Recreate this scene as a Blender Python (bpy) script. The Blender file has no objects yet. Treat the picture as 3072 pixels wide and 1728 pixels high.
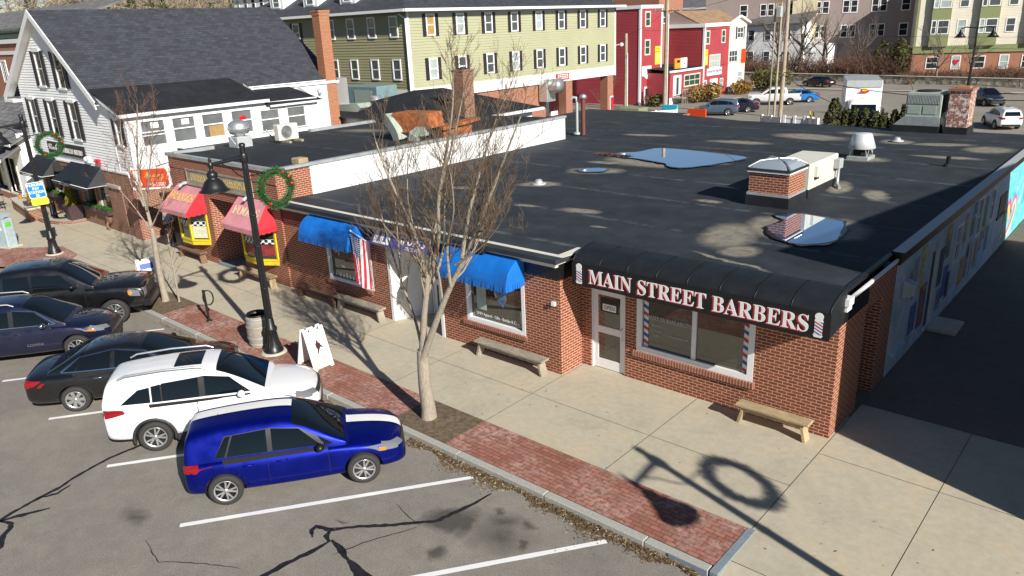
import bpy, bmesh, math, random
from mathutils import Vector, Matrix, Euler
from mathutils.bvhtree import BVHTree
R = math.radians
scene = bpy.context.scene
C = scene.collection
rng = random.Random(7)

# ------------------------------------------------------------------ camera
cd = bpy.data.cameras.new("camera"); cam = bpy.data.objects.new("camera", cd); C.objects.link(cam)
cd.sensor_width = 36.0; cd.lens = 2268.07 / 3072 * 36.0; cd.clip_end = 3000; cd.clip_start = 0.1
CAMP = Vector((4.45, -14.6, 8.42))
def cam_axes(yaw, pit, rol):
    f = Vector((-math.sin(yaw)*math.cos(pit), math.cos(yaw)*math.cos(pit), -math.sin(pit)))
    r = Vector((math.cos(yaw), math.sin(yaw), 0)); u = r.cross(f)
    c, s = math.cos(rol), math.sin(rol)
    return c*r + s*u, -s*r + c*u, f
_r, _u, _f = cam_axes(R(42.0395), R(19.0843), R(-2.5015))
cam.matrix_world = Matrix(((_r.x, _u.x, -_f.x, CAMP.x), (_r.y, _u.y, -_f.y, CAMP.y), (_r.z, _u.z, -_f.z, CAMP.z), (0, 0, 0, 1)))
scene.camera = cam

# ------------------------------------------------------------------ light
SUN_EL = R(29.5)
SUN_DIR = Vector((0.959*math.cos(SUN_EL), -0.283*math.cos(SUN_EL), math.sin(SUN_EL)))
w = bpy.data.worlds.new("World"); scene.world = w; w.use_nodes = True
nt = w.node_tree; bg = nt.nodes["Background"]
sky = nt.nodes.new("ShaderNodeTexSky"); sky.sky_type = 'NISHITA'; sky.sun_disc = False
sky.sun_elevation = SUN_EL
sky.sun_rotation = math.atan2(SUN_DIR.x, SUN_DIR.y)
sky.air_density = 1.0; sky.dust_density = 0.0; sky.ozone_density = 3.0
nt.links.new(sky.outputs[0], bg.inputs[0]); bg.inputs[1].default_value = 0.05
sl = bpy.data.lights.new("sun", 'SUN'); sl.energy = 5.0; sl.angle = R(0.55); sl.color = (1.0, 0.95, 0.87)
so = bpy.data.objects.new("sun", sl); C.objects.link(so)
so.rotation_euler = SUN_DIR.to_track_quat('Z', 'Y').to_euler(); so.location = (20, -20, 40)
scene.view_settings.view_transform = 'Standard'; scene.view_settings.look = 'None'
scene.view_settings.gamma = 1.0; scene.view_settings.use_curve_mapping = False
scene.view_settings.exposure = 0.5
scene.cycles.max_bounces = 6

# ------------------------------------------------------------------ object helpers
ROOT = {}
def tag(o, label=None, cat=None, group=None, kind=None):
    if label: o['label'] = label
    if cat: o['category'] = cat
    if group: o['group'] = group
    if kind: o['kind'] = kind
    return o
def thing(name, label, cat, loc=(0, 0, 0), rotz=0.0, group=None):
    o = bpy.data.objects.new(name, None); C.objects.link(o); o.empty_display_size = 0.2
    o.location = loc; o.rotation_euler = (0, 0, rotz); tag(o, label, cat, group)
    ROOT[o] = Vector(loc)
    return o
def children(o): return [c for c in o.children]
def copy_tree(o, parent=None):
    c = o.copy(); C.objects.link(c)
    if parent is not None: c.parent = parent; c.matrix_parent_inverse = o.matrix_parent_inverse.copy()
    for ch in list(o.children): copy_tree(ch, c)
    return c
def dup(o, loc, rotz=None, label=None, scale=None):
    c = copy_tree(o); c.location = loc
    if rotz is not None: c.rotation_euler = (0, 0, rotz)
    if label: c['label'] = label
    if scale: c.scale = (scale,)*3 if not isinstance(scale, tuple) else scale
    return c

class MB:
    def __init__(s): s.v = []; s.f = []; s.m = []; s.s = []
    def add(s, vs, fs, mi=0, smooth=False):
        n = len(s.v); s.v += [tuple(v) for v in vs]
        for f in fs: s.f.append([i+n for i in f]); s.m.append(mi); s.s.append(smooth)
    def quad(s, a, b, c, d, mi=0, smooth=False): s.add([a, b, c, d], [(0, 1, 2, 3)], mi, smooth)
    def poly(s, pts, mi=0): s.add(pts, [tuple(range(len(pts)))], mi)
    def box(s, x0, x1, y0, y1, z0, z1, mi=0, M=None):
        if x0 > x1: x0, x1 = x1, x0
        if y0 > y1: y0, y1 = y1, y0
        if z0 > z1: z0, z1 = z1, z0
        vs = [(x0,y0,z0),(x1,y0,z0),(x1,y1,z0),(x0,y1,z0),(x0,y0,z1),(x1,y0,z1),(x1,y1,z1),(x0,y1,z1)]
        if M is not None: vs = [M @ Vector(v) for v in vs]
        s.add(vs, [(0,3,2,1),(4,5,6,7),(0,1,5,4),(1,2,6,5),(2,3,7,6),(3,0,4,7)], mi)
    def bbox(s, x0, x1, y0, y1, z0, z1, b=0.02, mi=0, M=None):      # box with chamfered vertical and top edges
        pts = [(x0+b,y0),(x1-b,y0),(x1,y0+b),(x1,y1-b),(x1-b,y1),(x0+b,y1),(x0,y1-b),(x0,y0+b)]
        inn = [(min(max(x,x0+b),x1-b), min(max(y,y0+b),y1-b)) for x, y in pts]
        vs = [(x,y,z0) for x,y in pts]+[(x,y,z1-b) for x,y in pts]+[(x,y,z1) for x,y in inn]
        if M is not None: vs = [M @ Vector(v) for v in vs]
        n = 8; fs = []
        for k in (0, 1):
            for i in range(n): fs.append((k*n+i, k*n+(i+1)%n, (k+1)*n+(i+1)%n, (k+1)*n+i))
        fs.append(tuple(range(2*n, 3*n))); fs.append(tuple(reversed(range(n))))
        s.add(vs, fs, mi)
    def prism(s, poly, off, mi=0):               # polygon (3D points) swept by off
        n = len(poly); off = Vector(off); a = [Vector(p) for p in poly]; b = [p+off for p in a]
        fs = [tuple(reversed(range(n))), tuple(range(n, 2*n))] + [(i, (i+1) % n, n+(i+1) % n, n+i) for i in range(n)]
        s.add(a+b, fs, mi)
    def tube(s, pts, rad, n=6, mi=0, smooth=True, cap=True):
        pts = [Vector(p) for p in pts]; k = len(pts)
        if not hasattr(rad, '__len__'): rad = [rad]*k
        vs = []; prev = None
        for i, p in enumerate(pts):
            d = (pts[min(i+1, k-1)] - pts[max(i-1, 0)])
            d = d.normalized() if d.length > 1e-9 else Vector((0, 0, 1))
            if prev is None:
                a = d.orthogonal().normalized()
            else:
                a = prev - d*prev.dot(d)
                a = a.normalized() if a.length > 1e-6 else d.orthogonal().normalized()
            prev = a; b = d.cross(a)
            for j in range(n):
                t = 2*math.pi*j/n; vs.append(p + (a*math.cos(t) + b*math.sin(t))*rad[i])
        fs = [(i*n+j, i*n+(j+1) % n, (i+1)*n+(j+1) % n, (i+1)*n+j) for i in range(k-1) for j in range(n)]
        s.add(vs, fs, mi, smooth)
        if cap:
            s.add(vs[:n], [tuple(reversed(range(n)))], mi); s.add(vs[-n:], [tuple(range(n))], mi)
    def lathe(s, prof, c=(0, 0, 0), n=16, mi=0, smooth=True, M=None, cap=True):
        vs = []
        for r, z in prof:
            for j in range(n):
                t = 2*math.pi*j/n; p = Vector((r*math.cos(t), r*math.sin(t), z))
                if M is not None: p = M @ p
                vs.append(p + Vector(c))
        k = len(prof)
        fs = [(i*n+j, i*n+(j+1) % n, (i+1)*n+(j+1) % n, (i+1)*n+j) for i in range(k-1) for j in range(n)]
        s.add(vs, fs, mi, smooth)
        if prof[0] == prof[-1]: cap = False
        if cap and prof[0][0] > 1e-6: s.add(vs[:n], [tuple(reversed(range(n)))], mi)
        if cap and prof[-1][0] > 1e-6: s.add(vs[-n:], [tuple(range(n))], mi)
    def ball(s, c, r, n=10, mi=0, sc=(1, 1, 1)):
        k = max(4, n//2); prof = [(r*math.sin(math.pi*i/k), -r*math.cos(math.pi*i/k)) for i in range(k+1)]
        s.lathe([(max(a, 1e-7), b) for a, b in prof], c, n, mi, True, Matrix.Diagonal((*sc,)))
    def build(s, name, mats, parent=None, label=None, cat=None, group=None, kind=None, local=False):
        me = bpy.data.meshes.new(name)
        vs = s.v
        if parent is not None and not local:
            p = parent
            while p.parent is not None: p = p.parent
            off = ROOT.get(p, Vector((0, 0, 0)))
            vs = [(v[0]-off.x, v[1]-off.y, v[2]-off.z) for v in vs]
        me.from_pydata(vs, [], s.f)
        if not isinstance(mats, (list, tuple)): mats = [mats]
        for m in mats: me.materials.append(m)
        me.polygons.foreach_set('material_index', s.m); me.polygons.foreach_set('use_smooth', s.s)
        me.validate(); me.update()
        o = bpy.data.objects.new(name, me); C.objects.link(o)
        if parent is not None: o.parent = parent
        return tag(o, label, cat, group, kind)

def wallpanel(mb, axis, const, u0, u1, v0, v1, holes=(), depth=0.15, sgn=-1, mi=0, mr=None):
    """flat wall on plane axis=const facing sgn along that axis with holes (u0,u1,v0,v1) and reveals of depth"""
    mr = mi if mr is None else mr
    us = sorted({u0, u1, *[h[0] for h in holes], *[h[1] for h in holes]}); vs = sorted({v0, v1, *[h[2] for h in holes], *[h[3] for h in holes]})
    us = [u for u in us if u0-1e-6 <= u <= u1+1e-6]; vs = [v for v in vs if v0-1e-6 <= v <= v1+1e-6]
    P = (lambda u, v, d=0: (u, const-sgn*d, v)) if axis == 'y' else (lambda u, v, d=0: (const-sgn*d, u, v))
    flip = (axis == 'y') == (sgn > 0)
    def q(a, b, c, d, m):
        mb.quad(*((d, c, b, a) if flip else (a, b, c, d)), m)
    for i in range(len(us)-1):
        for j in range(len(vs)-1):
            cu, cv = (us[i]+us[i+1])/2, (vs[j]+vs[j+1])/2
            if any(h[0] < cu < h[1] and h[2] < cv < h[3] for h in holes): continue
            q(P(us[i], vs[j]), P(us[i+1], vs[j]), P(us[i+1], vs[j+1]), P(us[i], vs[j+1]), mi)
    for a, b, c, d in holes:
        if depth <= 0: continue
        q(P(a, c), P(a, d), P(a, d, depth), P(a, c, depth), mr); q(P(b, d), P(b, c), P(b, c, depth), P(b, d, depth), mr)
        q(P(b, c), P(a, c), P(a, c, depth), P(b, c, depth), mr); q(P(a, d), P(b, d), P(b, d, depth), P(a, d, depth), mr)

def siding(mb, axis, const, u0, u1, z0, z1, sgn=-1, step=0.11, lip=0.022, mi=0, clip=None, holes=()):
    """lapped boards with a real lip; clip(z)->(ua,ub) narrows each board"""
    z = z0
    while z < z1-1e-4:
        zt = min(z+step, z1); a, b = u0, u1; a2, b2 = u0, u1
        if clip: a, b = clip(z); a2, b2 = clip(zt)
        segs = [(a, b, a2, b2)]
        for h in holes:
            if h[2] < (z+zt)/2 < h[3]:
                ns = []
                for (p, q_, p2, q2) in segs:
                    if h[1] <= p or h[0] >= q_: ns.append((p, q_, p2, q2)); continue
                    if h[0] > p: ns.append((p, h[0], p2, h[0]))
                    if h[1] < q_: ns.append((h[1], q_, h[1], q2))
                segs = ns
        for (p, q_, p2, q2) in segs:
            if q_-p < 0.01: continue
            o = const + sgn*lip
            if axis == 'y': A = [(p, o, z), (q_, o, z), (q2, const, zt), (p2, const, zt), (p, const, z), (q_, const, z)]
            else: A = [(o, p, z), (o, q_, z), (const, q2, zt), (const, p2, zt), (const, p, z), (const, q_, z)]
            if (axis == 'y') == (sgn < 0): mb.add(A, [(0, 1, 2, 3), (4, 5, 1, 0)], mi)
            else: mb.add(A, [(3, 2, 1, 0), (0, 1, 5, 4)], mi)
        z = zt

# ------------------------------------------------------------------ material helpers
def new_mat(name):
    m = bpy.data.materials.new(name); m.use_nodes = True
    return m, m.node_tree, m.node_tree.nodes["Principled BSDF"]
def N(t, kind, **kw):
    n = t.nodes.new("ShaderNode"+kind)
    for k, v in kw.items(): setattr(n, k, v)
    return n
def L(t, a, b): t.links.new(a, b)
def ramp(t, fac, stops):
    r = N(t, "ValToRGB"); el = r.color_ramp.elements
    el[0].position, el[0].color = stops[0][0], (*stops[0][1], 1) if len(stops[0][1]) == 3 else stops[0][1]
    el[1].position, el[1].color = stops[-1][0], (*stops[-1][1], 1)
    for p, c in stops[1:-1]: e = el.new(p); e.color = (*c, 1)
    L(t, fac, r.inputs[0]); return r.outputs[0]
def noise(t, vec, scale, detail=4, rough=.55, dist=0.0):
    n = N(t, "TexNoise"); n.inputs['Scale'].default_value = scale; n.inputs['Detail'].default_value = detail
    n.inputs['Roughness'].default_value = rough; n.inputs['Distortion'].default_value = dist
    if vec is not None: L(t, vec, n.inputs['Vector'])
    return n
def mixc(t, fac, a, b, mode='MIX'):
    m = N(t, "Mix", data_type='RGBA', blend_type=mode)
    for s, v in ((m.inputs[0], fac), (m.inputs[6], a), (m.inputs[7], b)):
        if hasattr(v, 'links') or hasattr(v, 'is_linked'): L(t, v, s)
        elif isinstance(v, (int, float)): s.default_value = v
        else: s.default_value = (*v, 1) if len(v) == 3 else v
    return m.outputs[2]
def mth(t, op, a, b=None, c=None):
    m = N(t, "Math", operation=op)
    for i, v in enumerate((a, b, c)):
        if v is None: continue
        if isinstance(v, (int, float)): m.inputs[i].default_value = v
        else: L(t, v, m.inputs[i])
    return m.outputs[0]
def wpos(t): return N(t, "NewGeometry").outputs['Position']
def opos(t): return N(t, "TexCoord").outputs['Object']
def bump(t, b, h, strength=.3, dist=.02):
    n = N(t, "Bump"); n.inputs['Strength'].default_value = strength; n.inputs['Distance'].default_value = dist
    L(t, h, n.inputs['Height']); L(t, n.outputs[0], b.inputs['Normal'])
def mat(name, col, rough=.6, metal=0.0, var=.12, vscale=6.0, spec=.5, coat=0.0, obj=True, bmp=0.0, bscale=60):
    m, t, b = new_mat(name)
    b.inputs['Roughness'].default_value = rough; b.inputs['Metallic'].default_value = metal
    b.inputs['Specular IOR Level'].default_value = spec; b.inputs['Coat Weight'].default_value = coat
    b.inputs['Coat Roughness'].default_value = .03
    p = opos(t) if obj else wpos(t)
    if var > 0:
        n = noise(t, p, vscale, 5)
        c0 = tuple(max(0, c*(1-var)) for c in col); c1 = tuple(min(1, c*(1+var)) for c in col)
        L(t, ramp(t, n.outputs['Fac'], [(.3, c0), (.7, c1)]), b.inputs['Base Color'])
    else: b.inputs['Base Color'].default_value = (*col, 1)
    if bmp > 0: bump(t, b, noise(t, p, bscale, 3).outputs['Fac'], bmp, .01)
    return m
def wall_uv(t):
    g = N(t, "NewGeometry"); sp = N(t, "SeparateXYZ"); L(t, g.outputs['Position'], sp.inputs[0])
    sn = N(t, "SeparateXYZ"); L(t, g.outputs['True Normal'], sn.inputs[0])
    fx = mth(t, 'GREATER_THAN', mth(t, 'ABSOLUTE', sn.outputs[0]), .6)
    fz = mth(t, 'GREATER_THAN', mth(t, 'ABSOLUTE', sn.outputs[2]), .7)
    u = mth(t, 'ADD', mth(t, 'MULTIPLY', sp.outputs[0], mth(t, 'SUBTRACT', 1.0, fx)), mth(t, 'MULTIPLY', sp.outputs[1], fx))
    v = mth(t, 'ADD', mth(t, 'MULTIPLY', sp.outputs[2], mth(t, 'SUBTRACT', 1.0, fz)), mth(t, 'MULTIPLY', sp.outputs[1], fz))
    c = N(t, "CombineXYZ"); L(t, u, c.inputs[0]); L(t, v, c.inputs[1]); return c.outputs[0], g.outputs['Position']
def brick_mat(name, c1, c2, mortar, bw=.21, bh=.073, ms=.0075, dirt=.25, rough=.85, painted=None):
    m, t, b = new_mat(name); uv, pos = wall_uv(t)
    br = N(t, "TexBrick"); L(t, uv, br.inputs['Vector']); br.inputs['Scale'].default_value = 1
    br.inputs['Color1'].default_value = (*c1, 1); br.inputs['Color2'].default_value = (*c2, 1); br.inputs['Mortar'].default_value = (*mortar, 1)
    br.inputs['Mortar Size'].default_value = ms; br.inputs['Mortar Smooth'].default_value = .15
    br.inputs['Brick Width'].default_value = bw; br.inputs['Row Height'].default_value = bh; br.inputs['Bias'].default_value = -.1
    n = noise(t, pos, 1.3, 6); n2 = noise(t, pos, 9, 4)
    col = mixc(t, mth(t, 'MULTIPLY', n.outputs['Fac'], dirt), br.outputs['Color'], tuple(.35*x for x in c1))
    col = mixc(t, .25, col, ramp(t, n2.outputs['Fac'], [(.3, (.35, .35, .35)), (.7, (.75, .72, .7))]), 'OVERLAY')
    if painted:
        f = ramp(t, noise(t, pos, painted[1], 6, .65).outputs['Fac'], [(painted[2], (0, 0, 0)), (painted[2]+.06, (1, 1, 1))])
        col = mixc(t, f, col, painted[0])
    L(t, col, b.inputs['Base Color']); b.inputs['Roughness'].default_value = rough
    h = mth(t, 'ADD', mth(t, 'MULTIPLY', br.outputs['Fac'], -1.0), mth(t, 'MULTIPLY', n2.outputs['Fac'], .4))
    bump(t, b, h, .5, .008); return m
def blobs(t, pos, lst, dist=.35, nscale=1.6):
    """max of soft ellipses (cx,cy,rx,ry,rot,soft) with wobbling edges; returns a value socket"""
    nz = noise(t, pos, nscale, 5, .6); dv = N(t, "VectorMath", operation='SUBTRACT'); L(t, nz.outputs['Color'], dv.inputs[0]); dv.inputs[1].default_value = (.5, .5, .5)
    sc = N(t, "VectorMath", operation='SCALE'); L(t, dv.outputs[0], sc.inputs[0]); sc.inputs['Scale'].default_value = dist
    ad = N(t, "VectorMath", operation='ADD'); L(t, pos, ad.inputs[0]); L(t, sc.outputs[0], ad.inputs[1])
    out = None
    for cx, cy, rx, ry, rot, soft in lst:
        mp = N(t, "Mapping", vector_type='TEXTURE'); L(t, ad.outputs[0], mp.inputs[0])
        mp.inputs['Location'].default_value = (cx, cy, 0); mp.inputs['Rotation'].default_value = (0, 0, rot); mp.inputs['Scale'].default_value = (rx, ry, 1000)
        ln = N(t, "VectorMath", operation='LENGTH'); L(t, mp.outputs[0], ln.inputs[0])
        mr = N(t, "MapRange"); L(t, ln.outputs['Value'], mr.inputs[0]); mr.inputs[1].default_value = 1-soft; mr.inputs[2].default_value = 1+soft
        mr.inputs[3].default_value = 1; mr.inputs[4].default_value = 0
        out = mr.outputs[0] if out is None else mth(t, 'MAXIMUM', out, mr.outputs[0])
    return out

def text_mesh(name, body, size, M, mats, parent=None, depth=.004, align='CENTER', xs=1.0, **kw):
    c = bpy.data.curves.new(name, 'FONT'); c.body = body; c.size = size; c.align_x = align; c.align_y = 'CENTER'
    c.extrude = depth; c.resolution_u = 3
    o = bpy.data.objects.new(name+'_tmp', c); C.objects.link(o)
    dg = bpy.context.evaluated_depsgraph_get(); me = bpy.data.meshes.new_from_object(o.evaluated_get(dg))
    bpy.data.objects.remove(o); bpy.data.curves.remove(c)
    me.name = name; me.transform(M @ Matrix.Diagonal((xs, 1, 1, 1)))
    if parent is not None:
        p = parent
        while p.parent is not None: p = p.parent
        me.transform(Matrix.Translation(-ROOT.get(p, Vector((0, 0, 0)))))
    me.materials.clear(); me.materials.append(mats)
    for p in me.polygons: p.material_index = 0
    o = bpy.data.objects.new(name, me); C.objects.link(o)
    if parent is not None: o.parent = parent
    return tag(o, **kw)
def bold(s):
    out = ''
    for ch in s:
        if 'A' <= ch <= 'Z': out += chr(0x1D400+ord(ch)-65)
        elif 'a' <= ch <= 'z': out += chr(0x1D41A+ord(ch)-97)
        elif '0' <= ch <= '9': out += chr(0x1D7CE+ord(ch)-48)
        else: out += ch
    return out
def script(s):
    return ''.join(chr(0x1D4D0+ord(c)-65) if 'A' <= c <= 'Z' else chr(0x1D4EA+ord(c)-97) if 'a' <= c <= 'z' else c for c in s)
def sans(s):
    return ''.join(chr(0x1D5D4+ord(c)-65) if 'A' <= c <= 'Z' else chr(0x1D5EE+ord(c)-97) if 'a' <= c <= 'z' else c for c in s)
def face_y(x, y, z, tilt=0.0, roll=0.0):      # text frame on a wall facing -Y; tilt>0 leans the top back
    return Matrix.Translation((x, y, z)) @ Matrix.Rotation(math.pi/2 - tilt, 4, 'X') @ Matrix.Rotation(roll, 4, 'Z')
def face_x(x, y, z, roll=0.0):                # text frame on a wall facing +X
    return Matrix.Translation((x, y, z)) @ Matrix.Rotation(math.pi/2, 4, 'Z') @ Matrix.Rotation(math.pi/2, 4, 'X') @ Matrix.Rotation(roll, 4, 'Z')
def face_dir(x, y, z, az):                    # text frame on a vertical plane whose normal points to azimuth az
    return Matrix.Translation((x, y, z)) @ Matrix.Rotation(az+math.pi/2, 4, 'Z') @ Matrix.Rotation(math.pi/2, 4, 'X')
# ------------------------------------------------------------------ materials
M = {}
M['brick'] = brick_mat('brick_red', (.185, .046, .024), (.27, .074, .036), (.64, .38, .25), ms=.0095)
M['brick_worn'] = brick_mat('brick_worn', (.22, .06, .035), (.30, .10, .06), (.58, .42, .34), painted=((.55, .40, .34), 2.2, .62))
M['brick_brown'] = brick_mat('brick_brown', (.19, .075, .042), (.25, .10, .06), (.50, .38, .28), bw=.22)
M['brick_far'] = brick_mat('brick_far', (.30, .12, .07), (.36, .15, .09), (.45, .30, .22), bw=.3, bh=.1, dirt=.15)
M['brick_chimney'] = brick_mat('brick_chimney', (.36, .12, .05), (.42, .16, .07), (.45, .32, .22))
M['brick_flaky'] = brick_mat('brick_flaky', (.24, .09, .06), (.32, .13, .09), (.55, .42, .34), painted=((.72, .62, .55), 7.0, .52))
M['soldier'] = brick_mat('brick_soldier', (.24, .075, .042), (.30, .10, .055), (.60, .42, .32), bw=.073, bh=.5)
M['white_paint'] = mat('white_paint', (.80, .80, .78), .5, var=.05, vscale=1.5, obj=False)
M['white_trim'] = mat('white_trim', (.80, .80, .80), .4, var=.03)
M['white_siding'] = mat('white_siding', (.88, .88, .88), .55, var=.03, vscale=.8, obj=False)
M['white_wall'] = mat('white_wall', (.80, .80, .79), .6, var=.06, vscale=.7, obj=False, bmp=.15, bscale=3)
M['cream_trim'] = mat('cream_trim', (.68, .64, .54), .55, var=.08, vscale=1.2, obj=False)
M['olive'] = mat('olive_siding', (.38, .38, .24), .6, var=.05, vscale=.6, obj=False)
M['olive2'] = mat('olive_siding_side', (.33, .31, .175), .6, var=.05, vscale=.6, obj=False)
M['barn_red'] = mat('barn_red', (.36, .05, .06), .55, var=.08, vscale=.8, obj=False)
M['cream'] = mat('cream_siding', (.68, .63, .52), .55, var=.05, vscale=.8, obj=False)
M['tan_siding'] = mat('tan_siding', (.62, .53, .36), .6, var=.05, vscale=.5, obj=False)
M['grey_siding'] = mat('grey_siding', (.30, .24, .22), .65, var=.06, vscale=.5, obj=False)
M['moss'] = mat('moss_panel', (.22, .25, .11), .6, var=.05, obj=False)
M['black_metal'] = mat('black_metal', (.012, .012, .013), .38, var=.2, vscale=20, bmp=.08, bscale=120)
M['black_fabric'] = mat('black_fabric', (.012, .014, .017), .55, var=.3, vscale=3, obj=False)
M['black_panel'] = mat('black_panel', (.008, .008, .009), .45, var=.15)
M['dark'] = mat('dark_interior', (.006, .006, .006), .8, var=0)
M['shutter'] = mat('black_shutter', (.02, .015, .02), .55, var=.2)
M['steel'] = mat('galvanised_steel', (.62, .64, .64), .38, .75, var=.12, vscale=4)
M['steel_dull'] = mat('dull_steel', (.42, .45, .45), .5, .35, var=.15, vscale=3)
M['white_metal'] = mat('white_metal', (.72, .73, .74), .4, .3, var=.06, vscale=3)
M['grey_paint'] = mat('grey_paint', (.40, .42, .42), .5, var=.08)
M['greygreen'] = mat('grey_green_metal', (.36, .42, .36), .5, .1, var=.08)
M['beige_metal'] = mat('beige_metal', (.66, .64, .55), .5, var=.06, vscale=3)
M['rust'] = mat('rust', (.33, .10, .03), .8, var=.5, vscale=5, bmp=.2, bscale=30)
M['yellow'] = mat('yellow_paint', (.66, .50, .02), .5, var=.06)
M['yellow_sign'] = mat('yellow_sign', (.80, .68, .04), .45, var=.03)
M['red_sign'] = mat('red_sign', (.62, .06, .01), .4, var=.06)
M['blue_sign'] = mat('blue_sign', (.01, .22, .62), .4, var=.04)
M['violet_sign'] = mat('violet_sign', (.09, .08, .27), .5, var=.12)
M['white_sign'] = mat('white_sign', (.82, .82, .80), .4, var=.02)
M['gold'] = mat('gold_letters', (.60, .42, .12), .5, var=.15)
M['black_text'] = mat('black_text', (.01, .01, .01), .5, var=0)
M['grey_text'] = mat('grey_text', (.45, .45, .42), .5, var=0)
M['red_text'] = mat('red_text', (.50, .015, .03), .45, var=0)
M['blue_text'] = mat('blue_text', (.02, .08, .34), .45, var=0)
M['green_sticker'] = mat('green_sticker', (.10, .48, .03), .5, var=.1)
M['blue_fabric'] = mat('blue_fabric', (.004, .15, .56), .6, var=.14, vscale=2.2, obj=False, bmp=.1, bscale=25)
M['pink_fabric'] = mat('pink_fabric', (.60, .25, .28), .8, var=.13, vscale=2.5, obj=False, bmp=.12, bscale=18)
M['red_fabric'] = mat('red_fabric', (.50, .02, .035), .7, var=.12, vscale=3, obj=False)
M['cream_text'] = mat('cream_letters', (.72, .60, .36), .8, var=.1)
M['yellow_text'] = mat('yellow_letters', (.72, .52, .12), .8, var=.1)
M['concrete_light'] = mat('pale_concrete', (.50, .46, .37), .85, var=.12, vscale=5, obj=False)
M['granite'] = mat('granite', (.38, .37, .33), .75, var=.25, vscale=40, obj=False, bmp=.2, bscale=60)
M['granite_blue'] = mat('granite_blue', (.20, .24, .27), .7, var=.2, vscale=30, obj=False)
M['dirt'] = mat('dirt', (.13, .095, .06), .95, var=.45, vscale=9, obj=False, bmp=.5, bscale=40)
M['leaf_dry'] = mat('dry_leaves', (.12, .075, .038), .9, var=.5, vscale=30)
M['terracotta'] = mat('terracotta', (.45, .20, .07), .8, var=.1)
M['plum'] = mat('plum_planter', (.060, .035, .042), .5, var=.15)
M['asphalt_tar'] = mat('tar', (.016, .015, .016), .55, var=.5, vscale=14, obj=False, bmp=.3, bscale=60)
M['stone'] = None

def m_wood(name, c0, c1):
    m, t, b = new_mat(name); p = opos(t); mp = N(t, "Mapping"); L(t, p, mp.inputs[0]); mp.inputs['Scale'].default_value = (1.2, 14, 14)
    n = noise(t, mp.outputs[0], 3.5, 6, .65); n2 = noise(t, p, 2.2, 4)
    col = ramp(t, n.outputs['Fac'], [(.3, c0), (.68, c1)])
    col = mixc(t, .35, col, ramp(t, n2.outputs['Fac'], [(.3, (.25, .25, .25)), (.7, (.8, .8, .8))]), 'OVERLAY')
    L(t, col, b.inputs['Base Color']); b.inputs['Roughness'].default_value = .85; bump(t, b, n.outputs['Fac'], .4, .01); return m
M['wood_grey'] = m_wood('weathered_wood', (.16, .13, .10), (.42, .37, .29))
M['wood_tan'] = m_wood('tan_wood', (.24, .17, .09), (.50, .40, .24))
M['wood_sign'] = m_wood('sign_wood', (.20, .18, .14), (.40, .38, .32))
M['wood_pole'] = m_wood('pole_wood', (.25, .19, .12), (.48, .40, .30))
M['wood_dark'] = m_wood('dark_wood', (.12, .06, .035), (.24, .14, .08))

def m_glass(name, col, ior=1.55, rough=.015, wob=.004):
    m, t, b = new_mat(name); b.inputs['Base Color'].default_value = (*col, 1); b.inputs['Roughness'].default_value = rough
    b.inputs['IOR'].default_value = ior; b.inputs['Specular IOR Level'].default_value = .6
    if wob: bump(t, b, noise(t, wpos(t), .9, 2).outputs['Fac'], .05, wob*4)
    return m
M['glass'] = m_glass('window_glass', (.018, .022, .020), 1.7)
M['glass_shop'] = m_glass('shop_glass', (.035, .036, .028), 1.9)
M['glass_far'] = m_glass('far_glass', (.05, .07, .075), 1.8, .08)
M['glass_green'] = m_glass('greenish_glass', (.03, .07, .05), 1.7, .06)
M['glass_blind'] = mat('window_blind', (.34, .40, .38), .35, var=.15, vscale=2, obj=False)
M['glass_curtain'] = mat('window_curtain', (.42, .24, .07), .5, var=.2)
M['glass_grey'] = mat('porch_glass', (.13, .14, .14), .12, var=.3, vscale=1.2, obj=False)
M['glass_car'] = m_glass('car_glass', (.004, .006, .007), 1.5, .02, 0)
M['chrome'] = mat('chrome', (.75, .76, .78), .12, 1.0, var=0)
M['rubber'] = mat('tyre_rubber', (.030, .028, .027), .8, var=.2, vscale=30)
M['rim'] = mat('alloy_rim', (.62, .62, .62), .3, .85, var=.08, vscale=20)
M['rim_dark'] = mat('dark_rim', (.02, .02, .02), .5, var=0)
M['plastic'] = mat('black_plastic', (.025, .025, .027), .55, var=.15)
M['well'] = mat('wheel_well', (.008, .008, .008), .9, var=0)
M['lamp_clear'] = m_glass('headlamp_glass', (.16, .17, .18), 1.5, .05, 0)
M['lamp_red'] = m_glass('tail_lamp_glass', (.26, .005, .008), 1.6, .05, 0)
M['lamp_amber'] = m_glass('amber_lamp_glass', (.75, .22, .01), 1.5, .1, 0)
def m_paint(name, col, metal=0.0, rough=.25, coat=1.0):
    m, t, b = new_mat(name); b.inputs['Base Color'].default_value = (*col, 1); b.inputs['Metallic'].default_value = metal
    b.inputs['Roughness'].default_value = rough; b.inputs['Coat Weight'].default_value = coat; b.inputs['Coat Roughness'].default_value = .02
    n = noise(t, opos(t), 3.0, 4, .6)
    L(t, ramp(t, n.outputs['Fac'], [(.3, (rough*.8,)*3), (.75, (min(1, rough*1.6),)*3)]), b.inputs['Roughness'])
    return m
M['p_blue'] = m_paint('lapis_paint', (.0, .007, .23), .75, .34, .2)
M['p_white'] = m_paint('white_paint_car', (.80, .80, .80), 0, .3)
M['p_black'] = m_paint('black_paint_car', (.006, .006, .007), 0, .25)
M['p_navy'] = m_paint('navy_paint', (.006, .008, .030), .2, .28)
M['p_silver'] = m_paint('silver_paint', (.70, .71, .72), .2, .35)
M['p_slate'] = m_paint('slate_blue_paint', (.10, .15, .22), .5, .35)
M['p_bright'] = m_paint('bright_blue_paint', (.02, .22, .60), .3, .3)
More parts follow.
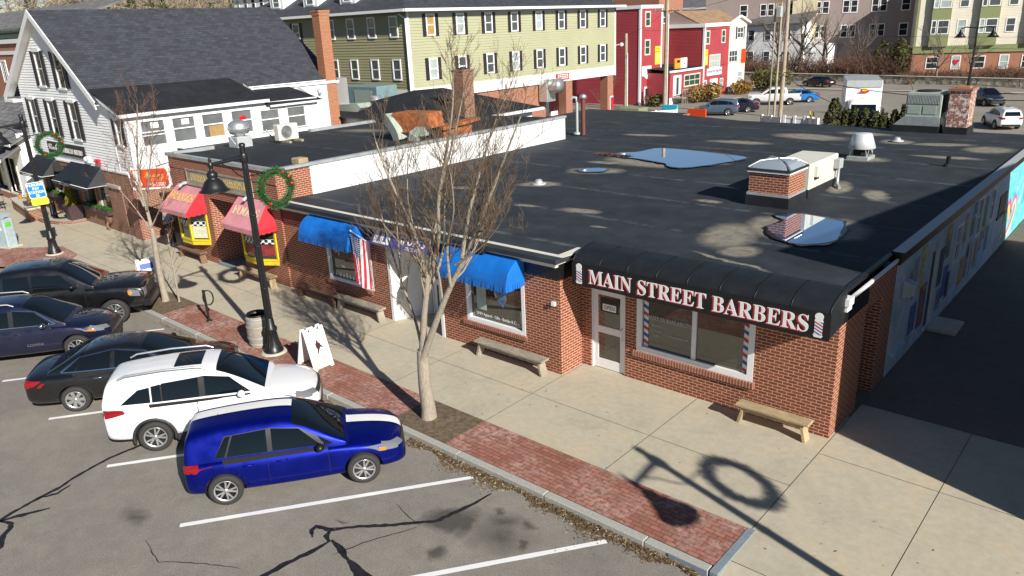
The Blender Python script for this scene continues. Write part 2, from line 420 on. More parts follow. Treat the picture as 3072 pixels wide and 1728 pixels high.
M['p_dark'] = m_paint('dark_violet_paint', (.015, .015, .03), .2, .3)

def m_bark(name, c0, c1, c2):
    m, t, b = new_mat(name); p = opos(t); mp = N(t, "Mapping"); L(t, p, mp.inputs[0]); mp.inputs['Scale'].default_value = (7, 7, 1.6)
    n = noise(t, mp.outputs[0], 5, 7, .7); n2 = noise(t, p, 1.5, 3)
    col = mixc(t, n2.outputs['Fac'], ramp(t, n.outputs['Fac'], [(.32, c0), (.55, c1), (.75, c2)]), c1)
    L(t, col, b.inputs['Base Color']); b.inputs['Roughness'].default_value = .95; bump(t, b, n.outputs['Fac'], .8, .03); return m
M['bark'] = m_bark('pale_bark', (.12, .09, .065), (.36, .31, .24), (.50, .45, .37))
M['bark_dark'] = m_bark('dark_bark', (.06, .045, .035), (.15, .12, .09), (.22, .18, .14))
M['twig'] = mat('twig_bark', (.16, .11, .068), .9, var=.35, vscale=4)
M['twig_red'] = mat('reddish_twig', (.17, .095, .07), .9, var=.35, vscale=4)
M['twig_grey'] = mat('grey_twig', (.17, .14, .11), .9, var=.3, vscale=1, obj=False)
M['twig_brown'] = mat('brown_twig', (.13, .07, .045), .9, var=.3, vscale=1, obj=False)
def m_leaf(name, c0, c1, sc=8):
    m, t, b = new_mat(name); n = noise(t, opos(t), sc, 4)
    L(t, ramp(t, n.outputs['Fac'], [(.3, c0), (.7, c1)]), b.inputs['Base Color']); b.inputs['Roughness'].default_value = .7
    b.inputs['Specular IOR Level'].default_value = .3; return m
M['wreath'] = m_leaf('wreath_needles', (.008, .075, .018), (.04, .21, .05), 14)
M['arbor'] = m_leaf('arborvitae_leaves', (.030, .035, .010), (.085, .085, .022), 3)
M['cone_leaf'] = m_leaf('yellow_green_leaves', (.13, .12, .01), (.30, .25, .02), 12)
M['box_leaf'] = m_leaf('window_box_leaves', (.015, .06, .012), (.07, .19, .03), 14)
M['bush_leaf'] = m_leaf('bush_leaves', (.045, .05, .012), (.13, .12, .035), 2)
M['bush_gold'] = m_leaf('golden_bush_leaves', (.15, .085, .018), (.34, .21, .05), 2)
M['pine'] = m_leaf('pine_needles', (.012, .022, .008), (.05, .06, .02), .6)
M['ball'] = mat('red_bauble', (.55, .01, .02), .15, var=0, coat=1)
M['skin'] = mat('skin', (.50, .30, .22), .6, var=.05)
M['hoodie'] = mat('grey_hoodie', (.25, .26, .29), .9, var=.12, vscale=14)
M['trousers'] = mat('black_trousers', (.012, .012, .015), .85, var=.2)
M['hair'] = mat('brown_hair', (.05, .03, .02), .7, var=.3)
M['shoe'] = mat('white_shoe', (.7, .7, .7), .6, var=.05)

def m_stripes(name, dirv, period, cols):
    """repeating bands of the given colours along dirv (world space)"""
    m, t, b = new_mat(name); d = N(t, "VectorMath", operation='DOT_PRODUCT'); L(t, wpos(t), d.inputs[0]); d.inputs[1].default_value = dirv
    f = mth(t, 'FRACT', mth(t, 'ADD', mth(t, 'DIVIDE', d.outputs['Value'], period), 100.0))
    r = N(t, "ValToRGB"); r.color_ramp.interpolation = 'CONSTANT'; el = r.color_ramp.elements; n = len(cols)
    el[0].position, el[0].color = 0, (*cols[0], 1); el[1].position, el[1].color = 1/n, (*cols[1], 1)
    for i in range(2, n): e = el.new(i/n); e.color = (*cols[i], 1)
    L(t, f, r.inputs[0]); L(t, r.outputs[0], b.inputs['Base Color']); b.inputs['Roughness'].default_value = .4; return m
M['barber'] = m_stripes('barber_stripes', (.45, 0, 1), .36, [(.75, .75, .76), (.50, .03, .04), (.75, .75, .76), (.03, .09, .30)])
M['barber_small'] = m_stripes('barber_pole_stripes', (.45, 0, 1), .13, [(.78, .78, .78), (.60, .04, .05), (.78, .78, .78), (.04, .12, .42)])
def m_checker(name, s):
    m, t, b = new_mat(name); ck = N(t, "TexChecker"); uv, _ = wall_uv(t); L(t, uv, ck.inputs[0]); ck.inputs['Scale'].default_value = s
    ck.inputs[1].default_value = (.75, .75, .72, 1); ck.inputs[2].default_value = (.01, .01, .01, 1); L(t, ck.outputs[0], b.inputs['Base Color']); return m
M['checker'] = m_checker('checker_border', 9)

# ground-like surfaces
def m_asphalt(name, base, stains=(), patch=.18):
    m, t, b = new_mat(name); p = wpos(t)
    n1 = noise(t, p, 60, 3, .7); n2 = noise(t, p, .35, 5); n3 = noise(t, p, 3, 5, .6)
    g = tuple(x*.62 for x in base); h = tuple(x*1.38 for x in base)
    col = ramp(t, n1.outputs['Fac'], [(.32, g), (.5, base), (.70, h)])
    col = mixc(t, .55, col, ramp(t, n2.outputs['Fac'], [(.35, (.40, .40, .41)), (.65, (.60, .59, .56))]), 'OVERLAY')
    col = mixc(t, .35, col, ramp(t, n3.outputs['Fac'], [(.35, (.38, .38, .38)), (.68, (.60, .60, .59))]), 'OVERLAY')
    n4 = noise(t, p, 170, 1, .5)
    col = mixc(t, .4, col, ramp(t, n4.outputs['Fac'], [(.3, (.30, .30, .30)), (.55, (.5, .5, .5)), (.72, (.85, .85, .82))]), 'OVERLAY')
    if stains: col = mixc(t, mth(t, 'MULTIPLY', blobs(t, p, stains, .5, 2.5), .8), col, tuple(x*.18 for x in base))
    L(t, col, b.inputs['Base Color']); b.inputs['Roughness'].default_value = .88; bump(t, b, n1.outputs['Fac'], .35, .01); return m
M['road'] = m_asphalt('street_asphalt', (.235, .215, .185), [(-4.48, -6.74, .42, .33, .6, .35), (-4.15, -6.6, .18, .35, .4, .5), (-3.6, -6.15, .30, .2, .2, .9), (-3.4, -6.5, .4, .3, .3, 1.0), (-3.9, -6.0, .12, .10, 0, .6), (-3.25, -5.95, .16, .12, 0, .7), (-3.95, -7.55, .17, .12, .3, .5), (-2.95, -6.45, .10, .16, .3, .6), (-6.0, -8.0, .1, .05, .2, .6), (-9.3, -10.4, .22, .14, 0, .9)])
M['lot'] = m_asphalt('lot_asphalt', (.25, .225, .19))
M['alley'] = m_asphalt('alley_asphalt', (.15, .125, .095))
def m_concrete(name, base):
    m, t, b = new_mat(name); p = wpos(t); n1 = noise(t, p, 80, 3, .7); n2 = noise(t, p, .7, 6, .6); n3 = noise(t, p, 6, 5, .65); n4 = noise(t, p, 22, 2, .5)
    col = ramp(t, n2.outputs['Fac'], [(.3, tuple(x*.86 for x in base)), (.5, base), (.7, (base[0]*1.10, base[1]*1.03, base[2]*.95))])
    col = mixc(t, .3, col, ramp(t, n1.outputs['Fac'], [(.3, (.36, .36, .36)), (.7, (.64, .64, .64))]), 'OVERLAY')
    col = mixc(t, .3, col, ramp(t, n3.outputs['Fac'], [(.35, (.36, .35, .33)), (.7, (.6, .6, .6))]), 'OVERLAY')
    spots = ramp(t, n4.outputs['Fac'], [(.70, (0, 0, 0)), (.76, (1, 1, 1))])
    col = mixc(t, mth(t, 'MULTIPLY', spots, .35), col, (.09, .07, .05))
    L(t, col, b.inputs['Base Color']); b.inputs['Roughness'].default_value = .9; bump(t, b, n1.outputs['Fac'], .2, .006); return m
M['concrete'] = m_concrete('sidewalk_concrete', (.465, .42, .32))
M['joint'] = mat('joint_dirt', (.10, .085, .06), .95, var=.3, obj=False)
def m_paver(name):
    m, t, b = new_mat(name); p = wpos(t)
    br = N(t, "TexBrick"); L(t, p, br.inputs['Vector']); br.inputs['Scale'].default_value = 1
    br.inputs['Color1'].default_value = (.27, .088, .056, 1); br.inputs['Color2'].default_value = (.37, .155, .105, 1); br.inputs['Mortar'].default_value = (.10, .065, .05, 1)
    br.inputs['Mortar Size'].default_value = .009; br.inputs['Brick Width'].default_value = .21; br.inputs['Row Height'].default_value = .105; br.inputs['Bias'].default_value = 0
    n = noise(t, p, .9, 6, .65); n2 = noise(t, p, 9, 5, .6); n3 = noise(t, p, 3.5, 3)
    wear = mth(t, 'MULTIPLY', ramp(t, n.outputs['Fac'], [(.44, (0, 0, 0)), (.62, (1, 1, 1))]), ramp(t, n2.outputs['Fac'], [(.42, (0, 0, 0)), (.58, (1, 1, 1))]))
    col = mixc(t, mth(t, 'MULTIPLY', wear, .75), br.outputs['Color'], (.52, .38, .35))
    col = mixc(t, mth(t, 'MULTIPLY', ramp(t, n3.outputs['Fac'], [(.5, (0, 0, 0)), (.7, (1, 1, 1))]), .5), col, (.17, .12, .075))
    L(t, col, b.inputs['Base Color']); b.inputs['Roughness'].default_value = .9
    bump(t, b, mth(t, 'SUBTRACT', n2.outputs['Fac'], br.outputs['Fac']), .3, .006); return m
M['paver'] = m_paver('brick_pavers')
def m_roofing(name, base, patches=(), seams=()):
    m, t, b = new_mat(name); p = wpos(t)
    n1 = noise(t, p, 1.1, 7, .65); n2 = noise(t, p, 30, 4, .7); n3 = noise(t, p, .28, 4)
    col = ramp(t, n1.outputs['Fac'], [(.3, tuple(x*.72 for x in base)), (.5, base), (.72, tuple(x*1.45 for x in base))])
    col = mixc(t, .5, col, ramp(t, n3.outputs['Fac'], [(.35, (.42, .43, .44)), (.65, (.60, .58, .54))]), 'OVERLAY')
    col = mixc(t, .35, col, ramp(t, n2.outputs['Fac'], [(.3, (.35, .35, .35)), (.7, (.66, .66, .66))]), 'OVERLAY')
    if seams:       # roll seams: thin pale scuffed lines at given y, with x range
        sp = N(t, "SeparateXYZ"); L(t, p, sp.inputs[0]); f = None
        wob = mth(t, 'MULTIPLY', mth(t, 'SUBTRACT', noise(t, p, .8, 3).outputs['Fac'], .5), .12)
        yy = mth(t, 'ADD', sp.outputs[1], wob)
        for y in seams:
            d = mth(t, 'ABSOLUTE', mth(t, 'SUBTRACT', yy, y)); mr = N(t, "MapRange"); L(t, d, mr.inputs[0])
            mr.inputs[1].default_value = .02; mr.inputs[2].default_value = .14; mr.inputs[3].default_value = 1; mr.inputs[4].default_value = 0
            f = mr.outputs[0] if f is None else mth(t, 'MAXIMUM', f, mr.outputs[0])
        sc = ramp(t, noise(t, p, 2.2, 5, .7).outputs['Fac'], [(.40, (0, 0, 0)), (.68, (1, 1, 1))])
        col = mixc(t, mth(t, 'MULTIPLY', mth(t, 'MULTIPLY', f, sc), .75), col, (.13, .14, .15))
    if patches:
        v = blobs(t, p, patches, .55, 1.3); br = ramp(t, noise(t, p, 4, 5, .7).outputs['Fac'], [(.25, (.35,)*3), (.55, (1, 1, 1))])
        col = mixc(t, mth(t, 'MULTIPLY', mth(t, 'MULTIPLY', v, br), .9), col, (.27, .245, .19))
    L(t, col, b.inputs['Base Color']); b.inputs['Roughness'].default_value = .8; b.inputs['Specular IOR Level'].default_value = .25; bump(t, b, n2.outputs['Fac'], .25, .006); return m
PATCH0 = [(-11.0, 12.6, 2.9, 2.35, .55, .12), (-12.2, 8.9, 1.15, .75, .5, .3), (-12.45, 5.8, .8, .55, .5, .25), (-8.8, 3.25, .75, .33, .3, .3), (-10.6, 2.9, .5, .16, .2, .5), (-7.3, 2.1, .3, .12, .2, .5), (-3.95, 3.2, .75, 1.5, .25, .35), (-2.6, 4.9, 1.75, 1.75, .1, .12), (-3.1, 2.0, .45, .6, -.5, .5), (-2.9, 1.1, 1.2, .10, -.25, .6), (-4.7, 15.7, 1.0, .8, 0, .3), (-4.8, 20.6, .7, .7, 0, .4), (-2.3, 9.6, .4, .9, .3, .5), (-2.2, 17.4, 1.3, .35, 0, .5), (-3.6, 10.2, .4, 1.1, .2, .6), (-8.4, 20.3, 1.7, 1.0, 0, .5), (-6.6, 22.3, 1.2, .5, 0, .6), (-3.0, 20.5, 1.2, .5, .2, .6), (-1.2, 19.7, .9, 1.0, 0, .9), (-6.2, 6.4, .5, .25, 0, .8), (-14.5, 4.0, .7, .3, .3, .6), (-12.8, 10.6, 1.0, .3, .4, .6), (-10.5, 17.5, 1.5, .5, .1, .9), (-15.5, 18, 1.4, .4, .2, .9)]
PATCH = [(a, c, d*.86, e*.8, f, min(g, .28)) for a, c, d, e, f, g in PATCH0]
M['roof_main'] = m_roofing('flat_roof_membrane', (.027, .033, .041), PATCH, [.15, 2.95, 5.9, 8.9, 12.4, 15.6, 18.8, 22])
M['roof_franz'] = m_roofing('flat_roof_membrane_dark', (.024, .028, .033), [(-25, 8, 1, .4, .2, .9)], [3.4, 6.5])
M['roof_black'] = m_roofing('black_roofing', (.018, .020, .024))
def m_shingle(name, base, rh=.14, bw=.33, var=.6):
    m, t, b = new_mat(name); g = N(t, "NewGeometry"); sp = N(t, "SeparateXYZ"); L(t, g.outputs['Position'], sp.inputs[0])
    sn = N(t, "SeparateXYZ"); L(t, g.outputs['True Normal'], sn.inputs[0])
    fx = mth(t, 'GREATER_THAN', mth(t, 'ABSOLUTE', sn.outputs[0]), mth(t, 'ABSOLUTE', sn.outputs[1]))
    u = mth(t, 'ADD', mth(t, 'MULTIPLY', sp.outputs[1], fx), mth(t, 'MULTIPLY', sp.outputs[0], mth(t, 'SUBTRACT', 1.0, fx)))
    c = N(t, "CombineXYZ"); L(t, u, c.inputs[0]); L(t, mth(t, 'MULTIPLY', sp.outputs[2], 1.35), c.inputs[1])
    br = N(t, "TexBrick"); L(t, c.outputs[0], br.inputs['Vector']); br.inputs['Scale'].default_value = 1; br.inputs['Brick Width'].default_value = bw; br.inputs['Row Height'].default_value = rh
    br.inputs['Mortar Size'].default_value = .008; br.inputs['Color1'].default_value = (*[x*(1-var*.5) for x in base], 1); br.inputs['Color2'].default_value = (*[x*(1+var*.6) for x in base], 1)
    br.inputs['Mortar'].default_value = (*[x*.35 for x in base], 1)
    n = noise(t, g.outputs['Position'], 2.6, 6, .7); n2 = noise(t, g.outputs['Position'], 40, 3)
    col = mixc(t, .6, br.outputs['Color'], ramp(t, n.outputs['Fac'], [(.3, (.30, .32, .34)), (.7, (.68, .66, .66))]), 'OVERLAY')
    col = mixc(t, .3, col, ramp(t, n2.outputs['Fac'], [(.3, (.3, .3, .3)), (.7, (.7, .7, .7))]), 'OVERLAY')
    L(t, col, b.inputs['Base Color']); b.inputs['Roughness'].default_value = .85; bump(t, b, br.outputs['Fac'], -.4, .01); return m
M['shingle'] = m_shingle('slate_grey_shingles', (.042, .045, .056), .14, .33, .45)
M['shingle_grey'] = m_shingle('grey_shingles', (.16, .155, .15), .2, .5)
M['shingle_brown'] = m_shingle('brown_shingles', (.30, .19, .11), .25, .6, .3)
M['shingle_far'] = m_shingle('far_grey_shingles', (.13, .125, .12), .35, .8, .3)
m, t, b = new_mat('puddle_water_sky_tint'); b.inputs['Base Color'].default_value = (.20, .42, .82, 1); b.inputs['Metallic'].default_value = .8; b.inputs['Roughness'].default_value = .015  # blue sky reflection is put into the water's metallic base colour
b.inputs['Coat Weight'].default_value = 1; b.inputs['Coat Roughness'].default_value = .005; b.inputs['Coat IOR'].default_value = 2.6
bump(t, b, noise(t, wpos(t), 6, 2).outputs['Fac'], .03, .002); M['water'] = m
def m_stone(name, base):
    m, t, b = new_mat(name); uv, p = wall_uv(t); v = N(t, "TexVoronoi"); L(t, p, v.inputs['Vector']); v.inputs['Scale'].default_value = 2.2
    col = mixc(t, .75, tuple(base), ramp(t, v.outputs['Color'], [(.2, tuple(x*.5 for x in base)), (.8, tuple(min(1, x*1.6) for x in base))]))
    L(t, col, b.inputs['Base Color']); b.inputs['Roughness'].default_value = .9; bump(t, b, v.outputs['Distance'], .6, .05); return m
M['stone'] = m_stone('field_stone', (.44, .39, .30))
M['wet'] = mat('wet_roofing', (.010, .010, .011), .3, var=.2, obj=False)
M['ground'] = mat('bare_earth', (.20, .16, .105), .95, var=.35, vscale=.35, obj=False)
M['grass'] = mat('winter_grass', (.17, .135, .07), .95, var=.4, vscale=.5, obj=False)
# ------------------------------------------------------------------ ground, street, pavements
def gz(y): return 0.0 if y < 46 else (-1.4 if y > 58 else -1.4*(y-46)/12.0)
def ground_sheet(name, m, x0, x1, ys, dz, kind='structure'):
    b = MB(); P = lambda x, y: (x, y, gz(y)+dz)
    for i in range(len(ys)-1): b.quad(P(x0, ys[i]), P(x1, ys[i]), P(x1, ys[i+1]), P(x0, ys[i+1]))
    return b.build(name, m, kind=kind)
g = MB()
for (x0, x1) in ((-900, 900),):
    for (ya, za), (yb, zb) in (((-300, -.4), (-3.85, -.4)), ((-3.85, -.4), (-3.8, -.03)), ((-3.8, -.03), (46, -.03)), ((46, -.03), (58, -1.43)), ((58, -1.43), (1500, -1.43))):
        g.quad((x0, ya, za), (x1, ya, za), (x1, yb, zb), (x0, yb, zb))
g.build('ground', M['ground'], kind='structure')
b = MB(); b.quad((-160, -60, -.13), (60, -60, -.13), (60, -5.12, -.13), (-160, -5.12, -.13)); b.build('road', M['road'], kind='structure')
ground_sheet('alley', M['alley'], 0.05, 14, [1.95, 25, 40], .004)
ground_sheet('parking_lot', M['lot'], -90, 40, [30, 46, 58, 92.6], .012)
ground_sheet('back_street', M['lot'], -200, 60, [92.75, 104.0], .03)
ground_sheet('path', M['concrete'], -200, 60, [91.2, 92.7], .10)

# pavement slabs with open joints
b = MB(); b.quad((-70, -5.04, -.012), (0.04, -5.04, -.012), (0.04, 1.2, -.012), (-70, 1.2, -.012), 1)
b.quad((.06, -3.8, -.012), (9, -3.8, -.012), (9, 1.95, -.012), (.06, 1.95, -.012), 1)
xs = [0.045, -3.02, -6.30, -9.55, -12.8, -16.05, -19.3, -22.55, -25.8, -29.05, -32.3, -35.6, -38.9, -42.2, -45.5, -49, -52, -56, -60, -65, -70]
G_ = .007
def slab(x0, x1, y0, y1, za=0.0, zb=None):
    zb = za if zb is None else zb
    b.quad((x0+G_, y0+G_, za), (x1-G_, y0+G_, za), (x1-G_, y1-G_, zb), (x0+G_, y1-G_, zb))
for i in range(len(xs)-1):
    x1, x0 = xs[i], xs[i+1]
    slab(x0, x1, -3.8, -2.12); slab(x0, x1, -2.12, 1.2)
for x0, x1 in ((-30.0, -23.6),): slab(x0, x1, -5.04, -3.8)
slab(.045, 2.25, -.68, 1.95); slab(2.25, 5.6, -.68, 1.95); slab(5.6, 9, -.68, 1.95)
for x0, x1 in ((.045, 2.25), (2.25, 5.6), (5.6, 9)):
    slab(x0, x1, -4.75, -.68); slab(x0, x1, -5.75, -4.75, -.126, 0.0)
b.build('sidewalk', [M['concrete'], M['joint']], kind='structure')
# bump-out by the pay station
b = MB(); b.prism([(-30.05, -5.05, 0), (-30.05, -3.8, 0), (-70, -3.8, 0), (-70, -8.6, 0), (-34.2, -8.6, 0)][::-1], (0, 0, -.16)); b.build('sidewalk', M['concrete'], kind='structure')
# brick strip, tree pits
b = MB()
for x0, x1 in ((-6.30, -.02), (-19.62, -8.08), (-23.6, -21.95)): b.quad((x0, -5.03, .002), (x1, -5.03, .002), (x1, -3.8, .002), (x0, -3.8, .002))
b.poly([(-30.1, -3.76, .004), (-32.15, -3.66, .004), (-34.4, -5.5, .004), (-36.5, -8.45, .004), (-34.2, -8.45, .004), (-28.6, -5.0, .004)][::-1])
for v in range(0): pass
b.build('brick_paving', M['paver'], kind='structure')
b = MB()
for x0, x1 in ((-8.08, -6.30), (-21.95, -19.62)):
    n = 10
    gp = [[(x0+(x1-x0)*i/n, -5.03+1.23*j/n, .002+.025*math.sin(math.pi*i/n)*math.sin(math.pi*j/n)*rng.uniform(.5, 1.4)) for j in range(n+1)] for i in range(n+1)]
    for i in range(n):
        for j in range(n): b.quad(gp[i][j], gp[i+1][j], gp[i+1][j+1], gp[i][j+1], 0, True)
b.build('tree_pit_soil', M['dirt'], kind='structure')
# kerbs: granite lengths with gaps
b = MB(); x = -.04
lens = [1.2, 2.2, 2.35, 2.1, 2.4, 2.3, 2.0, 2.4, 2.2, 2.3, 2.2, 2.4, 2.3, 2.2]
for i, l in enumerate(lens):
    x0 = x-l; dz = rng.uniform(-.006, .008); b.bbox(x0+.006, x-.006, -5.215+rng.uniform(-.006, .006), -5.035, -.3, .006+dz, .014); x = x0
b.build('kerb', M['granite'], kind='structure')
b = MB(); b.bbox(-.02, .13, -5.2, -3.78, -.2, .012, .01); b.bbox(-.75, -.045, -5.23, -5.2155, -.2, .004, .002); b.build('kerb_end', M['granite_blue'], kind='structure')
b = MB(); b.bbox(-30.05, -23.3, -5.21, -5.045, -.3, .004, .012); b.build('kerb', M['granite'], kind='structure')
# parking lines
du = Vector((.5838, .8119, 0)); dn = Vector((.8119, -.5838, 0))
for k, sx in enumerate((-5.08, -8.32, -11.62, -15.05, -18.52, -21.85, -25.1)):
    b = MB(); a = Vector((sx, -9.98, -.126)); n = 26; Ls = 5.57; pl = []
    for i in range(n+1):
        c = a + du*(Ls*i/n); wl = .056+rng.uniform(-.004, .004); pl.append((c-dn*wl, c+dn*wl))
    for i in range(n): b.quad(pl[i][0], pl[i][1], pl[i+1][1], pl[i+1][0])
    b.build('parking_line', M['white_sign'], kind='structure')
# tar-sealed cracks and cracks
def tar(pts, w0, name='tar_seal', jit=.03, z=-.127):
    b = MB(); P = [Vector((x, y, z)) for x, y in pts]; F = []
    for i in range(len(P)-1):
        d = (P[i+1]-P[i]); n = max(2, int(d.length/.09))
        for k in range(n): F.append(P[i]+d*k/n)
    F.append(P[-1]); r2 = random.Random(int(pts[0][0]*100)); row = []
    ph = r2.uniform(0, 6)
    for i, p in enumerate(F):
        d = (F[min(i+1, len(F)-1)]-F[max(i-1, 0)]).normalized(); s = Vector((-d.y, d.x, 0))
        p = p + s*(math.sin(i*.55+ph)*jit*.5+r2.uniform(-jit, jit)*.4); e = min(1, .35+.65*min(i, len(F)-1-i)/4)
        row.append((p-s*w0*e*r2.uniform(.6, 1.3), p+s*w0*e*r2.uniform(.6, 1.3)))
    for i in range(len(row)-1): b.quad(row[i][0], row[i][1], row[i+1][1], row[i+1][0])
    return b.build(name, M['asphalt_tar'], kind='structure')
tar([(-11.7, -8.6), (-11.91, -9.1), (-11.93, -9.89), (-11.78, -10.4), (-11.63, -10.81), (-11.45, -11.5), (-11.3, -12.09), (-11.2, -12.9)], .045)
tar([(-11.5, -10.75), (-11.38, -11.05), (-11.5, -11.4)], .05); tar([(-10.95, -11.32), (-11.08, -11.65), (-11.2, -11.95), (-11.28, -12.2)], .06)
tar([(-11.28, -12.12), (-10.98, -12.0), (-10.86, -12.05), (-10.6, -12.25), (-10.33, -12.35), (-10.25, -12.6)], .06)
tar([(-6.03, -8.62), (-6.2, -8.52), (-6.25, -8.40), (-6.1, -8.33), (-5.98, -8.29), (-5.55, -7.85), (-5.14, -7.45), (-4.62, -6.93), (-4.5, -6.4), (-4.43, -6.08), (-4.4, -5.65)], .045, jit=.02)
tar([(-6.12, -8.60), (-6.24, -8.50), (-6.22, -8.36)], .075, z=-.1255); tar([(-5.96, -8.3), (-5.86, -8.42), (-5.70, -8.5)], .085, z=-.1262)
tar([(-5.70, -8.48), (-5.72, -8.86), (-5.76, -9.2), (-5.81, -9.52), (-5.85, -10.0), (-6.1, -10.5)], .055, jit=.03)
tar([(-5.70, -8.46), (-5.42, -8.5), (-5.14, -8.57), (-4.92, -8.62)], .07); tar([(-5.0, -8.6), (-4.76, -8.65), (-4.47, -8.69), (-4.0, -8.75)], .12, z=-.1258)
tar([(-4.75, -7.25), (-5.0, -7.75), (-5.25, -8.35), (-5.35, -8.7)], .012, 'crack'); tar([(-8.4, -8.0-2.6), (-7.6, -10.7), (-6.9, -10.2), (-6.3, -9.9)], .010, 'crack')
tar([(-5.6, -7.0), (-5.1, -7.15), (-4.75, -7.2)], .010, 'crack')
# dead leaves along the kerb
b = MB(); r2 = random.Random(3)
def leaf(x, y, z, s, mi=0):
    a = r2.uniform(0, 6.28); l = s*r2.uniform(.6, 2.2); w_ = s*r2.uniform(.15, .6); t1 = r2.uniform(-.6, .6)
    u = Vector((math.cos(a), math.sin(a), t1*.4))*l; v = Vector((-math.sin(a), math.cos(a), r2.uniform(-.5, .5)))*w_
    p = Vector((x, y, z)); b.quad(p-u-v, p+u-v, p+u+v, p-u+v, mi)
for i in range(5200):
    x = -r2.uniform(.2, 7.2); env = .16*(.5+.5*math.sin(x*2.1)+.5*math.sin(x*5.3+1))+.10
    y = -5.235-abs(r2.gauss(0, 1))*env*.62; leaf(x, y, -.128+r2.uniform(0, .05)*max(0, 1-(-5.235-y)/.25), .022, r2.choice((0, 0, 0, 0, 1)))
for i in range(900):
    x = -r2.uniform(8, 19.5); leaf(x, -5.24-abs(r2.gauss(0, .07)), -.125+r2.uniform(0, .02), .02, r2.choice((0, 1)))
b.build('leaf_litter', [M['leaf_dry'], M['wood_tan']], label='brown dead leaves and needles drifted along the granite kerb', cat='leaf litter', kind='stuff')
b = MB()
for i in range(160): leaf(r2.uniform(-16, 4), r2.uniform(-4.9, -.3) if r2.random() < .7 else r2.uniform(-9.5, -5.6), 0, .014)
o = b
for k in range(len(b.v)):
    x_, y_, z_ = b.v[k]
    if y_ < -5.2: b.v[k] = (x_, y_, z_-.12)
    else: b.v[k] = (x_, y_, z_+.012)
b.build('scattered_leaves', [M['leaf_dry']], label='small dry leaves scattered over the pavement and street', cat='leaf litter', kind='stuff')
# ------------------------------------------------------------------ the low brick shop building
RZ = 3.10
shop = thing('shop_building', 'long low brick shop building with flat black membrane roof and two shopfronts', 'building', (-9.2, 8, 0))
HY = -.88
b = MB()
win1 = (-16.0, -13.7, .78, 2.42); win2 = (-9.62, -7.5, .78, 2.42); doorH = (-12.85, -10.65, .0, 2.56)
wallpanel(b, 'y', HY, -18.4, -6.35, -.05, 2.56, [win1, win2, (-12.85, -10.65, -.05, 2.56)], .14)
wallpanel(b, 'x', -6.35, HY, 0, -.05, 2.56, [], 0, 1)
bw = (-4.70, -1.72, .80, 2.66); bd = (-6.06, -5.03, 0, 2.2)
wallpanel(b, 'y', 0, -6.35, 0, -.05, 2.9, [bw, (-6.06, -5.03, -.05, 2.2)], .12)
wallpanel(b, 'x', 0, 0, 1.62, -.05, 2.9, [], 0, 1); wallpanel(b, 'x', 0, 2.72, 3.66, -.05, 2.9, [], 0, 1); wallpanel(b, 'x', 0, 1.62, 2.72, 2.35, 2.9, [], 0, 1)
# recess behind the side doorway
b.quad((0, 1.62, -.05), (-.6, 1.62, -.05), (-.6, 1.62, 2.35), (0, 1.62, 2.35)); b.quad((-.6, 2.72, -.05), (0, 2.72, -.05), (0, 2.72, 2.35), (-.6, 2.72, 2.35))
b.quad((-.6, 1.62, 2.35), (-.6, 2.72, 2.35), (0, 2.72, 2.35), (0, 1.62, 2.35))
b.quad((-18.4, 24.5, -.3), (-18.4, 24.5, 3), (0, 24.5, 3), (0, 24.5, -.3)); b.quad((-26, 27.5, -1), (-26, 27.5, 3), (-18.4, 27.5, 3), (-18.4, 27.5, -1)); b.quad((-18.4, 27.5, -1), (-18.4, 27.5, 3), (-18.4, 24.5, 3), (-18.4, 24.5, -1))
b.build('brick_wall', M['brick'], shop)
b = MB()
for x0, x1, z1, s in ((-9.76, -7.46, .78, 1), (-16.1, -13.75, .78, 1)): b.bbox(x0, x1, HY-.06, HY+.10, .66, z1, .012)
b.bbox(-4.78, -1.66, -.07, .10, .66, .80, .012)
b.build('window_sill', M['soldier'], shop)
# black fascia, cream cornice, roof edge
b = MB(); b.box(-18.38, -6.33, HY-.03, HY+.05, 2.55, 2.93); b.box(-6.36, -6.31, HY+.05, 0, 2.55, 2.93); b.box(-6.35, .03, -.025, .05, 2.60, 2.90); b.box(-.03, .025, .05, 1.6, 2.55, 2.88); b.build('fascia', M['black_panel'], shop)
b = MB()
for (y0, z0, z1) in ((-1.02, 2.88, 2.98), (-1.12, 2.97, 3.05), (-1.22, 3.045, 3.145)):
    b.box(-18.38, -6.20-(y0+1.22)*.8, y0, HY+.1, z0, z1); b.box(-6.45, -6.20-(y0+1.22)*.8, HY+.1, 0, z0, z1)
b.build('cornice', M['cream_trim'], shop)
b = MB(); b.box(.0, .14, -.06, .22, 2.98, 3.13); b.box(.0, .11, -.04, .22, 2.86, 2.98)
b.box(.0, .05, .22, 3.5, 2.97, 3.04); b.build('corner_cornice', M['white_trim'], shop)
# roof (gently sagging sheet) + rear wing
b = MB()
def roofz(x, y): return RZ + .03*math.sin(x*.55+1)*math.sin(y*.4) - .0
xs_ = [-18.4+18.3*i/40 for i in range(41)]; ys_ = [-.02+24.6*j/50 for j in range(51)]
gp = [[(x, y, RZ if j == 0 else roofz(x, y)) for j, y in enumerate(ys_)] for x in xs_]
for i in range(40):
    for j in range(50): b.quad(gp[i][j], gp[i+1][j], gp[i+1][j+1], gp[i][j+1], 0, True)
b.quad((-18.4, -1.25, RZ+.06), (-6.17, -1.25, RZ+.06), (-6.17, -.02, RZ), (-18.4, -.02, RZ)); b.quad((-18.4, -1.25, RZ-.05), (-6.17, -1.25, RZ-.05), (-6.17, -1.25, RZ+.06), (-18.4, -1.25, RZ+.06)); b.quad((-6.17, -1.25, RZ-.05), (-6.17, -.02, RZ-.05), (-6.17, -.02, RZ), (-6.17, -1.25, RZ+.06))
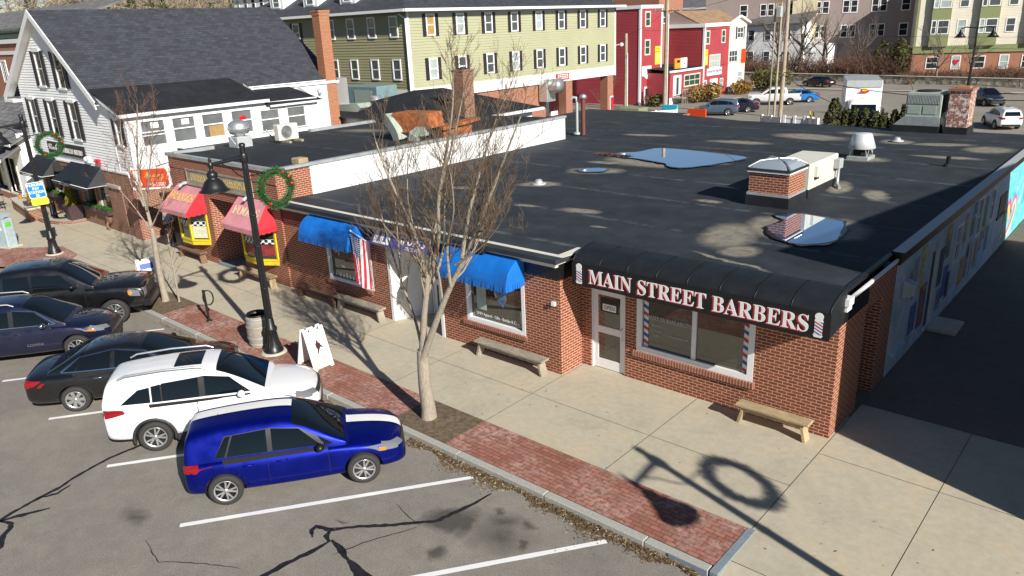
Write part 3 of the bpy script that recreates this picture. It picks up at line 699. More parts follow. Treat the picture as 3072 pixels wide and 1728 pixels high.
for (xa, xb, ya, yb, za, zb) in ((-18.4, -.1, 24.58, 24.6, 2.8, 3.1),): b.box(xa, xb, ya, yb, za, zb)
b.add([(-26, 15.15, 2.95), (-18.4, 15.15, 3.05), (-18.4, 25.5, 3.12), (-18.4, 27.5, 3.0), (-26, 27.5, 2.95)], [(0, 1, 2, 3, 4)])
b.add([(-18.4, 24.55, 3.08), (-13.2, 24.55, 3.08), (-18.4, 26.0, 3.10)], [(0, 1, 2)])
b.build('flat_roof', M['roof_main'], shop)
b = MB(); b.box(-.16, .10, 3.6, 24.6, 3.02, 3.17); b.box(-.02, .06, 3.6, 24.6, 2.86, 3.02, 1); b.box(-.12, .14, 3.6, 24.6, 3.17, 3.19, 2)
b.box(-.20, -.09, .3, 3.6, 3.05, 3.135); b.build('roof_edge', [M['black_panel'], M['black_panel'], M['grey_paint']], shop)
# mural wall along the alley
b = MB(); mw = [(9.55, 10.25, 1.28, 2.45), (12.2, 12.85, 1.5, 2.75), (14.2, 14.75, 1.55, 2.7), (14.9, 15.25, 1.75, 2.75)]
md = (6.95, 7.65, .05, 2.32)
wallpanel(b, 'x', .012, 3.66, 17.0, -.05, 2.9, mw[:0]+[mw[0], mw[1], mw[2], (6.95, 7.65, .05, 2.32)], .10, 1, 0, 3)
wallpanel(b, 'x', .012, 17.0, 24.6, -.05, 2.9, [], 0, 1, 1); b.quad((.012, 3.66, -.05), (-.3, 3.66, -.05), (-.3, 3.66, 2.9), (.012, 3.66, 2.9))
m_, t_, b_ = new_mat('mural_pale'); uv_, p_ = wall_uv(t_); n_ = noise(t_, p_, .9, 5, .6); L(t_, ramp(t_, n_.outputs['Fac'], [(.35, (.34, .43, .54)), (.5, (.50, .58, .64)), (.65, (.28, .44, .52))]), b_.inputs['Base Color']); b_.inputs['Roughness'].default_value = .7
mt_, t_, b_ = new_mat('mural_teal'); uv_, p_ = wall_uv(t_); n_ = noise(t_, p_, 1.3, 5, .6, .5); L(t_, ramp(t_, n_.outputs['Fac'], [(.38, (.06, .40, .46)), (.48, (.16, .56, .58)), (.56, (.10, .48, .55)), (.66, (.45, .66, .66))]), b_.inputs['Base Color']); b_.inputs['Roughness'].default_value = .7
mural = b.build('mural_wall', [m_, mt_, M['white_paint'], M['white_trim']], shop)
# painted pictures of the mural: flat patches a few mm proud
r2 = random.Random(11); cols = [(.50, .32, .10), (.30, .11, .13), (.44, .15, .28), (.08, .14, .34), (.18, .26, .12), (.50, .44, .14), (.08, .08, .11), (.24, .30, .44), (.44, .24, .18), (.10, .28, .38)]
mcols = [mat('mural_paint', c, .7, var=.5, vscale=6, obj=False) for c in cols]
b = MB()
def mq(y0, y1, z0, z1, mi, sk=0.0, x=.017): b.quad((x, y0, z0), (x, y1, z0), (x, y1+sk, z1), (x, y0+sk, z1), mi)
spec = [(4.9, 5.15, 1.9, 2.35, 0), (5.2, 5.6, 1.5, 2.6, 7), (5.75, 6.2, 1.5, 2.75, 5), (5.3, 5.9, .5, 1.3, 3), (6.1, 6.75, .4, 1.6, 1), (7.8, 8.3, 1.1, 2.2, 6), (8.0, 8.55, .3, .95, 9), (8.5, 9.1, .55, 1.5, 3), (8.3, 8.9, 1.75, 2.7, 4), (9.0, 9.4, .4, 1.2, 6), (10.5, 10.9, 1.7, 2.6, 8), (10.6, 11.2, .3, 1.2, 0), (11.3, 11.7, .4, 1.5, 2), (11.4, 11.9, 1.7, 2.3, 4), (12.0, 12.15, .3, 1.4, 2), (12.5, 12.95, .4, 1.35, 8), (13.1, 13.5, .8, 1.5, 7), (13.2, 13.7, 1.6, 2.6, 4), (13.6, 13.95, 1.1, 1.6, 5), (14.0, 14.5, .6, 1.45, 9), (11.5, 12.0, 2.35, 2.75, 9)]
for y0, y1, z0, z1, c in spec:
    n = r2.randint(1, 3); mq(y0, y1, z0, z1, c)
    for k in range(n):
        a, d = sorted((r2.uniform(y0, y1), r2.uniform(y0, y1))); e, f = sorted((r2.uniform(z0, z1), r2.uniform(z0, z1)))
        if d-a > .08 and f-e > .08: mq(a, d, e, f, r2.randrange(10), 0, .0185+.001*k)
b.build('mural_painting', mcols, mural)
# sunlit end of the mural: dark plaque and a looping pink and yellow ribbon
def ribbon(pts, w_, x, m, name):
    b = MB(); F = []
    for i in range(len(pts)-1):
        for k in range(6):
            t0 = k/6; p0 = pts[max(i-1, 0)]; p1 = pts[i]; p2 = pts[i+1]; p3 = pts[min(i+2, len(pts)-1)]
            F.append(tuple(.5*((2*p1[c])+(-p0[c]+p2[c])*t0+(2*p0[c]-5*p1[c]+4*p2[c]-p3[c])*t0*t0+(-p0[c]+3*p1[c]-3*p2[c]+p3[c])*t0**3) for c in (0, 1)))
    F.append(pts[-1]); row = []
    for i in range(len(F)):
        a, c = F[max(i-1, 0)], F[min(i+1, len(F)-1)]; d = Vector((c[0]-a[0], c[1]-a[1])).normalized(); s = Vector((-d.y, d.x))*w_
        row.append(((x, F[i][0]-s.x, F[i][1]-s.y), (x, F[i][0]+s.x, F[i][1]+s.y)))
    for i in range(len(row)-1): b.quad(row[i][0], row[i+1][0], row[i+1][1], row[i][1])
    return b.build(name, m, mural)
heart = [(16.9, .15), (17.3, .8), (17.55, 1.25), (17.9, 1.5), (18.2, 1.25), (18.3, .95), (18.6, 1.2), (19.0, 1.45), (19.35, 1.1), (19.0, .6), (18.3, .25), (17.9, .05)]
ribbon(heart, .20, .016, mat('mural_pink', (.62, .10, .30), .6, var=.2), 'mural_ribbon'); ribbon([(y-.05, z-.14) for y, z in heart[:6]], .13, .018, mat('mural_yellow', (.75, .58, .16), .6, var=.2), 'mural_ribbon')
ribbon([(y+.02, z-.06) for y, z in heart[6:]], .10, .018, mat('mural_cream', (.75, .62, .36), .6, var=.2), 'mural_ribbon')
b = MB(); b.box(.013, .04, 15.75, 16.9, 1.45, 2.15); b.box(.0125, .05, 15.6, 16.95, 1.32, 1.42); b.build('dark_panel', M['black_panel'], shop)
b = MB()
for (y0, y1, z0, z1) in mw[:3]:
    b.box(-.06, -.05, y0, y1, z0, z1)
b.build('alley_window', M['glass'], shop)
b = MB()
for (y0, y1, z0, z1) in mw[:3]:
    b.box(-.05, .03, y0, y0+.06, z0, z1); b.box(-.05, .03, y1-.06, y1, z0, z1); b.box(-.05, .03, y0+.06, y1-.06, z0, z0+.06); b.box(-.05, .03, y0+.06, y1-.06, z1-.06, z1); b.box(-.045, .0, y0+.06, y1-.06, (z0+z1)/2-.02, (z0+z1)/2+.02)
b.build('window_frame', M['white_trim'], shop)
b = MB(); b.box(-.09, -.07, 6.95, 7.65, .05, 2.32); b.build('side_door', M['black_panel'], shop)
b = MB(); b.bbox(.02, .75, 7.3, 8.35, -.02, .10, .02); b.build('door_step', M['concrete_light'], shop)
b = MB(); b.box(-.59, -.55, 1.62, 2.72, -.02, 2.35); b.build('back_door', M['dark'], shop)
b = MB(); b.prism([(.02, 4.3, 2.28), (.30, 4.3, 2.2), (.30, 4.3, 1.95), (.02, 4.3, 1.85)], (0, .3, 0)); b.build('wall_light', M['grey_paint'], shop)
b = MB(); b.box(.013, .10, 3.95, 4.9, .42, .50); b.build('wall_ledge', m_, shop)

def shop_window(parent, axis, c, u0, u1, z0, z1, fw=.10, mull=(), depth=.09, glass='glass_shop', frame='white_trim', rail=(), sgn=-1, names=('shop_window', 'window_frame')):
    """glass set back in its opening with a frame around; the frame is a sub-part of the window"""
    bg = MB(); bf = MB()
    d0 = c-sgn*depth
    def bx(m, ua, ub, za, zb, da, db):
        lo, hi = sorted((c-sgn*da, c-sgn*db))
        if axis == 'y': m.box(ua, ub, lo, hi, za, zb)
        else: m.box(lo, hi, ua, ub, za, zb)
    bx(bg, u0+fw, u1-fw, z0+fw, z1-fw, depth-.005, depth+.015)
    bx(bf, u0, u0+fw, z0, z1, -.012, depth+.03); bx(bf, u1-fw, u1, z0, z1, -.012, depth+.03)
    bx(bf, u0+fw, u1-fw, z0, z0+fw, -.014, depth+.03); bx(bf, u0+fw, u1-fw, z1-fw, z1, -.012, depth+.03)
    for u in mull: bx(bf, u-fw*.4, u+fw*.4, z0+fw, z1-fw, depth*.4, depth+.03)
    for z in rail: bx(bf, u0+fw, u1-fw, z-fw*.3, z+fw*.3, depth*.4, depth+.028)
    g = bg.build(names[0], M[glass], parent); bf.build(names[1], M[frame], g); return g
g1 = shop_window(shop, 'y', HY, *win1, fw=.11); g2 = shop_window(shop, 'y', HY, *win2, fw=.11); g3 = shop_window(shop, 'y', 0, *bw, fw=.14, mull=(-3.19,), depth=.07)
# barber-stripe strips just inside both ends of the barber window
for x in (-4.53, -2.0):
    b = MB(); b.box(x, x+.12, .055, .058, .95, 2.5); b.build('barber_stripe', M['barber'], g3)
def wtxt(body, size, x, z, parent, m='grey_text', y=.054, xs=1): return text_mesh('window_lettering', body, size, face_y(x, y, z), M[m], parent, .001, xs=xs)
wtxt(sans('BASED ON AVAILABILITY'), .13, -3.85, 1.72, g3, xs=.72); wtxt(bold('Barber'), .09, -4.18, 1.55, g3); wtxt(bold('Contact'), .09, -4.18, 1.42, g3); wtxt(bold('Info'), .09, -4.18, 1.29, g3); wtxt(bold('mainstbarbers.com'), .085, -3.6, 1.36, g3, xs=.8)
# window dressing: lettering and goods
wtxt('UNH Apparel - Gifts - Bottles & Cans', .13, -8.55, 1.02, g2, 'white_sign', HY+.075, .78)
b = MB()
for (x0, x1, z0, z1) in ((-9.3, -8.95, 1.15, 1.95), (-7.75, -7.65, 1.05, 1.4)): b.box(x0, x1, HY+.078, HY+.082, z0, z1)
b.build('window_display', M['glass_blind'], g2)
b = MB(); r2 = random.Random(4)
b.poly([(-8.75, HY+.077, 1.95), (-8.25, HY+.077, 2.05), (-8.2, HY+.077, 1.6), (-8.35, HY+.077, 1.35), (-8.5, HY+.077, 1.5), (-8.62, HY+.077, 1.75)]); b.build('hanging_bag', mat('blue_bag', (.10, .16, .30), .4, var=.4, vscale=8), g2)
b = MB(); b.lathe([(.13, 0), (.15, .1), (.10, .26), (.001, .27)], (-8.45, HY+.0, 0), 8, M=Matrix.Rotation(R(0), 4, 'X')); 
b = MB()
for i in range(9):
    x = -15.55+i*.17; h = r2.uniform(.10, .26); b.box(x, x+.11, HY+.076, HY+.08, .92, .92+h)
b.box(-15.4, -15.2, HY+.077, HY+.081, 1.25, 1.33); b.build('window_display', M['white_sign'], g1)
# shop doors
def glazed_door(parent, x0, x1, y, z1, handle=True, label=None):
    b = MB(); fw = .13
    b.bbox(x0, x0+.05, y-.02, y+.10, 0, z1, .004); b.bbox(x1-.05, x1, y-.02, y+.10, 0, z1, .004); b.box(x0+.05, x1-.05, y-.018, y+.10, z1-.05, z1)
    fr = b.build('door_frame', M['white_trim'], parent); a, c = x0+.055, x1-.055
    b = MB(); b.box(a, a+fw, y+.01, y+.06, .02, z1-.06); b.box(c-fw, c, y+.01, y+.06, .02, z1-.06); b.box(a+fw, c-fw, y+.012, y+.06, .02, .27); b.box(a+fw, c-fw, y+.012, y+.06, z1-.19, z1-.06); b.box(a+fw, c-fw, y+.012, y+.06, .99, 1.17)
    d = b.build('shop_door', M['white_trim'], parent)
    b = MB(); b.box(a+fw, c-fw, y+.03, y+.045, .27, .99); b.box(a+fw, c-fw, y+.03, y+.045, 1.17, z1-.19); b.build('door_glass', M['glass_shop'], d)
    b = MB(); b.tube([(c-.06, y+.0, .92), (c-.06, y-.06, .95), (c-.06, y-.06, 1.22), (c-.06, y+.0, 1.25)], .014, 6); b.build('door_handle', M['chrome'], d)
    return d
d1 = glazed_door(shop, -6.06, -5.03, .05, 2.2)
b = MB(); b.box(-5.75, -5.35, .072, .076, 1.60, 1.78); b.build('open_plate', M['white_sign'], d1); text_mesh('open_lettering', 'OPEN', .15, face_y(-5.55, .0715, 1.69), M['black_text'], d1, .001, xs=.85)
b = MB(); b.box(-5.82, -5.28, .077, .079, 1.56, 1.95); b.build('door_sign_back', M['black_panel'], d1)
# recessed white entry of the sports shop
b = MB(); y1 = HY+1.15
b.quad((-12.85, HY, -.02), (-12.85, HY, 2.56), (-12.3, y1, 2.56), (-12.3, y1, -.02)); b.quad((-10.65, HY, 2.56), (-10.65, HY, -.02), (-10.95, y1, -.02), (-10.95, y1, 2.56)); b.quad((-12.3, y1, 2.2), (-10.95, y1, 2.2), (-10.95, y1, 2.56), (-12.3, y1, 2.56))
b.quad((-12.85, HY, 2.555), (-10.65, HY, 2.555), (-10.95, y1, 2.555), (-12.3, y1, 2.555)); b.box(-12.92, -12.80, HY-.02, HY+.05, 0, 2.56); b.box(-10.70, -10.58, HY-.02, HY+.05, 0, 2.56)
for z in (.9, 1.5): b.box(-12.30, -12.2, y1-.02, y1+.02, 0, 2.2)
en = b.build('entry_recess', M['white_paint'], shop)
b = MB(); b.quad((-10.68, HY+.12, .25), (-10.68, HY+.12, 2.1), (-10.93, HY+1.02, 2.1), (-10.93, HY+1.02, .25)); b.quad((-12.80, HY+.2, 1.25), (-12.80, HY+.2, 2.05), (-12.40, HY+.98, 2.05), (-12.40, HY+.98, 1.25)); 
for k in range(8):
    x_, y_, z_ = b.v[k]; b.v[k] = (x_+(.02 if x_ < -11.5 else -.02), y_, z_)
b.build('entry_glass', M['glass_shop'], en)
b = MB(); b.box(-11.9, -11.35, HY-.035, HY-.02, 1.35, 2.0); 
glazed_door(shop, -12.25, -11.0, y1-.03, 2.2)
# small fittings on the brickwork
b = MB(); b.box(-6.56, -6.46, HY-.10, HY-.02, 1.86, 1.96); b.box(-6.53, -6.49, HY-.02, HY, 1.88, 1.94); b.build('security_camera', M['white_trim'], shop)
b = MB(); b.tube([(-8.6, HY-.32, 2.98), (-8.6, HY-.22, 3.0)], .05, 8); b.bbox(-8.72, -8.48, HY-.42, HY-.32, 2.96, 3.06, .02); b.build('floodlight', M['black_metal'], shop)

# ---------------- awnings and signs
def barrel_awning(name, label, x0, x1, y, z0, rz, ry, val, m, group=None):
    t = thing(name, label, 'awning', ((x0+x1)/2, y, z0), 0, group); n = 12
    prof = [(y-ry*math.cos(math.pi/2*i/n)**.9, z0+rz*math.sin(math.pi/2*i/n)) for i in range(n+1)]
    b = MB()
    for i in range(n):
        (ya, za), (yb, zb) = prof[i], prof[i+1]; seg = 10
        for k in range(seg):
            xa, xb = x0+(x1-x0)*k/seg, x0+(x1-x0)*(k+1)/seg
            sg = lambda x, z: .018*math.sin((x-x0)*5.5)*math.sin(math.pi*(z-z0)/rz)
            b.quad((xa, ya-sg(xa, za), za), (xb, ya-sg(xb, za), za), (xb, yb-sg(xb, zb), zb), (xa, yb-sg(xa, zb), zb), 0, True)
    b.build('canopy', m, t)
    for x, flip in ((x0, False), (x1, True)):
        b = MB(); pts = [(x, p[0], p[1]) for p in prof]+[(x, y, z0)]
        b.poly(pts if not flip else pts[::-1]); b.build('end_panel', m, t)
    b = MB(); nn = 40; r3 = random.Random(int(x0*10)); P = []
    path = [(x0, y, 0)] + [(x0, y-ry*k/8, 0) for k in range(1, 9)] + [(x0+(x1-x0)*k/nn, y-ry, 0) for k in range(1, nn+1)] + [(x1, y-ry+ry*k/8, 0) for k in range(1, 9)]
    for i in range(len(path)-1):
        a, c = path[i], path[i+1]; da = val*(1+.10*math.sin(i*1.9)); dc = val*(1+.10*math.sin((i+1)*1.9))
        of = -.015*abs(math.sin(i*1.3)); b.quad((a[0], a[1]+of, z0), (a[0], a[1]+of*2, z0-da), (c[0], c[1]+of*2, z0-dc), (c[0], c[1]+of, z0), 0, True)
    b.build('valance', m, t); return t
barrel_awning('barrel_awning', 'blue barrel awning over the shop window beside the flag', -16.38, -13.85, HY-.02, 2.35, .62, .72, .16, M['blue_fabric'], 'blue barrel awnings')
barrel_awning('barrel_awning', 'blue barrel awning over the gift shop window beside the corner pier, sunlit end', -9.92, -7.46, HY-.02, 2.35, .62, .72, .16, M['blue_fabric'], 'blue barrel awnings')
# barber awning with its sign board
ba = thing('shopfront_awning', 'long black barrel awning with large white barber shop lettering', 'awning', (-2.95, -.4, 2.5))
b = MB(); n = 12; y0 = -.84; zb, zt, ht = 2.52, 3.06, .30
prof = [(-.84*math.cos(math.pi/2*i/n)**.85+.04*i/n, zt+ht*math.sin(math.pi/2*i/n)) for i in range(n+1)]
for i in range(n):
    (ya, za), (yb, zb_) = prof[i], prof[i+1]
    for k in range(16):
        xa, xb = -5.96+6.02*k/16, -5.96+6.02*(k+1)/16; b.quad((xa, ya, za), (xb, ya, za), (xb, yb, zb_), (xa, yb, zb_), 0, True)
b.build('canopy', M['black_fabric'], ba)
b = MB()
for k in range(9):
    x = -5.96+6.02*k/8; b.tube([(x, p[0]-.004, p[1]+.006) for p in prof], .009, 5)
b.build('canopy_seam', M['black_panel'], ba)
for x, fl in ((-5.96, 0), (.06, 1)):
    pts = [(x, p[0], p[1]) for p in prof]+[(x, -.0, 2.62), (x, -.84, zb)]; b = MB(); b.poly(pts[::-1] if fl else pts); b.build('end_panel', M['black_fabric'], ba)
b = MB(); b.box(-5.98, .08, -.87, -.835, zb, zt); b.build('sign_board', M['black_panel'], ba)
b = MB(); b.quad((-5.95, -.84, zb+.002), (.05, -.84, zb+.002), (.05, -.01, 2.62), (-5.95, -.01, 2.62)); b.build('soffit', M['black_fabric'], ba)
TXT = bold('MAIN STREET BARBERS')
text_mesh('lettering', TXT, .50, face_y(-2.90, -.874, 2.775), M['white_sign'], ba, .004, xs=.885)
text_mesh('lettering_shadow', TXT, .50, face_y(-2.938, -.8722, 2.753), M['red_text'], ba, .0015, xs=.885)
for x in (-5.77, -.13):
    b = MB(); b.box(x-.075, x+.075, -.880, -.871, 2.62, 2.90); p1 = b.build('barber_pole', M['barber_small'], ba)
    b = MB(); b.lathe([(.001, 0), (.07, .0), (.095, .012), (.10, .03)], (x, -.871, 2.60), 4); b = MB()
    disc = lambda cx, cz, r, n=16: [(cx+r*math.cos(2*math.pi*i/n), -.879, cz+r*math.sin(2*math.pi*i/n)) for i in range(n)]
    b.prism(disc(x, 2.985, .082)[::-1], (0, .008, 0)); b.prism([(x-.085, -.8805, 2.885), (x+.085, -.8805, 2.885), (x+.07, -.8805, 2.93), (x-.07, -.8805, 2.93)][::-1], (0, .0095, 0)); b.prism([(x-.095, -.8805, 2.615), (x+.095, -.8805, 2.615), (x+.07, -.8805, 2.565), (x-.07, -.8805, 2.565)], (0, .0095, 0))
    b.build('pole_cap', M['white_sign'], p1)
# sports shop sign: tilted box awning in violet
hs = thing('shop_sign', 'violet sign board with a big white H over the white sports shop door', 'sign', (-11.95, HY, 2.75))
b = MB(); b.prism([(-13.22, HY-.36, 2.50), (-13.22, HY-.02, 3.06), (-13.22, HY-.02, 2.5)], (2.52, 0, 0)); b.build('sign_body', M['violet_sign'], hs)
tl = math.atan2(.34, .56)
def hsign(x, s, dd=.008): z = 2.5+.56*s; y = HY-.36+.34*s; nrm = Vector((0, -math.cos(tl), math.sin(tl)))*dd; return face_y(x, y+nrm.y, z+nrm.z, tl)
b = MB(); Mh = hsign(-12.75, .5, .003); b.box(-.36, .36, -.27, .27, 0, .003, 0, Mh); b.build('letter_block', M['white_sign'], hs)
text_mesh('letter', bold('H'), .70, hsign(-12.75, .52, .008), M['violet_sign'], hs, .003, xs=.95)
text_mesh('lettering', sans('AYDEN'), .30, hsign(-11.45, .78), M['white_sign'], hs, .002); text_mesh('lettering', sans('SPORTS'), .30, hsign(-11.45, .42), M['white_sign'], hs, .002); text_mesh('lettering', 'SINCE 1978', .13, hsign(-11.35, .12), M['white_sign'], hs, .002)
# flag
fl = thing('flag', 'american flag hanging limp from a short pole beside the blue awning', 'flag', (-13.75, HY, 2.6))
b = MB(); b.tube([(-13.75, HY, 2.35), (-13.72, HY-.62, 2.86)], .014, 6); b.ball((-13.72, HY-.63, 2.87), .03, 8); b.build('flag_pole', M['white_trim'], fl)
def m_flag():
    m, t, b = new_mat('flag_cloth'); uv = N(t, "UVMap").outputs[0]; sp = N(t, "SeparateXYZ"); L(t, uv, sp.inputs[0])
    st = mth(t, 'GREATER_THAN', mth(t, 'FRACT', mth(t, 'MULTIPLY', sp.outputs[0], 6.5)), .5)
    col = mixc(t, st, (.50, .02, .05), (.72, .70, .68)); can = mth(t, 'MULTIPLY', mth(t, 'LESS_THAN', sp.outputs[0], .54), mth(t, 'GREATER_THAN', sp.outputs[1], .60))
    sc = N(t, "Mapping"); L(t, uv, sc.inputs[0]); sc.inputs['Scale'].default_value = (16, 25, 1); fr = N(t, "VectorMath", operation='FRACTION'); L(t, sc.outputs[0], fr.inputs[0])
    dv = N(t, "VectorMath", operation='DISTANCE'); L(t, fr.outputs[0], dv.inputs[0]); dv.inputs[1].default_value = (.5, .5, 0); star = mth(t, 'LESS_THAN', dv.outputs['Value'], .27)
    col = mixc(t, can, col, mixc(t, star, (.02, .035, .14), (.75, .75, .75))); L(t, col, b.inputs['Base Color']); b.inputs['Roughness'].default_value = .8; return m
me = bpy.data.meshes.new('flag_cloth'); vs = []; fs = []; uvs = []; nu, nv = 26, 30
for j in range(nv+1):
    v = j/nv
    for i in range(nu+1):
        u = i/nu; drop = 1.62*(1-v)+.28*u*(1-.3*v); fold = math.sin(u*9+v*1.5)*.07*(1-.5*v)
        x = -13.72+.10*u+.34*u*v+fold*.5+.18*(1-v)*(u-.3); y = HY-.58+.36*u-.02+fold-.10*v; z = 2.80-drop-.12*u*v
        vs.append((x, y, z)); uvs.append((u, v))
for j in range(nv):
    for i in range(nu): fs.append((j*(nu+1)+i, j*(nu+1)+i+1, (j+1)*(nu+1)+i+1, (j+1)*(nu+1)+i))
off = ROOT[fl]; me.from_pydata([(a-off.x, b_2-off.y, c-off.z) for a, b_2, c in vs], [], fs); ul = me.uv_layers.new(name='UVMap')
for p in me.polygons:
    p.use_smooth = True
    for li in p.loop_indices: ul.data[li].uv = uvs[me.loops[li].vertex_index]
me.materials.append(m_flag()); o = bpy.data.objects.new('flag_cloth', me); C.objects.link(o); o.parent = fl

# ---------------- puddles
def puddle(pts, z, name='puddle'):
    b = MB(); F = []
    n = len(pts); cx, cy = sum(p[0] for p in pts)/n, sum(p[1] for p in pts)/n
    for i in range(n):
        for k in range(6):
            t0 = k/6; p0, p1, p2, p3 = pts[(i-1) % n], pts[i], pts[(i+1) % n], pts[(i+2) % n]
            F.append([.5*((2*p1[c])+(-p0[c]+p2[c])*t0+(2*p0[c]-5*p1[c]+4*p2[c]-p3[c])*t0*t0+(-p0[c]+3*p1[c]-3*p2[c]+p3[c])*t0**3) for c in (0, 1)])
    for q in F: q[0] += rng.uniform(-.02, .02); q[1] += rng.uniform(-.03, .03)
    w_ = MB(); w_.poly([(x+(x-cx)*.03+(.05 if x > cx else -.05)+.05*math.sin(i*.7), y+(y-cy)*.03+(.05 if y > cy else -.06)+.04*math.sin(i*1.1), z-.004) for i, (x, y) in enumerate(F)]); w_.build('puddle_margin', M['wet'], kind='structure')
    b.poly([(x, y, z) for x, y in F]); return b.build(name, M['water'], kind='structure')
PZ = RZ+.036
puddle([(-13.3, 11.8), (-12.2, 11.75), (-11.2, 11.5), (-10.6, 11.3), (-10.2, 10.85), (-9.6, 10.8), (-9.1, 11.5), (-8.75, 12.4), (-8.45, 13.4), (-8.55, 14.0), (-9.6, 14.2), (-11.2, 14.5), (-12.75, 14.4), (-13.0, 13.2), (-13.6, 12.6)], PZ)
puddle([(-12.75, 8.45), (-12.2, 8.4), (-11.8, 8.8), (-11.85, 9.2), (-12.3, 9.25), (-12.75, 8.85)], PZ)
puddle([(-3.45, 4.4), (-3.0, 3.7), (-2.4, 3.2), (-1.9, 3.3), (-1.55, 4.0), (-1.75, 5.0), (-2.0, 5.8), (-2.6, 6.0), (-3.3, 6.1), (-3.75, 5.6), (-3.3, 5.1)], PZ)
b = MB(); r2 = random.Random(9)
for i in range(240):
    t0 = r2.random(); x, y = -14.25+1.5*t0+r2.gauss(0, .08), 11.98+.05*t0+r2.gauss(0, .10*(1-.3*t0)); leaf(x, y, PZ+.004+r2.uniform(0, .03), .05)
b.build('roof_leaves', [mat('red_leaf', (.14, .05, .035), .9, var=.5)], label='reddish dead leaves at the edge of the large roof puddle', cat='leaf litter', kind='stuff')
# ------------------------------------------------------------------ corner food shop (brick, two pink awnings)
FY = -.94
fz = thing('food_shop', 'two storey-high brick food shop front with yellow bay windows and grey flat roof', 'building', (-22, FY, 0))
b = MB()
wallpanel(b, 'y', FY, -26.2, -23.35, -.05, 4.08, [(-26.0, -23.9, .75, 2.6)], .1)
wallpanel(b, 'y', FY, -23.35, -21.3, 2.68, 4.08, [], 0)
wallpanel(b, 'y', FY, -21.3, -18.4, -.05, 4.08, [(-21.05, -18.95, .75, 2.6)], .1)
wallpanel(b, 'x', -18.4, FY, .45, -.05, 4.08, [(-.72, -.02, .92, 2.66)], .1, 1)
wallpanel(b, 'x', -26.2, FY, 3, -.05, 4.0, [], 0, -1)
# entrance recess: angled side walls
b.quad((-23.35, FY, -.05), (-22.7, FY+1.5, -.05), (-22.7, FY+1.5, 2.68), (-23.35, FY, 2.68)); b.quad((-21.75, FY+1.5, -.05), (-21.3, FY, -.05), (-21.3, FY, 2.68), (-21.75, FY+1.5, 2.68))
b.quad((-23.35, FY, 2.68), (-22.7, FY+1.5, 2.68), (-21.75, FY+1.5, 2.68), (-21.3, FY, 2.68))
b.build('brick_wall', M['brick'], fz)
b = MB(); b.box(-26.2, -18.38, FY-.03, FY+.01, 3.66, 3.74); b.box(-24.9, -20.0, FY-.025, FY+.01, 3.74, 3.95); b.build('brick_band', M['soldier'], fz)
b = MB(); b.box(-22.7, -21.75, FY+1.48, FY+1.5, 0, 2.68); b.build('entrance_door', M['glass_shop'], fz)
b = MB(); b.box(-22.72, -22.62, FY+1.40, FY+1.47, 0, 2.68); b.box(-21.84, -21.74, FY+1.40, FY+1.47, 0, 2.68); b.build('door_frame', M['yellow'], fz)
b = MB(); b.box(-21.60, -21.52, FY+.75, FY+.85, 0, 2.5); b.build('yellow_post', M['yellow'], fz)
b = MB(); b.box(-23.35, -21.3, FY-.06, FY+1.5, -.02, .10); b.build('threshold', M['granite_blue'], fz)
# white painted party wall and roof
b = MB(); b.box(-18.52, -18.385, .45, 15.1, 2.9, 4.12); b.box(-18.7, -18.52, 15.0, 15.1, 2.9, 4.12); b.build('white_side_wall', M['white_wall'], fz)
b = MB(); b.box(-26.3, -18.33, FY-.06, FY+.14, 4.08, 4.21); b.box(-18.55, -18.33, FY+.14, 15.15, 4.12, 4.22); b.box(-26.3, -26.12, FY+.14, 1.05, 4.06, 4.2); b.build('roof_coping', M['steel_dull'], fz)
b = MB()
b.add([(-26.15, FY+.1, 4.13), (-18.5, FY+.1, 4.13), (-18.5, 15, 4.13), (-26.15, 15, 4.0), (-29.58, 15, 3.80), (-29.58, 1.15, 3.80), (-26.15, 1.15, 4.02)], [(0, 1, 2, 3, 6), (6, 3, 4, 5)])
b.box(-29.58, -26.15, 1.05, 1.15, 3.3, 3.86); b.quad((-29.58, 15, 3.8), (-18.5, 15, 4.12), (-18.5, 15, 2.8), (-29.58, 15, 2.8))
b.build('flat_roof', M['roof_franz'], fz)
b = MB(); b.box(-28.35, -28.1, 7.2, 14.8, 3.8, 4.02); b.build('roof_kerb', M['steel_dull'], fz)
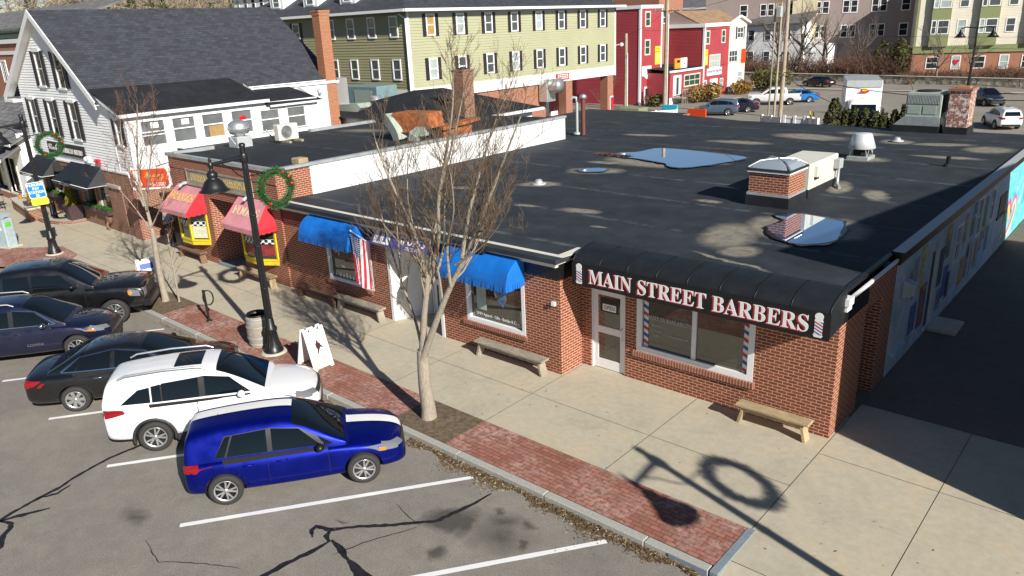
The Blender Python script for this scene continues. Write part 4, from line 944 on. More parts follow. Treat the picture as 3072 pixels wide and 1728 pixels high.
# bay windows: three-sided, yellow timber
def bay(x0, xm0, xm1, x1, out, z0, z1, sign=None):
    base = [(x0, FY), (xm0, FY-out), (xm1, FY-out), (x1, FY)]
    b = MB()
    for za, zb, e in ((z0-.16, z0, .03), (z0, z0+.07, .06), (z1-.09, z1, .03)):
        pl = [(x0-e, FY, za), (xm0-e*.5, FY-out-e, za), (xm1+e*.5, FY-out-e, za), (x1+e, FY, za)]; b.prism(pl, (0, 0, zb-za))
    for (x, y) in base: b.box(x-.05, x+.05, y-.05, y+.05, z0+.07, z1-.09)
    fr = b.build('bay_window', M['yellow'], fz)
    b = MB()
    for i in range(3):
        (xa, ya), (xb, yb) = base[i], base[i+1]; b.quad((xa, ya+.0, z0+.07), (xb, yb, z0+.07), (xb, yb, z1-.09), (xa, ya, z1-.09))
    b.build('bay_glass', M['glass_shop'], fr)
    for i in (1, 2):
        (xa, ya), (xb, yb) = base[i], base[i+1]; d = Vector((xb-xa, yb-ya, 0)); l = d.length; d /= l; n = Vector((d.y, -d.x, 0))*.006
        def P(u, z): q = Vector((xa, ya, z))+d*(u*l)+n; return tuple(q)
        b = MB(); b.quad(P(.07, z0+.62), P(.93, z0+.62), P(.93, z0+.80), P(.07, z0+.80)); b.build('checker_border', M['checker'], fr)
        if sign == 'OPEN' and i == 2:
            b = MB(); b.quad(P(.10, z0+.12), P(.95, z0+.12), P(.95, z0+.60), P(.10, z0+.60)); b.build('open_sign', mat('cream_sign', (.62, .60, .42), .6), fr)
            q = Vector((xa, ya, z0+.36))+d*(l*.53)+n*1.5; text_mesh('open_lettering', 'OPEN', .25, face_dir(q.x, q.y, q.z, math.atan2(n.y, n.x)), M['grey_text'], fr, .001, xs=.85)
        elif sign != 'OPEN':
            b = MB(); b.quad(P(.08, z0+.20), P(.95, z0+.20), P(.95, z0+.58), P(.08, z0+.58)); b.build('red_display', mat('red_display', (.22, .03, .03), .5, var=.4, vscale=8), fr)
bay(-26.0, -25.3, -24.47, -23.8, .38, .88, 2.45, 'OPEN'); bay(-21.15, -20.45, -19.62, -18.95, .38, .88, 2.45)
# yellow framed window round the corner
yw = shop_window(fz, 'x', -18.4, -.72, -.02, .92, 2.66, .09, (), .06, 'glass_shop', 'yellow', (1.8,), 1, ('side_window', 'side_window_frame'))
b = MB(); b.box(-18.40, -18.32, -.78, .04, 2.64, 2.74); b.build('window_hood', M['yellow'], fz)
# pink awnings
def shed_awning(label, xt0, xt1, xb0, xb1, out, zt, zb, val, lettering, tm, group):
    t = thing('shed_awning', label, 'awning', ((xb0+xb1)/2, FY, zb), 0, group)
    A, B_, Cc, D_ = Vector((xb0, FY-out, zb)), Vector((xb1, FY-out, zb)), Vector((xt1, FY-.02, zt)), Vector((xt0, FY-.02, zt))
    b = MB(); n = 12
    for i in range(n):
        for j in range(n):
            def P(u, v):
                p = (A*(1-u)+B_*u)*(1-v)+(D_*(1-u)+Cc*u)*v; p.z += -.03*math.sin(math.pi*v)*(.6+.4*math.sin(u*9)); return p
            b.quad(P(i/n, j/n), P((i+1)/n, j/n), P((i+1)/n, (j+1)/n), P(i/n, (j+1)/n), 0, True)
    b.build('canopy', M['pink_fabric'], t)
    b = MB(); b.add([B_, Vector((xb1-.05, FY-.02, zb)), Cc], [(0, 1, 2)]); b.build('end_panel', M['red_fabric'], t)
    b = MB(); b.add([A, D_, Vector((xb0+.05, FY-.02, zb))], [(0, 1, 2)]); b.build('end_panel', M['red_fabric'], t)
    for (a, c, m_) in ((A, B_, 'pink_fabric'), (B_, Vector((xb1-.05, FY-.02, zb)), 'red_fabric'), (Vector((xb0+.05, FY-.02, zb)), A, 'red_fabric')):
        b = MB(); k = max(3, int((c-a).length/.2))*8
        for i in range(k):
            u0, u1 = i/k, (i+1)/k; p, q = a*(1-u0)+c*u0, a*(1-u1)+c*u1; f = lambda u: val+.035*abs(math.sin(math.pi*u*k/8))
            b.quad(p-Vector((0, 0, f(u0))), q-Vector((0, 0, f(u1))), q, p)
        b.build('valance', M[m_], t)
    nrm = (B_-A).cross(D_-A).normalized(); cx = (A+B_+Cc+D_)/4; up = ((D_+Cc)/2-(A+B_)/2).normalized(); rt = up.cross(nrm).normalized() if False else (B_-A).normalized()
    p = cx+nrm*.012+up*.02
    Mx = Matrix(((rt.x, up.x, nrm.x, p.x), (rt.y, up.y, nrm.y, p.y), (rt.z, up.z, nrm.z, p.z), (0, 0, 0, 1)))
    text_mesh('lettering', bold(lettering), .52, Mx, M[tm], t, .003, xs=.92)
    b = MB(); b.bbox(cx.x-.25, cx.x-.12, FY-.22, FY-.03, zt+.05, zt+.15, .01); b.tube([(cx.x-.2, FY-.2, zt+.08), (cx.x-.25, FY-.32, zt-.02)], [.05, .07], 8); b.build('spotlight', M['grey_paint'], t)
    return t
shed_awning("faded pink awning lettered in yellow over the left bay window", -25.66, -23.72, -25.8, -23.58, .9, 3.03, 2.2, .15, "FRANZ'S", 'yellow_text', 'pink shed awnings')
shed_awning("faded pink awning lettered in cream behind the lamp post", -21.0, -19.1, -20.9, -18.66, .9, 3.02, 2.2, .15, "FOODS", 'cream_text', 'pink shed awnings')
# carved timber sign
ts = thing('timber_sign', 'weathered timber sign board with gold letters above the pink awnings', 'sign', (-22.4, FY, 3.2))
b = MB(); b.box(-24.72, -20.0, FY-.05, FY-.005, 3.12, 3.64); b.build('board', M['wood_sign'], ts)
b = MB(); b.box(-24.76, -19.96, FY-.075, FY-.005, 3.64, 3.70); b.box(-24.76, -19.96, FY-.075, FY-.005, 3.06, 3.12); b.box(-24.76, -24.70, FY-.07, FY-.005, 3.12, 3.64); b.box(-20.02, -19.96, FY-.07, FY-.005, 3.12, 3.64); b.build('sign_frame', M['wood_grey'], ts)
text_mesh('lettering', bold("DURHAM'S"), .40, face_y(-23.55, FY-.053, 3.38), M['gold'], ts, .004, xs=.85); text_mesh('lettering', bold("MARKETPLACE"), .40, face_y(-21.0, FY-.053, 3.38), M['gold'], ts, .004, xs=.60)
b = MB(); b.prism([(-22.55, FY-.06, 3.55), (-22.2, FY-.06, 3.55), (-22.2, FY-.06, 3.32), (-22.375, FY-.06, 3.2), (-22.55, FY-.06, 3.32)][::-1], (0, .01, 0)); b.build('shield', M['white_sign'], ts)
# projecting red sign
ps = thing('hanging_sign', 'red and orange hanging sign with white border and chef silhouette', 'sign', (-26.35, FY-.8, 3.2))
HS = Vector((-26.45, FY-.75, 3.27)); az = R(-58)
Mx = face_dir(HS.x, HS.y, HS.z, az) @ Matrix.Rotation(R(3), 4, 'Z')
def oct_(w_, h, c, z): return [Mx @ Vector(p) for p in ((-w_+c, -h, z), (w_-c, -h, z), (w_, -h+c, z), (w_, h-c, z), (w_-c, h, z), (-w_+c, h, z), (-w_, h-c, z), (-w_, -h+c, z))]
nz = (Mx.to_3x3() @ Vector((0, 0, 1)))
b = MB(); b.prism(oct_(.90, .44, .12, -.04), nz*.08); b.build('board', M['white_sign'], ps)
b = MB(); b.prism(oct_(.83, .37, .10, .041), nz*.004); b.build('red_field', M['red_sign'], ps)
sil = [(-.72, -.30), (-.50, -.32), (-.36, -.24), (-.40, -.10), (-.46, -.02), (-.40, .10), (-.46, .20), (-.42, .30), (-.55, .36), (-.68, .31), (-.66, .18), (-.70, .08), (-.66, -.02), (-.74, -.16)]
b = MB(); b.prism([Mx @ Vector((x, y, .046)) for x, y in sil], nz*.003); b.build('chef_silhouette', M['white_sign'], ps)
text_mesh('lettering', script('Franz'), .34, Mx @ Matrix.Translation((.22, .14, .046)), M['gold'], ps, .002); text_mesh('lettering', 'F O O D', .17, Mx @ Matrix.Translation((.24, -.08, .046)), M['gold'], ps, .002); text_mesh('lettering', '868-5500', .21, Mx @ Matrix.Translation((.24, -.26, .046)), M['white_sign'], ps, .002)
b = MB(); b.tube([(-26.2, FY, 3.80), tuple(HS+Vector((.3, .2, .47)))], .02, 6); b.tube([(-26.2, FY, 2.82), tuple(HS+Vector((.2, .2, -.44)))], .02, 6); b.build('bracket', M['black_metal'], ps)

# ---------------- rooftop equipment on the food shop
def box_thing(name, label, cat, x0, x1, y0, y1, z0, z1, m, part='casing', b_=.03, group=None):
    t = thing(name, label, cat, ((x0+x1)/2, (y0+y1)/2, z0), 0, group); b = MB(); b.bbox(x0, x1, y0, y1, z0, z1, b_); b.build(part, m, t); return t
t = thing('exhaust_fan', 'round aluminium mushroom exhaust fan on a grey box, front corner of the food shop roof', 'roof fan', (-25.9, 2.2, 4.0))
b = MB(); b.bbox(-26.38, -25.6, 1.85, 2.55, 3.95, 4.46, .03); b.build('curb_box', M['grey_paint'], t)
b = MB(); b.lathe([(.2, 4.46), (.22, 4.52), (.38, 4.58), (.45, 4.74), (.45, 4.82), (.42, 4.98), (.30, 5.08), (.2, 5.12), (.001, 5.13)], (-25.98, 2.2, 0), 24); b.build('fan_hood', M['steel'], t)
b = MB(); b.lathe([(.45, 4.78), (.47, 4.78), (.47, 4.81), (.45, 4.82)], (-25.98, 2.2, 0), 24); b.tube([(-25.9, 1.55, 4.8), (-25.7, 1.6, 4.5), (-25.55, 1.72, 4.2)], .02, 6); b.build('hood_rim', M['steel_dull'], t)
t = thing('heat_pump', 'cream split air conditioner unit standing on timber skids', 'air conditioner', (-24.6, 3.9, 4.0))
b = MB(); b.bbox(-25.5, -25.12, 3.55, 4.55, 4.13, 4.80, .03); b.build('casing', M['beige_metal'], t)
b = MB(); b.lathe([(.001, 0), (.27, 0), (.27, .02), (.30, .02), (.30, 0)], (-25.12, 3.95, 4.47), 20, M=Matrix.Rotation(R(90), 4, 'Y'), cap=False); 
for i in range(7): b.lathe([(.04*i+.01, 0), (.04*i+.02, .012), (.04*i+.025, 0)], (-25.118, 3.95, 4.47), 20, M=Matrix.Rotation(R(90), 4, 'Y'), cap=False)
b.build('fan_grille', M['grey_paint'], t)
for y in (3.70, 4.3):
    b = MB(); b.bbox(-26.0, -24.6, y, y+.13, 4.01, 4.13, .01); b.build('skid', M['wood_grey'], t)
b = MB(); b.tube([(-25.35, 4.0, 4.3), (-25.8, 4.0, 4.1), (-26.2, 3.9, 4.1), (-26.5, 3.8, 4.5)], .035, 6); b.build('hose', M['grey_paint'], t)
box_thing('vent_box', 'small tan vent box near the parapet corner of the food shop roof', 'vent', -19.35, -18.85, .35, .75, 4.12, 4.32, M['wood_tan'])
t = thing('rusted_duct', 'large rusted kitchen duct with grey elbows beside the white parapet wall', 'duct', (-20.0, 6.6, 4.1))
b = MB(); b.prism([(-20.75, 6.2, 4.42), (-20.75, 6.2, 5.05), (-20.55, 6.2, 5.22), (-18.9, 6.6, 5.22), (-18.75, 6.6, 4.62), (-20.1, 6.2, 4.42)], (-.2, 1.0, 0)); b.build('hood', M['rust'], t)
b = MB(); b.tube([(-20.95, 6.3, 5.0), (-20.7, 6.25, 4.85), (-20.4, 6.25, 4.5), (-20.25, 6.25, 4.1)], [.30, .32, .32, .30], 4, 0, False); b.tube([(-19.0, 6.6, 4.5), (-19.3, 6.5, 4.5), (-19.45, 6.4, 4.35), (-19.5, 6.4, 4.1)], [.26, .28, .30, .30], 4, 0, False); b.build('elbow', M['greygreen'], t)
b = MB(); b.prism([(-19.4, 7.3, 4.45), (-18.75, 7.3, 4.45), (-18.8, 9.6, 4.62), (-19.3, 9.6, 4.62)], (0, 0, .12)); b.prism([(-19.2, 7.5, 4.12), (-18.95, 7.5, 4.12), (-18.95, 9.2, 4.12), (-19.2, 9.2, 4.12)], (0, 0, .33)); b.build('rain_hood', M['rust'], t)
def mushroom(label, x, y, z, r, h):
    t = thing('exhaust_fan', label, 'roof fan', (x, y, z), 0, 'upblast fans behind the food shop'); b = MB(); b.lathe([(r*.8, z+h*.35), (r*.82, z+h*.9), (r*.95, z+h), (r, z+h), (r*1.0, z+h*.4), (r*1.05, z+h*.34), (r*.6, z+h*.3)], (x, y, 0), 18); b.build('fan_drum', M['steel'], t)
    b = MB(); b.lathe([(r*1.2, z), (r*1.2, z+h*.15), (r*.7, z+h*.3), (.001, z+h*.3)], (x, y, 0), 12); b.build('fan_base', M['steel_dull'], t); return t
mushroom('tall silver upblast fan left of the black hip roof, standing above a curved duct', -31.6, 14.2, 3.8, .33, 1.1); mushroom('second silver upblast fan nearer the black hip roof', -29.6, 13.6, 3.8, .32, 1.0)
t = thing('curved_duct', 'long pale grey duct with rounded top lying behind the food shop', 'duct', (-31, 12.2, 3.8)); b = MB()
pr_ = [(-32.3, 3.8), (-32.5, 4.3), (-32.0, 4.62), (-30.4, 4.72), (-30.1, 4.5), (-30.5, 4.2), (-31.2, 4.05), (-31.5, 3.8)]; b.prism([(x, 11.9, z) for x, z in pr_], (0, .9, 0)); b.build('casing', M['greygreen'], t)
t = thing('makeup_air_unit', 'large blue-grey air unit box in front of the olive building', 'air conditioner', (-34.0, 15.5, 3.8)); b = MB(); b.bbox(-35.4, -32.4, 15.0, 16.6, 3.9, 5.35, .05); b.build('casing', mat('bluegrey_metal', (.20, .30, .31), .5, .2), t)
b = MB(); b.box(-34.6, -32.9, 14.97, 15.0, 4.3, 5.1); b.build('access_panel', M['greygreen'], t); b = MB(); b.box(-35.2, -32.6, 15.2, 16.4, 3.3, 3.9); b.build('stand', M['black_panel'], t)
# low rear building with black hip roofs
rb = thing('rear_annex', 'low white annex with black hip roofs behind the food shop', 'building', (-30, 16, 0))
b = MB(); x0, x1, y0, y1 = -33.5, -23.5, 11.2, 19.6; e = 4.02; rz = 5.25
rr = [(-28.6, 14.6, rz), (-28.2, 16.4, rz)]
cs = [(x0, y0, e), (x1, y0, e), (x1, y1, e), (x0, y1, e)]
b.add(cs+rr, [(0, 1, 4), (1, 2, 5, 4), (2, 3, 5), (3, 0, 4, 5)]); b.build('hip_roof', M['roof_black'], rb)
b = MB(); b.box(x1-.02, x1+.12, y0, y1+.1, e-.16, e-.02); b.box(x0, x1-.02, y1, y1+.12, e-.16, e-.02); b.build('gutter', M['white_trim'], rb)
b = MB(); b.box(x0+.4, x1-.4, y0+.4, y1-.4, -1.2, e-.05); b.build('wall', M['white_wall'], rb)
b = MB(); b.add([(-41, 9.8, 3.3), (-29.6, 9.8, 3.3), (-29.6, 19, 3.3), (-41, 19, 3.3)], [(0, 1, 2, 3)]); b.box(-41, -29.6, 18.9, 19, -1, 3.3); b.build('lower_roof', M['roof_franz'], rb)
def chimney(name, label, x, y, z0, z1, s, m, cap=True, s2=None):
    s2 = s2 or s
    t = thing(name, label, 'chimney', (x, y, z0)); b = MB(); b.box(x-s/2, x+s/2, y-s2/2, y+s2/2, z0, z1); b.build('stack', m, t)
    b = MB(); b.box(x-s/2-.05, x+s/2+.05, y-s2/2-.05, y+s2/2+.05, z1, z1+.09); b.box(x-s/2-.025, x+s/2+.025, y-s2/2-.025, y+s2/2+.025, z1-.16, z1); b.build('corbel', m, t)
    b = MB(); b.box(x-s/4, x+s/4, y-s2/4, y+s2/4, z1+.09, z1+.16); b.build('flue', M['dark'], t); return t
chimney('brick_chimney', 'slim dark brick chimney standing behind the large street tree', -24.0, 13.9, 3.8, 6.35, .75, M['brick_brown'])
# things standing on the big flat roof
t = thing('skylight_shaft', 'square brick roof shaft capped by a clear domed skylight', 'skylight', (-4.5, 7.2, RZ))
b = MB(); b.box(-5.06, -3.86, 6.65, 7.85, RZ+.36, RZ+.98); b.build('brick_shaft', M['brick'], t)
b = MB(); b.box(-5.12, -3.80, 6.59, 7.91, RZ-.05, RZ+.30); b.box(-5.10, -3.82, 6.61, 7.89, RZ+.30, RZ+.37, 1); b.build('flashing', [M['roof_black'], M['steel_dull']], t)
b = MB(); b.bbox(-5.12, -3.80, 6.59, 7.91, RZ+.98, RZ+1.04, .02); b.bbox(-5.14, -3.78, 6.57, 7.93, RZ+1.04, RZ+1.10, .02, 1); b.build('skylight_frame', [M['white_trim'], M['plastic']], t)
b = MB(); n = 10
gp = [[(-5.09+1.26*i/n, 6.62+1.26*j/n, RZ+1.10+.22*(max(0, 1-abs(2*i/n-1)**3)*max(0, 1-abs(2*j/n-1)**3))**.6) for j in range(n+1)] for i in range(n+1)]
for i in range(n):
    for j in range(n): b.quad(gp[i][j], gp[i+1][j], gp[i+1][j+1], gp[i][j+1], 0, True)
b.build('dome', m_glass('dome_acrylic', (.26, .30, .34), 1.5, .15, .01), t)
b = MB()
for k in range(4):
    a = [(-5.09, 6.62), (-3.83, 6.62), (-3.83, 7.88), (-5.09, 7.88)][k]; b.tube([(a[0], a[1], RZ+1.12), ((a[0]-4.46)*.55-4.46+4.46*.0 if False else -4.46+(a[0]+4.46)*.6, 7.25+(a[1]-7.25)*.6, RZ+1.29), (-4.46, 7.25, RZ+1.32)], .03, 5)
b.build('dome_rib', M['steel'], t)
t = thing('rooftop_unit', 'cream rooftop air conditioner right behind the brick skylight shaft', 'air conditioner', (-4.1, 9.3, RZ))
b = MB(); b.bbox(-5.0, -3.82, 8.12, 10.5, RZ+.28, RZ+1.05, .03); b.build('casing', M['beige_metal'], t)
b = MB(); b.box(-4.97, -3.84, 8.16, 10.46, RZ-.05, RZ+.28); b.build('curb', M['roof_black'], t)
b = MB(); b.box(-4.82, -4.02, 8.085, 8.12, RZ+.36, RZ+.95); b.build('service_panel', M['beige_metal'], t)
b = MB(); b.prism([(-3.82, 8.45, RZ+.95), (-3.82, 9.15, RZ+.62), (-3.82, 8.45, RZ+.62)], (.10, 0, 0)); b.build('intake_hood', M['beige_metal'], t); b = MB(); b.quad((-3.815, 8.5, RZ+.50), (-3.815, 8.9, RZ+.50), (-3.815, 8.9, RZ+.61), (-3.815, 8.5, RZ+.61)); b.build('intake_opening', M['dark'], t)
b = MB(); b.bbox(-3.82, -3.62, 10.1, 10.42, RZ+.62, RZ+.92, .02); b.build('isolator_box', M['grey_paint'], t)
b = MB(); b.tube([(-3.72, 10.3, RZ+.62), (-3.72, 10.3, RZ+.2), (-3.68, 10.2, RZ+.10), (-3.5, 9.9, RZ+.06)], .05, 7); b.build('drain_pipe', M['steel_dull'], t)
t = thing('roof_ventilator', 'round white aluminium roof ventilator on open struts', 'roof fan', (-4.75, 15.8, RZ))
b = MB(); b.lathe([(.48, RZ+.40), (.50, RZ+.42), (.33, RZ+.92), (.30, RZ+.95), (.001, RZ+.96)], (-4.75, 15.8, 0), 24); b.build('spun_bowl', M['white_metal'], t)
b = MB(); b.bbox(-5.15, -4.35, 15.4, 16.2, RZ-.03, RZ+.12, .02); b.build('curb', M['steel_dull'], t); b = MB()
for k in range(4):
    a = R(45+90*k)
    for s in (-.18, .18): b.tube([(-4.75+.45*math.cos(a), 15.8+.45*math.sin(a), RZ+.12), (-4.75+.42*math.cos(a+s), 15.8+.42*math.sin(a+s), RZ+.42)], .014, 5)
b.build('strut', M['steel'], t); b = MB(); b.lathe([(.28, RZ+.10), (.28, RZ+.5)], (-4.75, 15.8, 0), 14); b.build('throat', M['dark'], t)
t = thing('vent_pipe', 'short black vent pipe near the alley edge of the roof', 'vent pipe', (-1.7, 15.5, RZ)); b = MB(); b.tube([(-1.7, 15.5, RZ-.05), (-1.7, 15.5, RZ+.36)], .075, 10); b.build('pipe', M['black_metal'], t); b = MB(); b.lathe([(.16, RZ), (.14, RZ+.05), (.08, RZ+.10)], (-1.7, 15.5, 0), 10); b.build('boot', M['roof_black'], t)
for lab, x, y in (('small grey roof drain dome in a pale stain behind the ventilator', -4.8, 20.6), ('small roof drain dome in the pale stain below the small puddle', -12.45, 5.8)):
    t = thing('roof_drain', lab, 'roof drain', (x, y, RZ)); b = MB(); b.lathe([(.17, RZ), (.16, RZ+.08), (.10, RZ+.17), (.001, RZ+.19)], (x, y, 0), 12); b.build('strainer', M['steel_dull'], t); b = MB(); b.lathe([(.26, RZ+.0), (.26, RZ+.045), (.17, RZ+.05)], (x, y, 0), 14); b.build('clamp_ring', M['grey_paint'], t)
t = thing('vent_pipe', 'tall grey goose-neck vent pipe at the end of the white wall', 'vent pipe', (-18.85, 16.7, RZ)); b = MB(); b.tube([(-18.85, 16.7, RZ-.1), (-18.85, 16.7, 4.75), (-18.88, 16.68, 4.9), (-19.0, 16.6, 4.93), (-19.1, 16.55, 4.82)], .075, 8); b.build('pipe', M['grey_paint'], t); b = MB(); b.lathe([(.2, RZ), (.2, RZ+.08), (.09, RZ+.12)], (-18.85, 16.7, 0), 10); b.build('collar', M['steel_dull'], t)
t = thing('flue_pipe', 'tall rust-red flue pipe with a silver cap beside the goose-neck vent', 'vent pipe', (-18.5, 16.75, RZ)); b = MB(); b.tube([(-18.5, 16.75, RZ-.1), (-18.5, 16.75, 4.85)], .11, 10); b.build('pipe', mat('redbrown_pipe', (.16, .045, .035), .6), t); b = MB(); b.lathe([(.13, 4.85), (.18, 4.88), (.18, 5.0), (.10, 5.08), (.001, 5.1)], (-18.5, 16.75, 0), 12); b.build('cap', M['steel'], t)
t = thing('rooftop_unit', 'large grey-green packaged air conditioner at the back of the roof', 'air conditioner', (-4.9, 24.3, RZ))
b = MB(); b.bbox(-5.42, -3.95, 23.65, 25.2, 3.80, 4.85, .03); cas = b.build('casing', M['greygreen'], t)
b = MB()
for i in range(22): x = -5.33+1.30*i/21; b.box(x-.012, x+.012, 23.62, 23.66, 4.36, 4.76)
b.build('coil_grille', M['grey_paint'], t)
for x in (-5.32, -4.68): b = MB(); b.box(x, x+.54, 23.63, 23.66, 3.92, 4.27); b.build('access_panel', M['greygreen'], t)
b = MB(); b.quad((-3.945, 23.75, 3.95), (-3.945, 25.1, 3.95), (-3.945, 25.1, 4.75), (-3.945, 23.75, 4.75)); b.build('side_coil', M['dark'], t)
b = MB(); b.prism([(-5.85, 23.6, 3.40), (-3.95, 23.6, 3.40), (-3.95, 23.6, 3.80), (-5.42, 23.6, 3.80)], (0, 1.6, 0)); b.build('transition', M['steel'], t); b = MB(); b.box(-5.88, -3.92, 23.57, 25.25, RZ-.08, 3.40); b.build('curb', M['roof_black'], t)
b = MB(); b.lathe([(.5, 4.85), (.5, 4.90), (.4, 4.91), (.001, 4.91)], (-4.7, 24.4, 0), 18); b.build('fan_top', M['dark'], t); b = MB(); b.tube([(-3.8, 23.9, 3.15), (-3.8, 23.9, 3.7), (-3.9, 23.9, 3.9)], .06, 8); b.build('conduit', M['grey_paint'], t)
t = thing('brick_chimney', 'flaking whitewashed brick chimney beside the grey-green air conditioner', 'chimney', (-3.3, 24.2, RZ)); b = MB(); b.box(-3.68, -2.86, 23.63, 24.7, RZ+.3, 4.95); b.build('stack', M['brick_flaky'], t); b = MB(); b.box(-3.75, -2.80, 23.57, 24.76, 4.95, 5.06); b.build('corbel', M['brick_worn'], t); b = MB(); b.box(-3.5, -3.0, 23.9, 24.4, 5.06, 5.12); b.build('flue', M['terracotta'], t); b = MB(); b.box(-3.74, -2.80, 23.57, 24.76, RZ-.1, RZ+.30); b.build('flashing', M['roof_black'], t)
# ------------------------------------------------------------------ white clapboard bistro house
WY = -.95
hs_ = thing('bistro_house', 'white clapboard house with steep slate-grey gable roof over a brick bistro front', 'house', (-36, 4, 0))
XL, XR, XRID = -42.0, -29.55, -37.0; ZR, ZE = 10.05, 6.05; ELx, ERx = -43.3, -31.2
sl_l = (ZR-ZE)/(XRID-ELx); sl_r = (ZR-ZE)/(ERx-XRID)
def clipg(z):
    zz = z+.12
    return (max(XL, XRID-(ZR-zz)/sl_l), min(-31.2, XRID+(ZR-zz)/sl_r))
up = [(-39.42, -38.72, 6.55, 8.15), (-37.2, -36.5, 6.55, 8.15)]
mid = [(-41.0, -40.3, 4.05, 5.85), (-38.6, -37.9, 4.05, 5.85), (-36.05, -35.35, 4.05, 5.85)]
wid = .92
up = [(-38.55, -37.72, 6.62, 8.2), (-36.05, -35.2, 6.55, 8.15)]
mid = [(-40.85, -40.0, 4.2, 5.9), (-38.25, -37.4, 4.2, 5.9), (-35.55, -34.7, 4.2, 5.9)]
rgt = [(-30.55, -29.95, 4.25, 5.35)]
b = MB(); siding(b, 'y', WY, XL, -31.2, 2.98, 6.0, -1, .125, .028, 0, None, mid); siding(b, 'y', WY, XL, -31.2, 6.0, ZR-.15, -1, .125, .028, 0, clipg, up)
siding(b, 'y', WY, -31.05, XR, 2.98, 5.6, -1, .125, .028, 0, lambda z: (-31.05, XR), rgt)
b.quad((XL, WY+.06, 2.9), (XR, WY+.06, 2.9), (XR, WY+.06, 5.5), (XL, WY+.06, 5.5)); b.add([(XL, WY+.06, 5.5), (-31.2, WY+.06, 5.5), (XRID, WY+.06, ZR-.2)], [(0, 1, 2)])
b.quad((XL, 12, -1), (XL, WY, -1), (XL, WY, 6.1), (XL, 12, 6.1)); b.quad((XR-1.65, 12, -1), (XL, 12, -1), (XL, 12, 6.1), (XR-1.65, 12, 6.1))
b.build('clapboard_front', M['white_siding'], hs_)
b = MB(); b.box(-31.2, -31.05, WY-.035, WY+.05, 2.98, 5.95); b.build('corner_board', M['white_trim'], hs_)
b = MB(); b.box(XR-.1, XR+.02, WY-.035, WY+.05, 2.98, 5.45); b.build('corner_board', M['white_trim'], hs_)
b = MB(); b.box(XL, XR+.02, WY-.05, WY+.0, 2.90, 2.98); b.build('skirt_board', M['white_trim'], hs_)
# side wall with the row of sash windows
sw = [(-.42, .72), (.98, 2.12), (2.38, 3.52), (3.84, 4.98), (5.36, 6.48), (6.86, 7.98)]
sho = [(a, c, 4.08 if i < 4 else 4.0, 5.24 if i < 4 else 5.10) for i, (a, c) in enumerate(sw)]
b = MB(); wallpanel(b, 'x', XR, WY, 8.75, 2.9, 5.42, sho, .06, 1); wallpanel(b, 'x', -31.3, WY, 10.75, 5.0, 6.1, [], 0, 1); b.quad((XR, 8.75, 2.9), (-31.3, 8.75, 2.9), (-31.3, 8.75, 6.0), (XR, 8.75, 5.3))
b.quad((XR, 5.75, 5.3), (XR, 5.75, 5.6), (-31.3, 5.75, 6.3), (-31.3, 5.75, 5.3)); wallpanel(b, 'x', -31.3, 8.75, 10.75, -1, 5.0, [], 0, 1); b.build('side_wall', M['white_wall'], hs_)
b = MB(); b.box(XR-.02, XR+.05, 1.1, 8.7, 3.76, 3.86); b.box(XR-.02, XR+.03, WY, 8.7, 3.98, 4.03); b.build('base_trim', M['white_trim'], hs_)
r2 = random.Random(21)
for i, (y0, y1, z0, z1) in enumerate(sho):
    b = MB(); b.box(XR-.05, XR-.03, y0+.06, y1-.06, z0+.06, z1-.06); wn = b.build('sash_window', M['glass_grey'], hs_)
    b = MB(); f = .07
    b.box(XR-.04, XR+.03, y0, y0+f, z0, z1); b.box(XR-.04, XR+.03, y1-f, y1, z0, z1); b.box(XR-.04, XR+.03, y0+f, y1-f, z0, z0+f); b.box(XR-.04, XR+.03, y0+f, y1-f, z1-f, z1); zm = (z0+z1)/2+.05; b.box(XR-.04, XR+.02, y0+f, y1-f, zm-.025, zm+.025)
    if i == 0: b.box(XR-.04, XR+.022, y0+f, y1-f, zm-.16, zm-.12)
    b.build('window_frame', M['white_trim'], wn)
    if i == 2: b = MB(); b.box(XR-.03, XR-.026, y0+.35, y1-.07, z0+.07, zm-.06); b.build('cardboard_box', mat('cardboard', (.34, .22, .09), .8), wn)
    if i == 3: b = MB(); b.ball((XR-.03, y0+.65, zm+.10), .17, 8, sc=(.05, 1.2, .8)); b.build('red_ornament', M['ball'], wn)
    if i in (0, 1): b = MB(); b.box(XR-.03, XR-.026, y0+.5, y0+.85, z1-.38, z1-.14); b.build('paper_note', M['white_sign'], wn)
# sash windows with black shutters on the front
def shutter_window(parent, x0, x1, y, z0, z1, sw_=.40, glass='glass', frame='white_trim', sg=-1, shut=True):
    b = MB(); b.box(x0, x1, y+.0, y+.04, z0, z1); wn = b.build('sash_window', M[glass], parent); b = MB(); f = .075
    b.box(x0-.03, x0+f, y-.04, y+.02, z0, z1); b.box(x1-f, x1+.03, y-.04, y+.02, z0, z1); b.box(x0-.06, x1+.06, y-.09, y+.02, z0-.09, z0); b.box(x0-.05, x1+.05, y-.085, y+.02, z1, z1+.14); zm = (z0+z1)/2; b.box(x0+f, x1-f, y-.03, y+.01, zm-.02, zm+.02); b.build('window_frame', M[frame], wn)
    if shut:
        for xa in (x0-.03-sw_, x1+.03):
            b = MB(); b.box(xa, xa+sw_, y-.06, y-.02, z0-.03, z1+.05)
            for k in range(16): zz = z0+(z1-z0)*(k+.5)/16; b.box(xa+.035, xa+sw_-.035, y-.068, y-.06, zz-.012, zz+.02)
            b.build('shutter', M['shutter'], wn)
for q in up+mid: shutter_window(hs_, q[0], q[1], WY-.02, q[2], q[3])
shutter_window(hs_, -30.6, -30.05, WY-.02, 4.25, 5.3, .26)
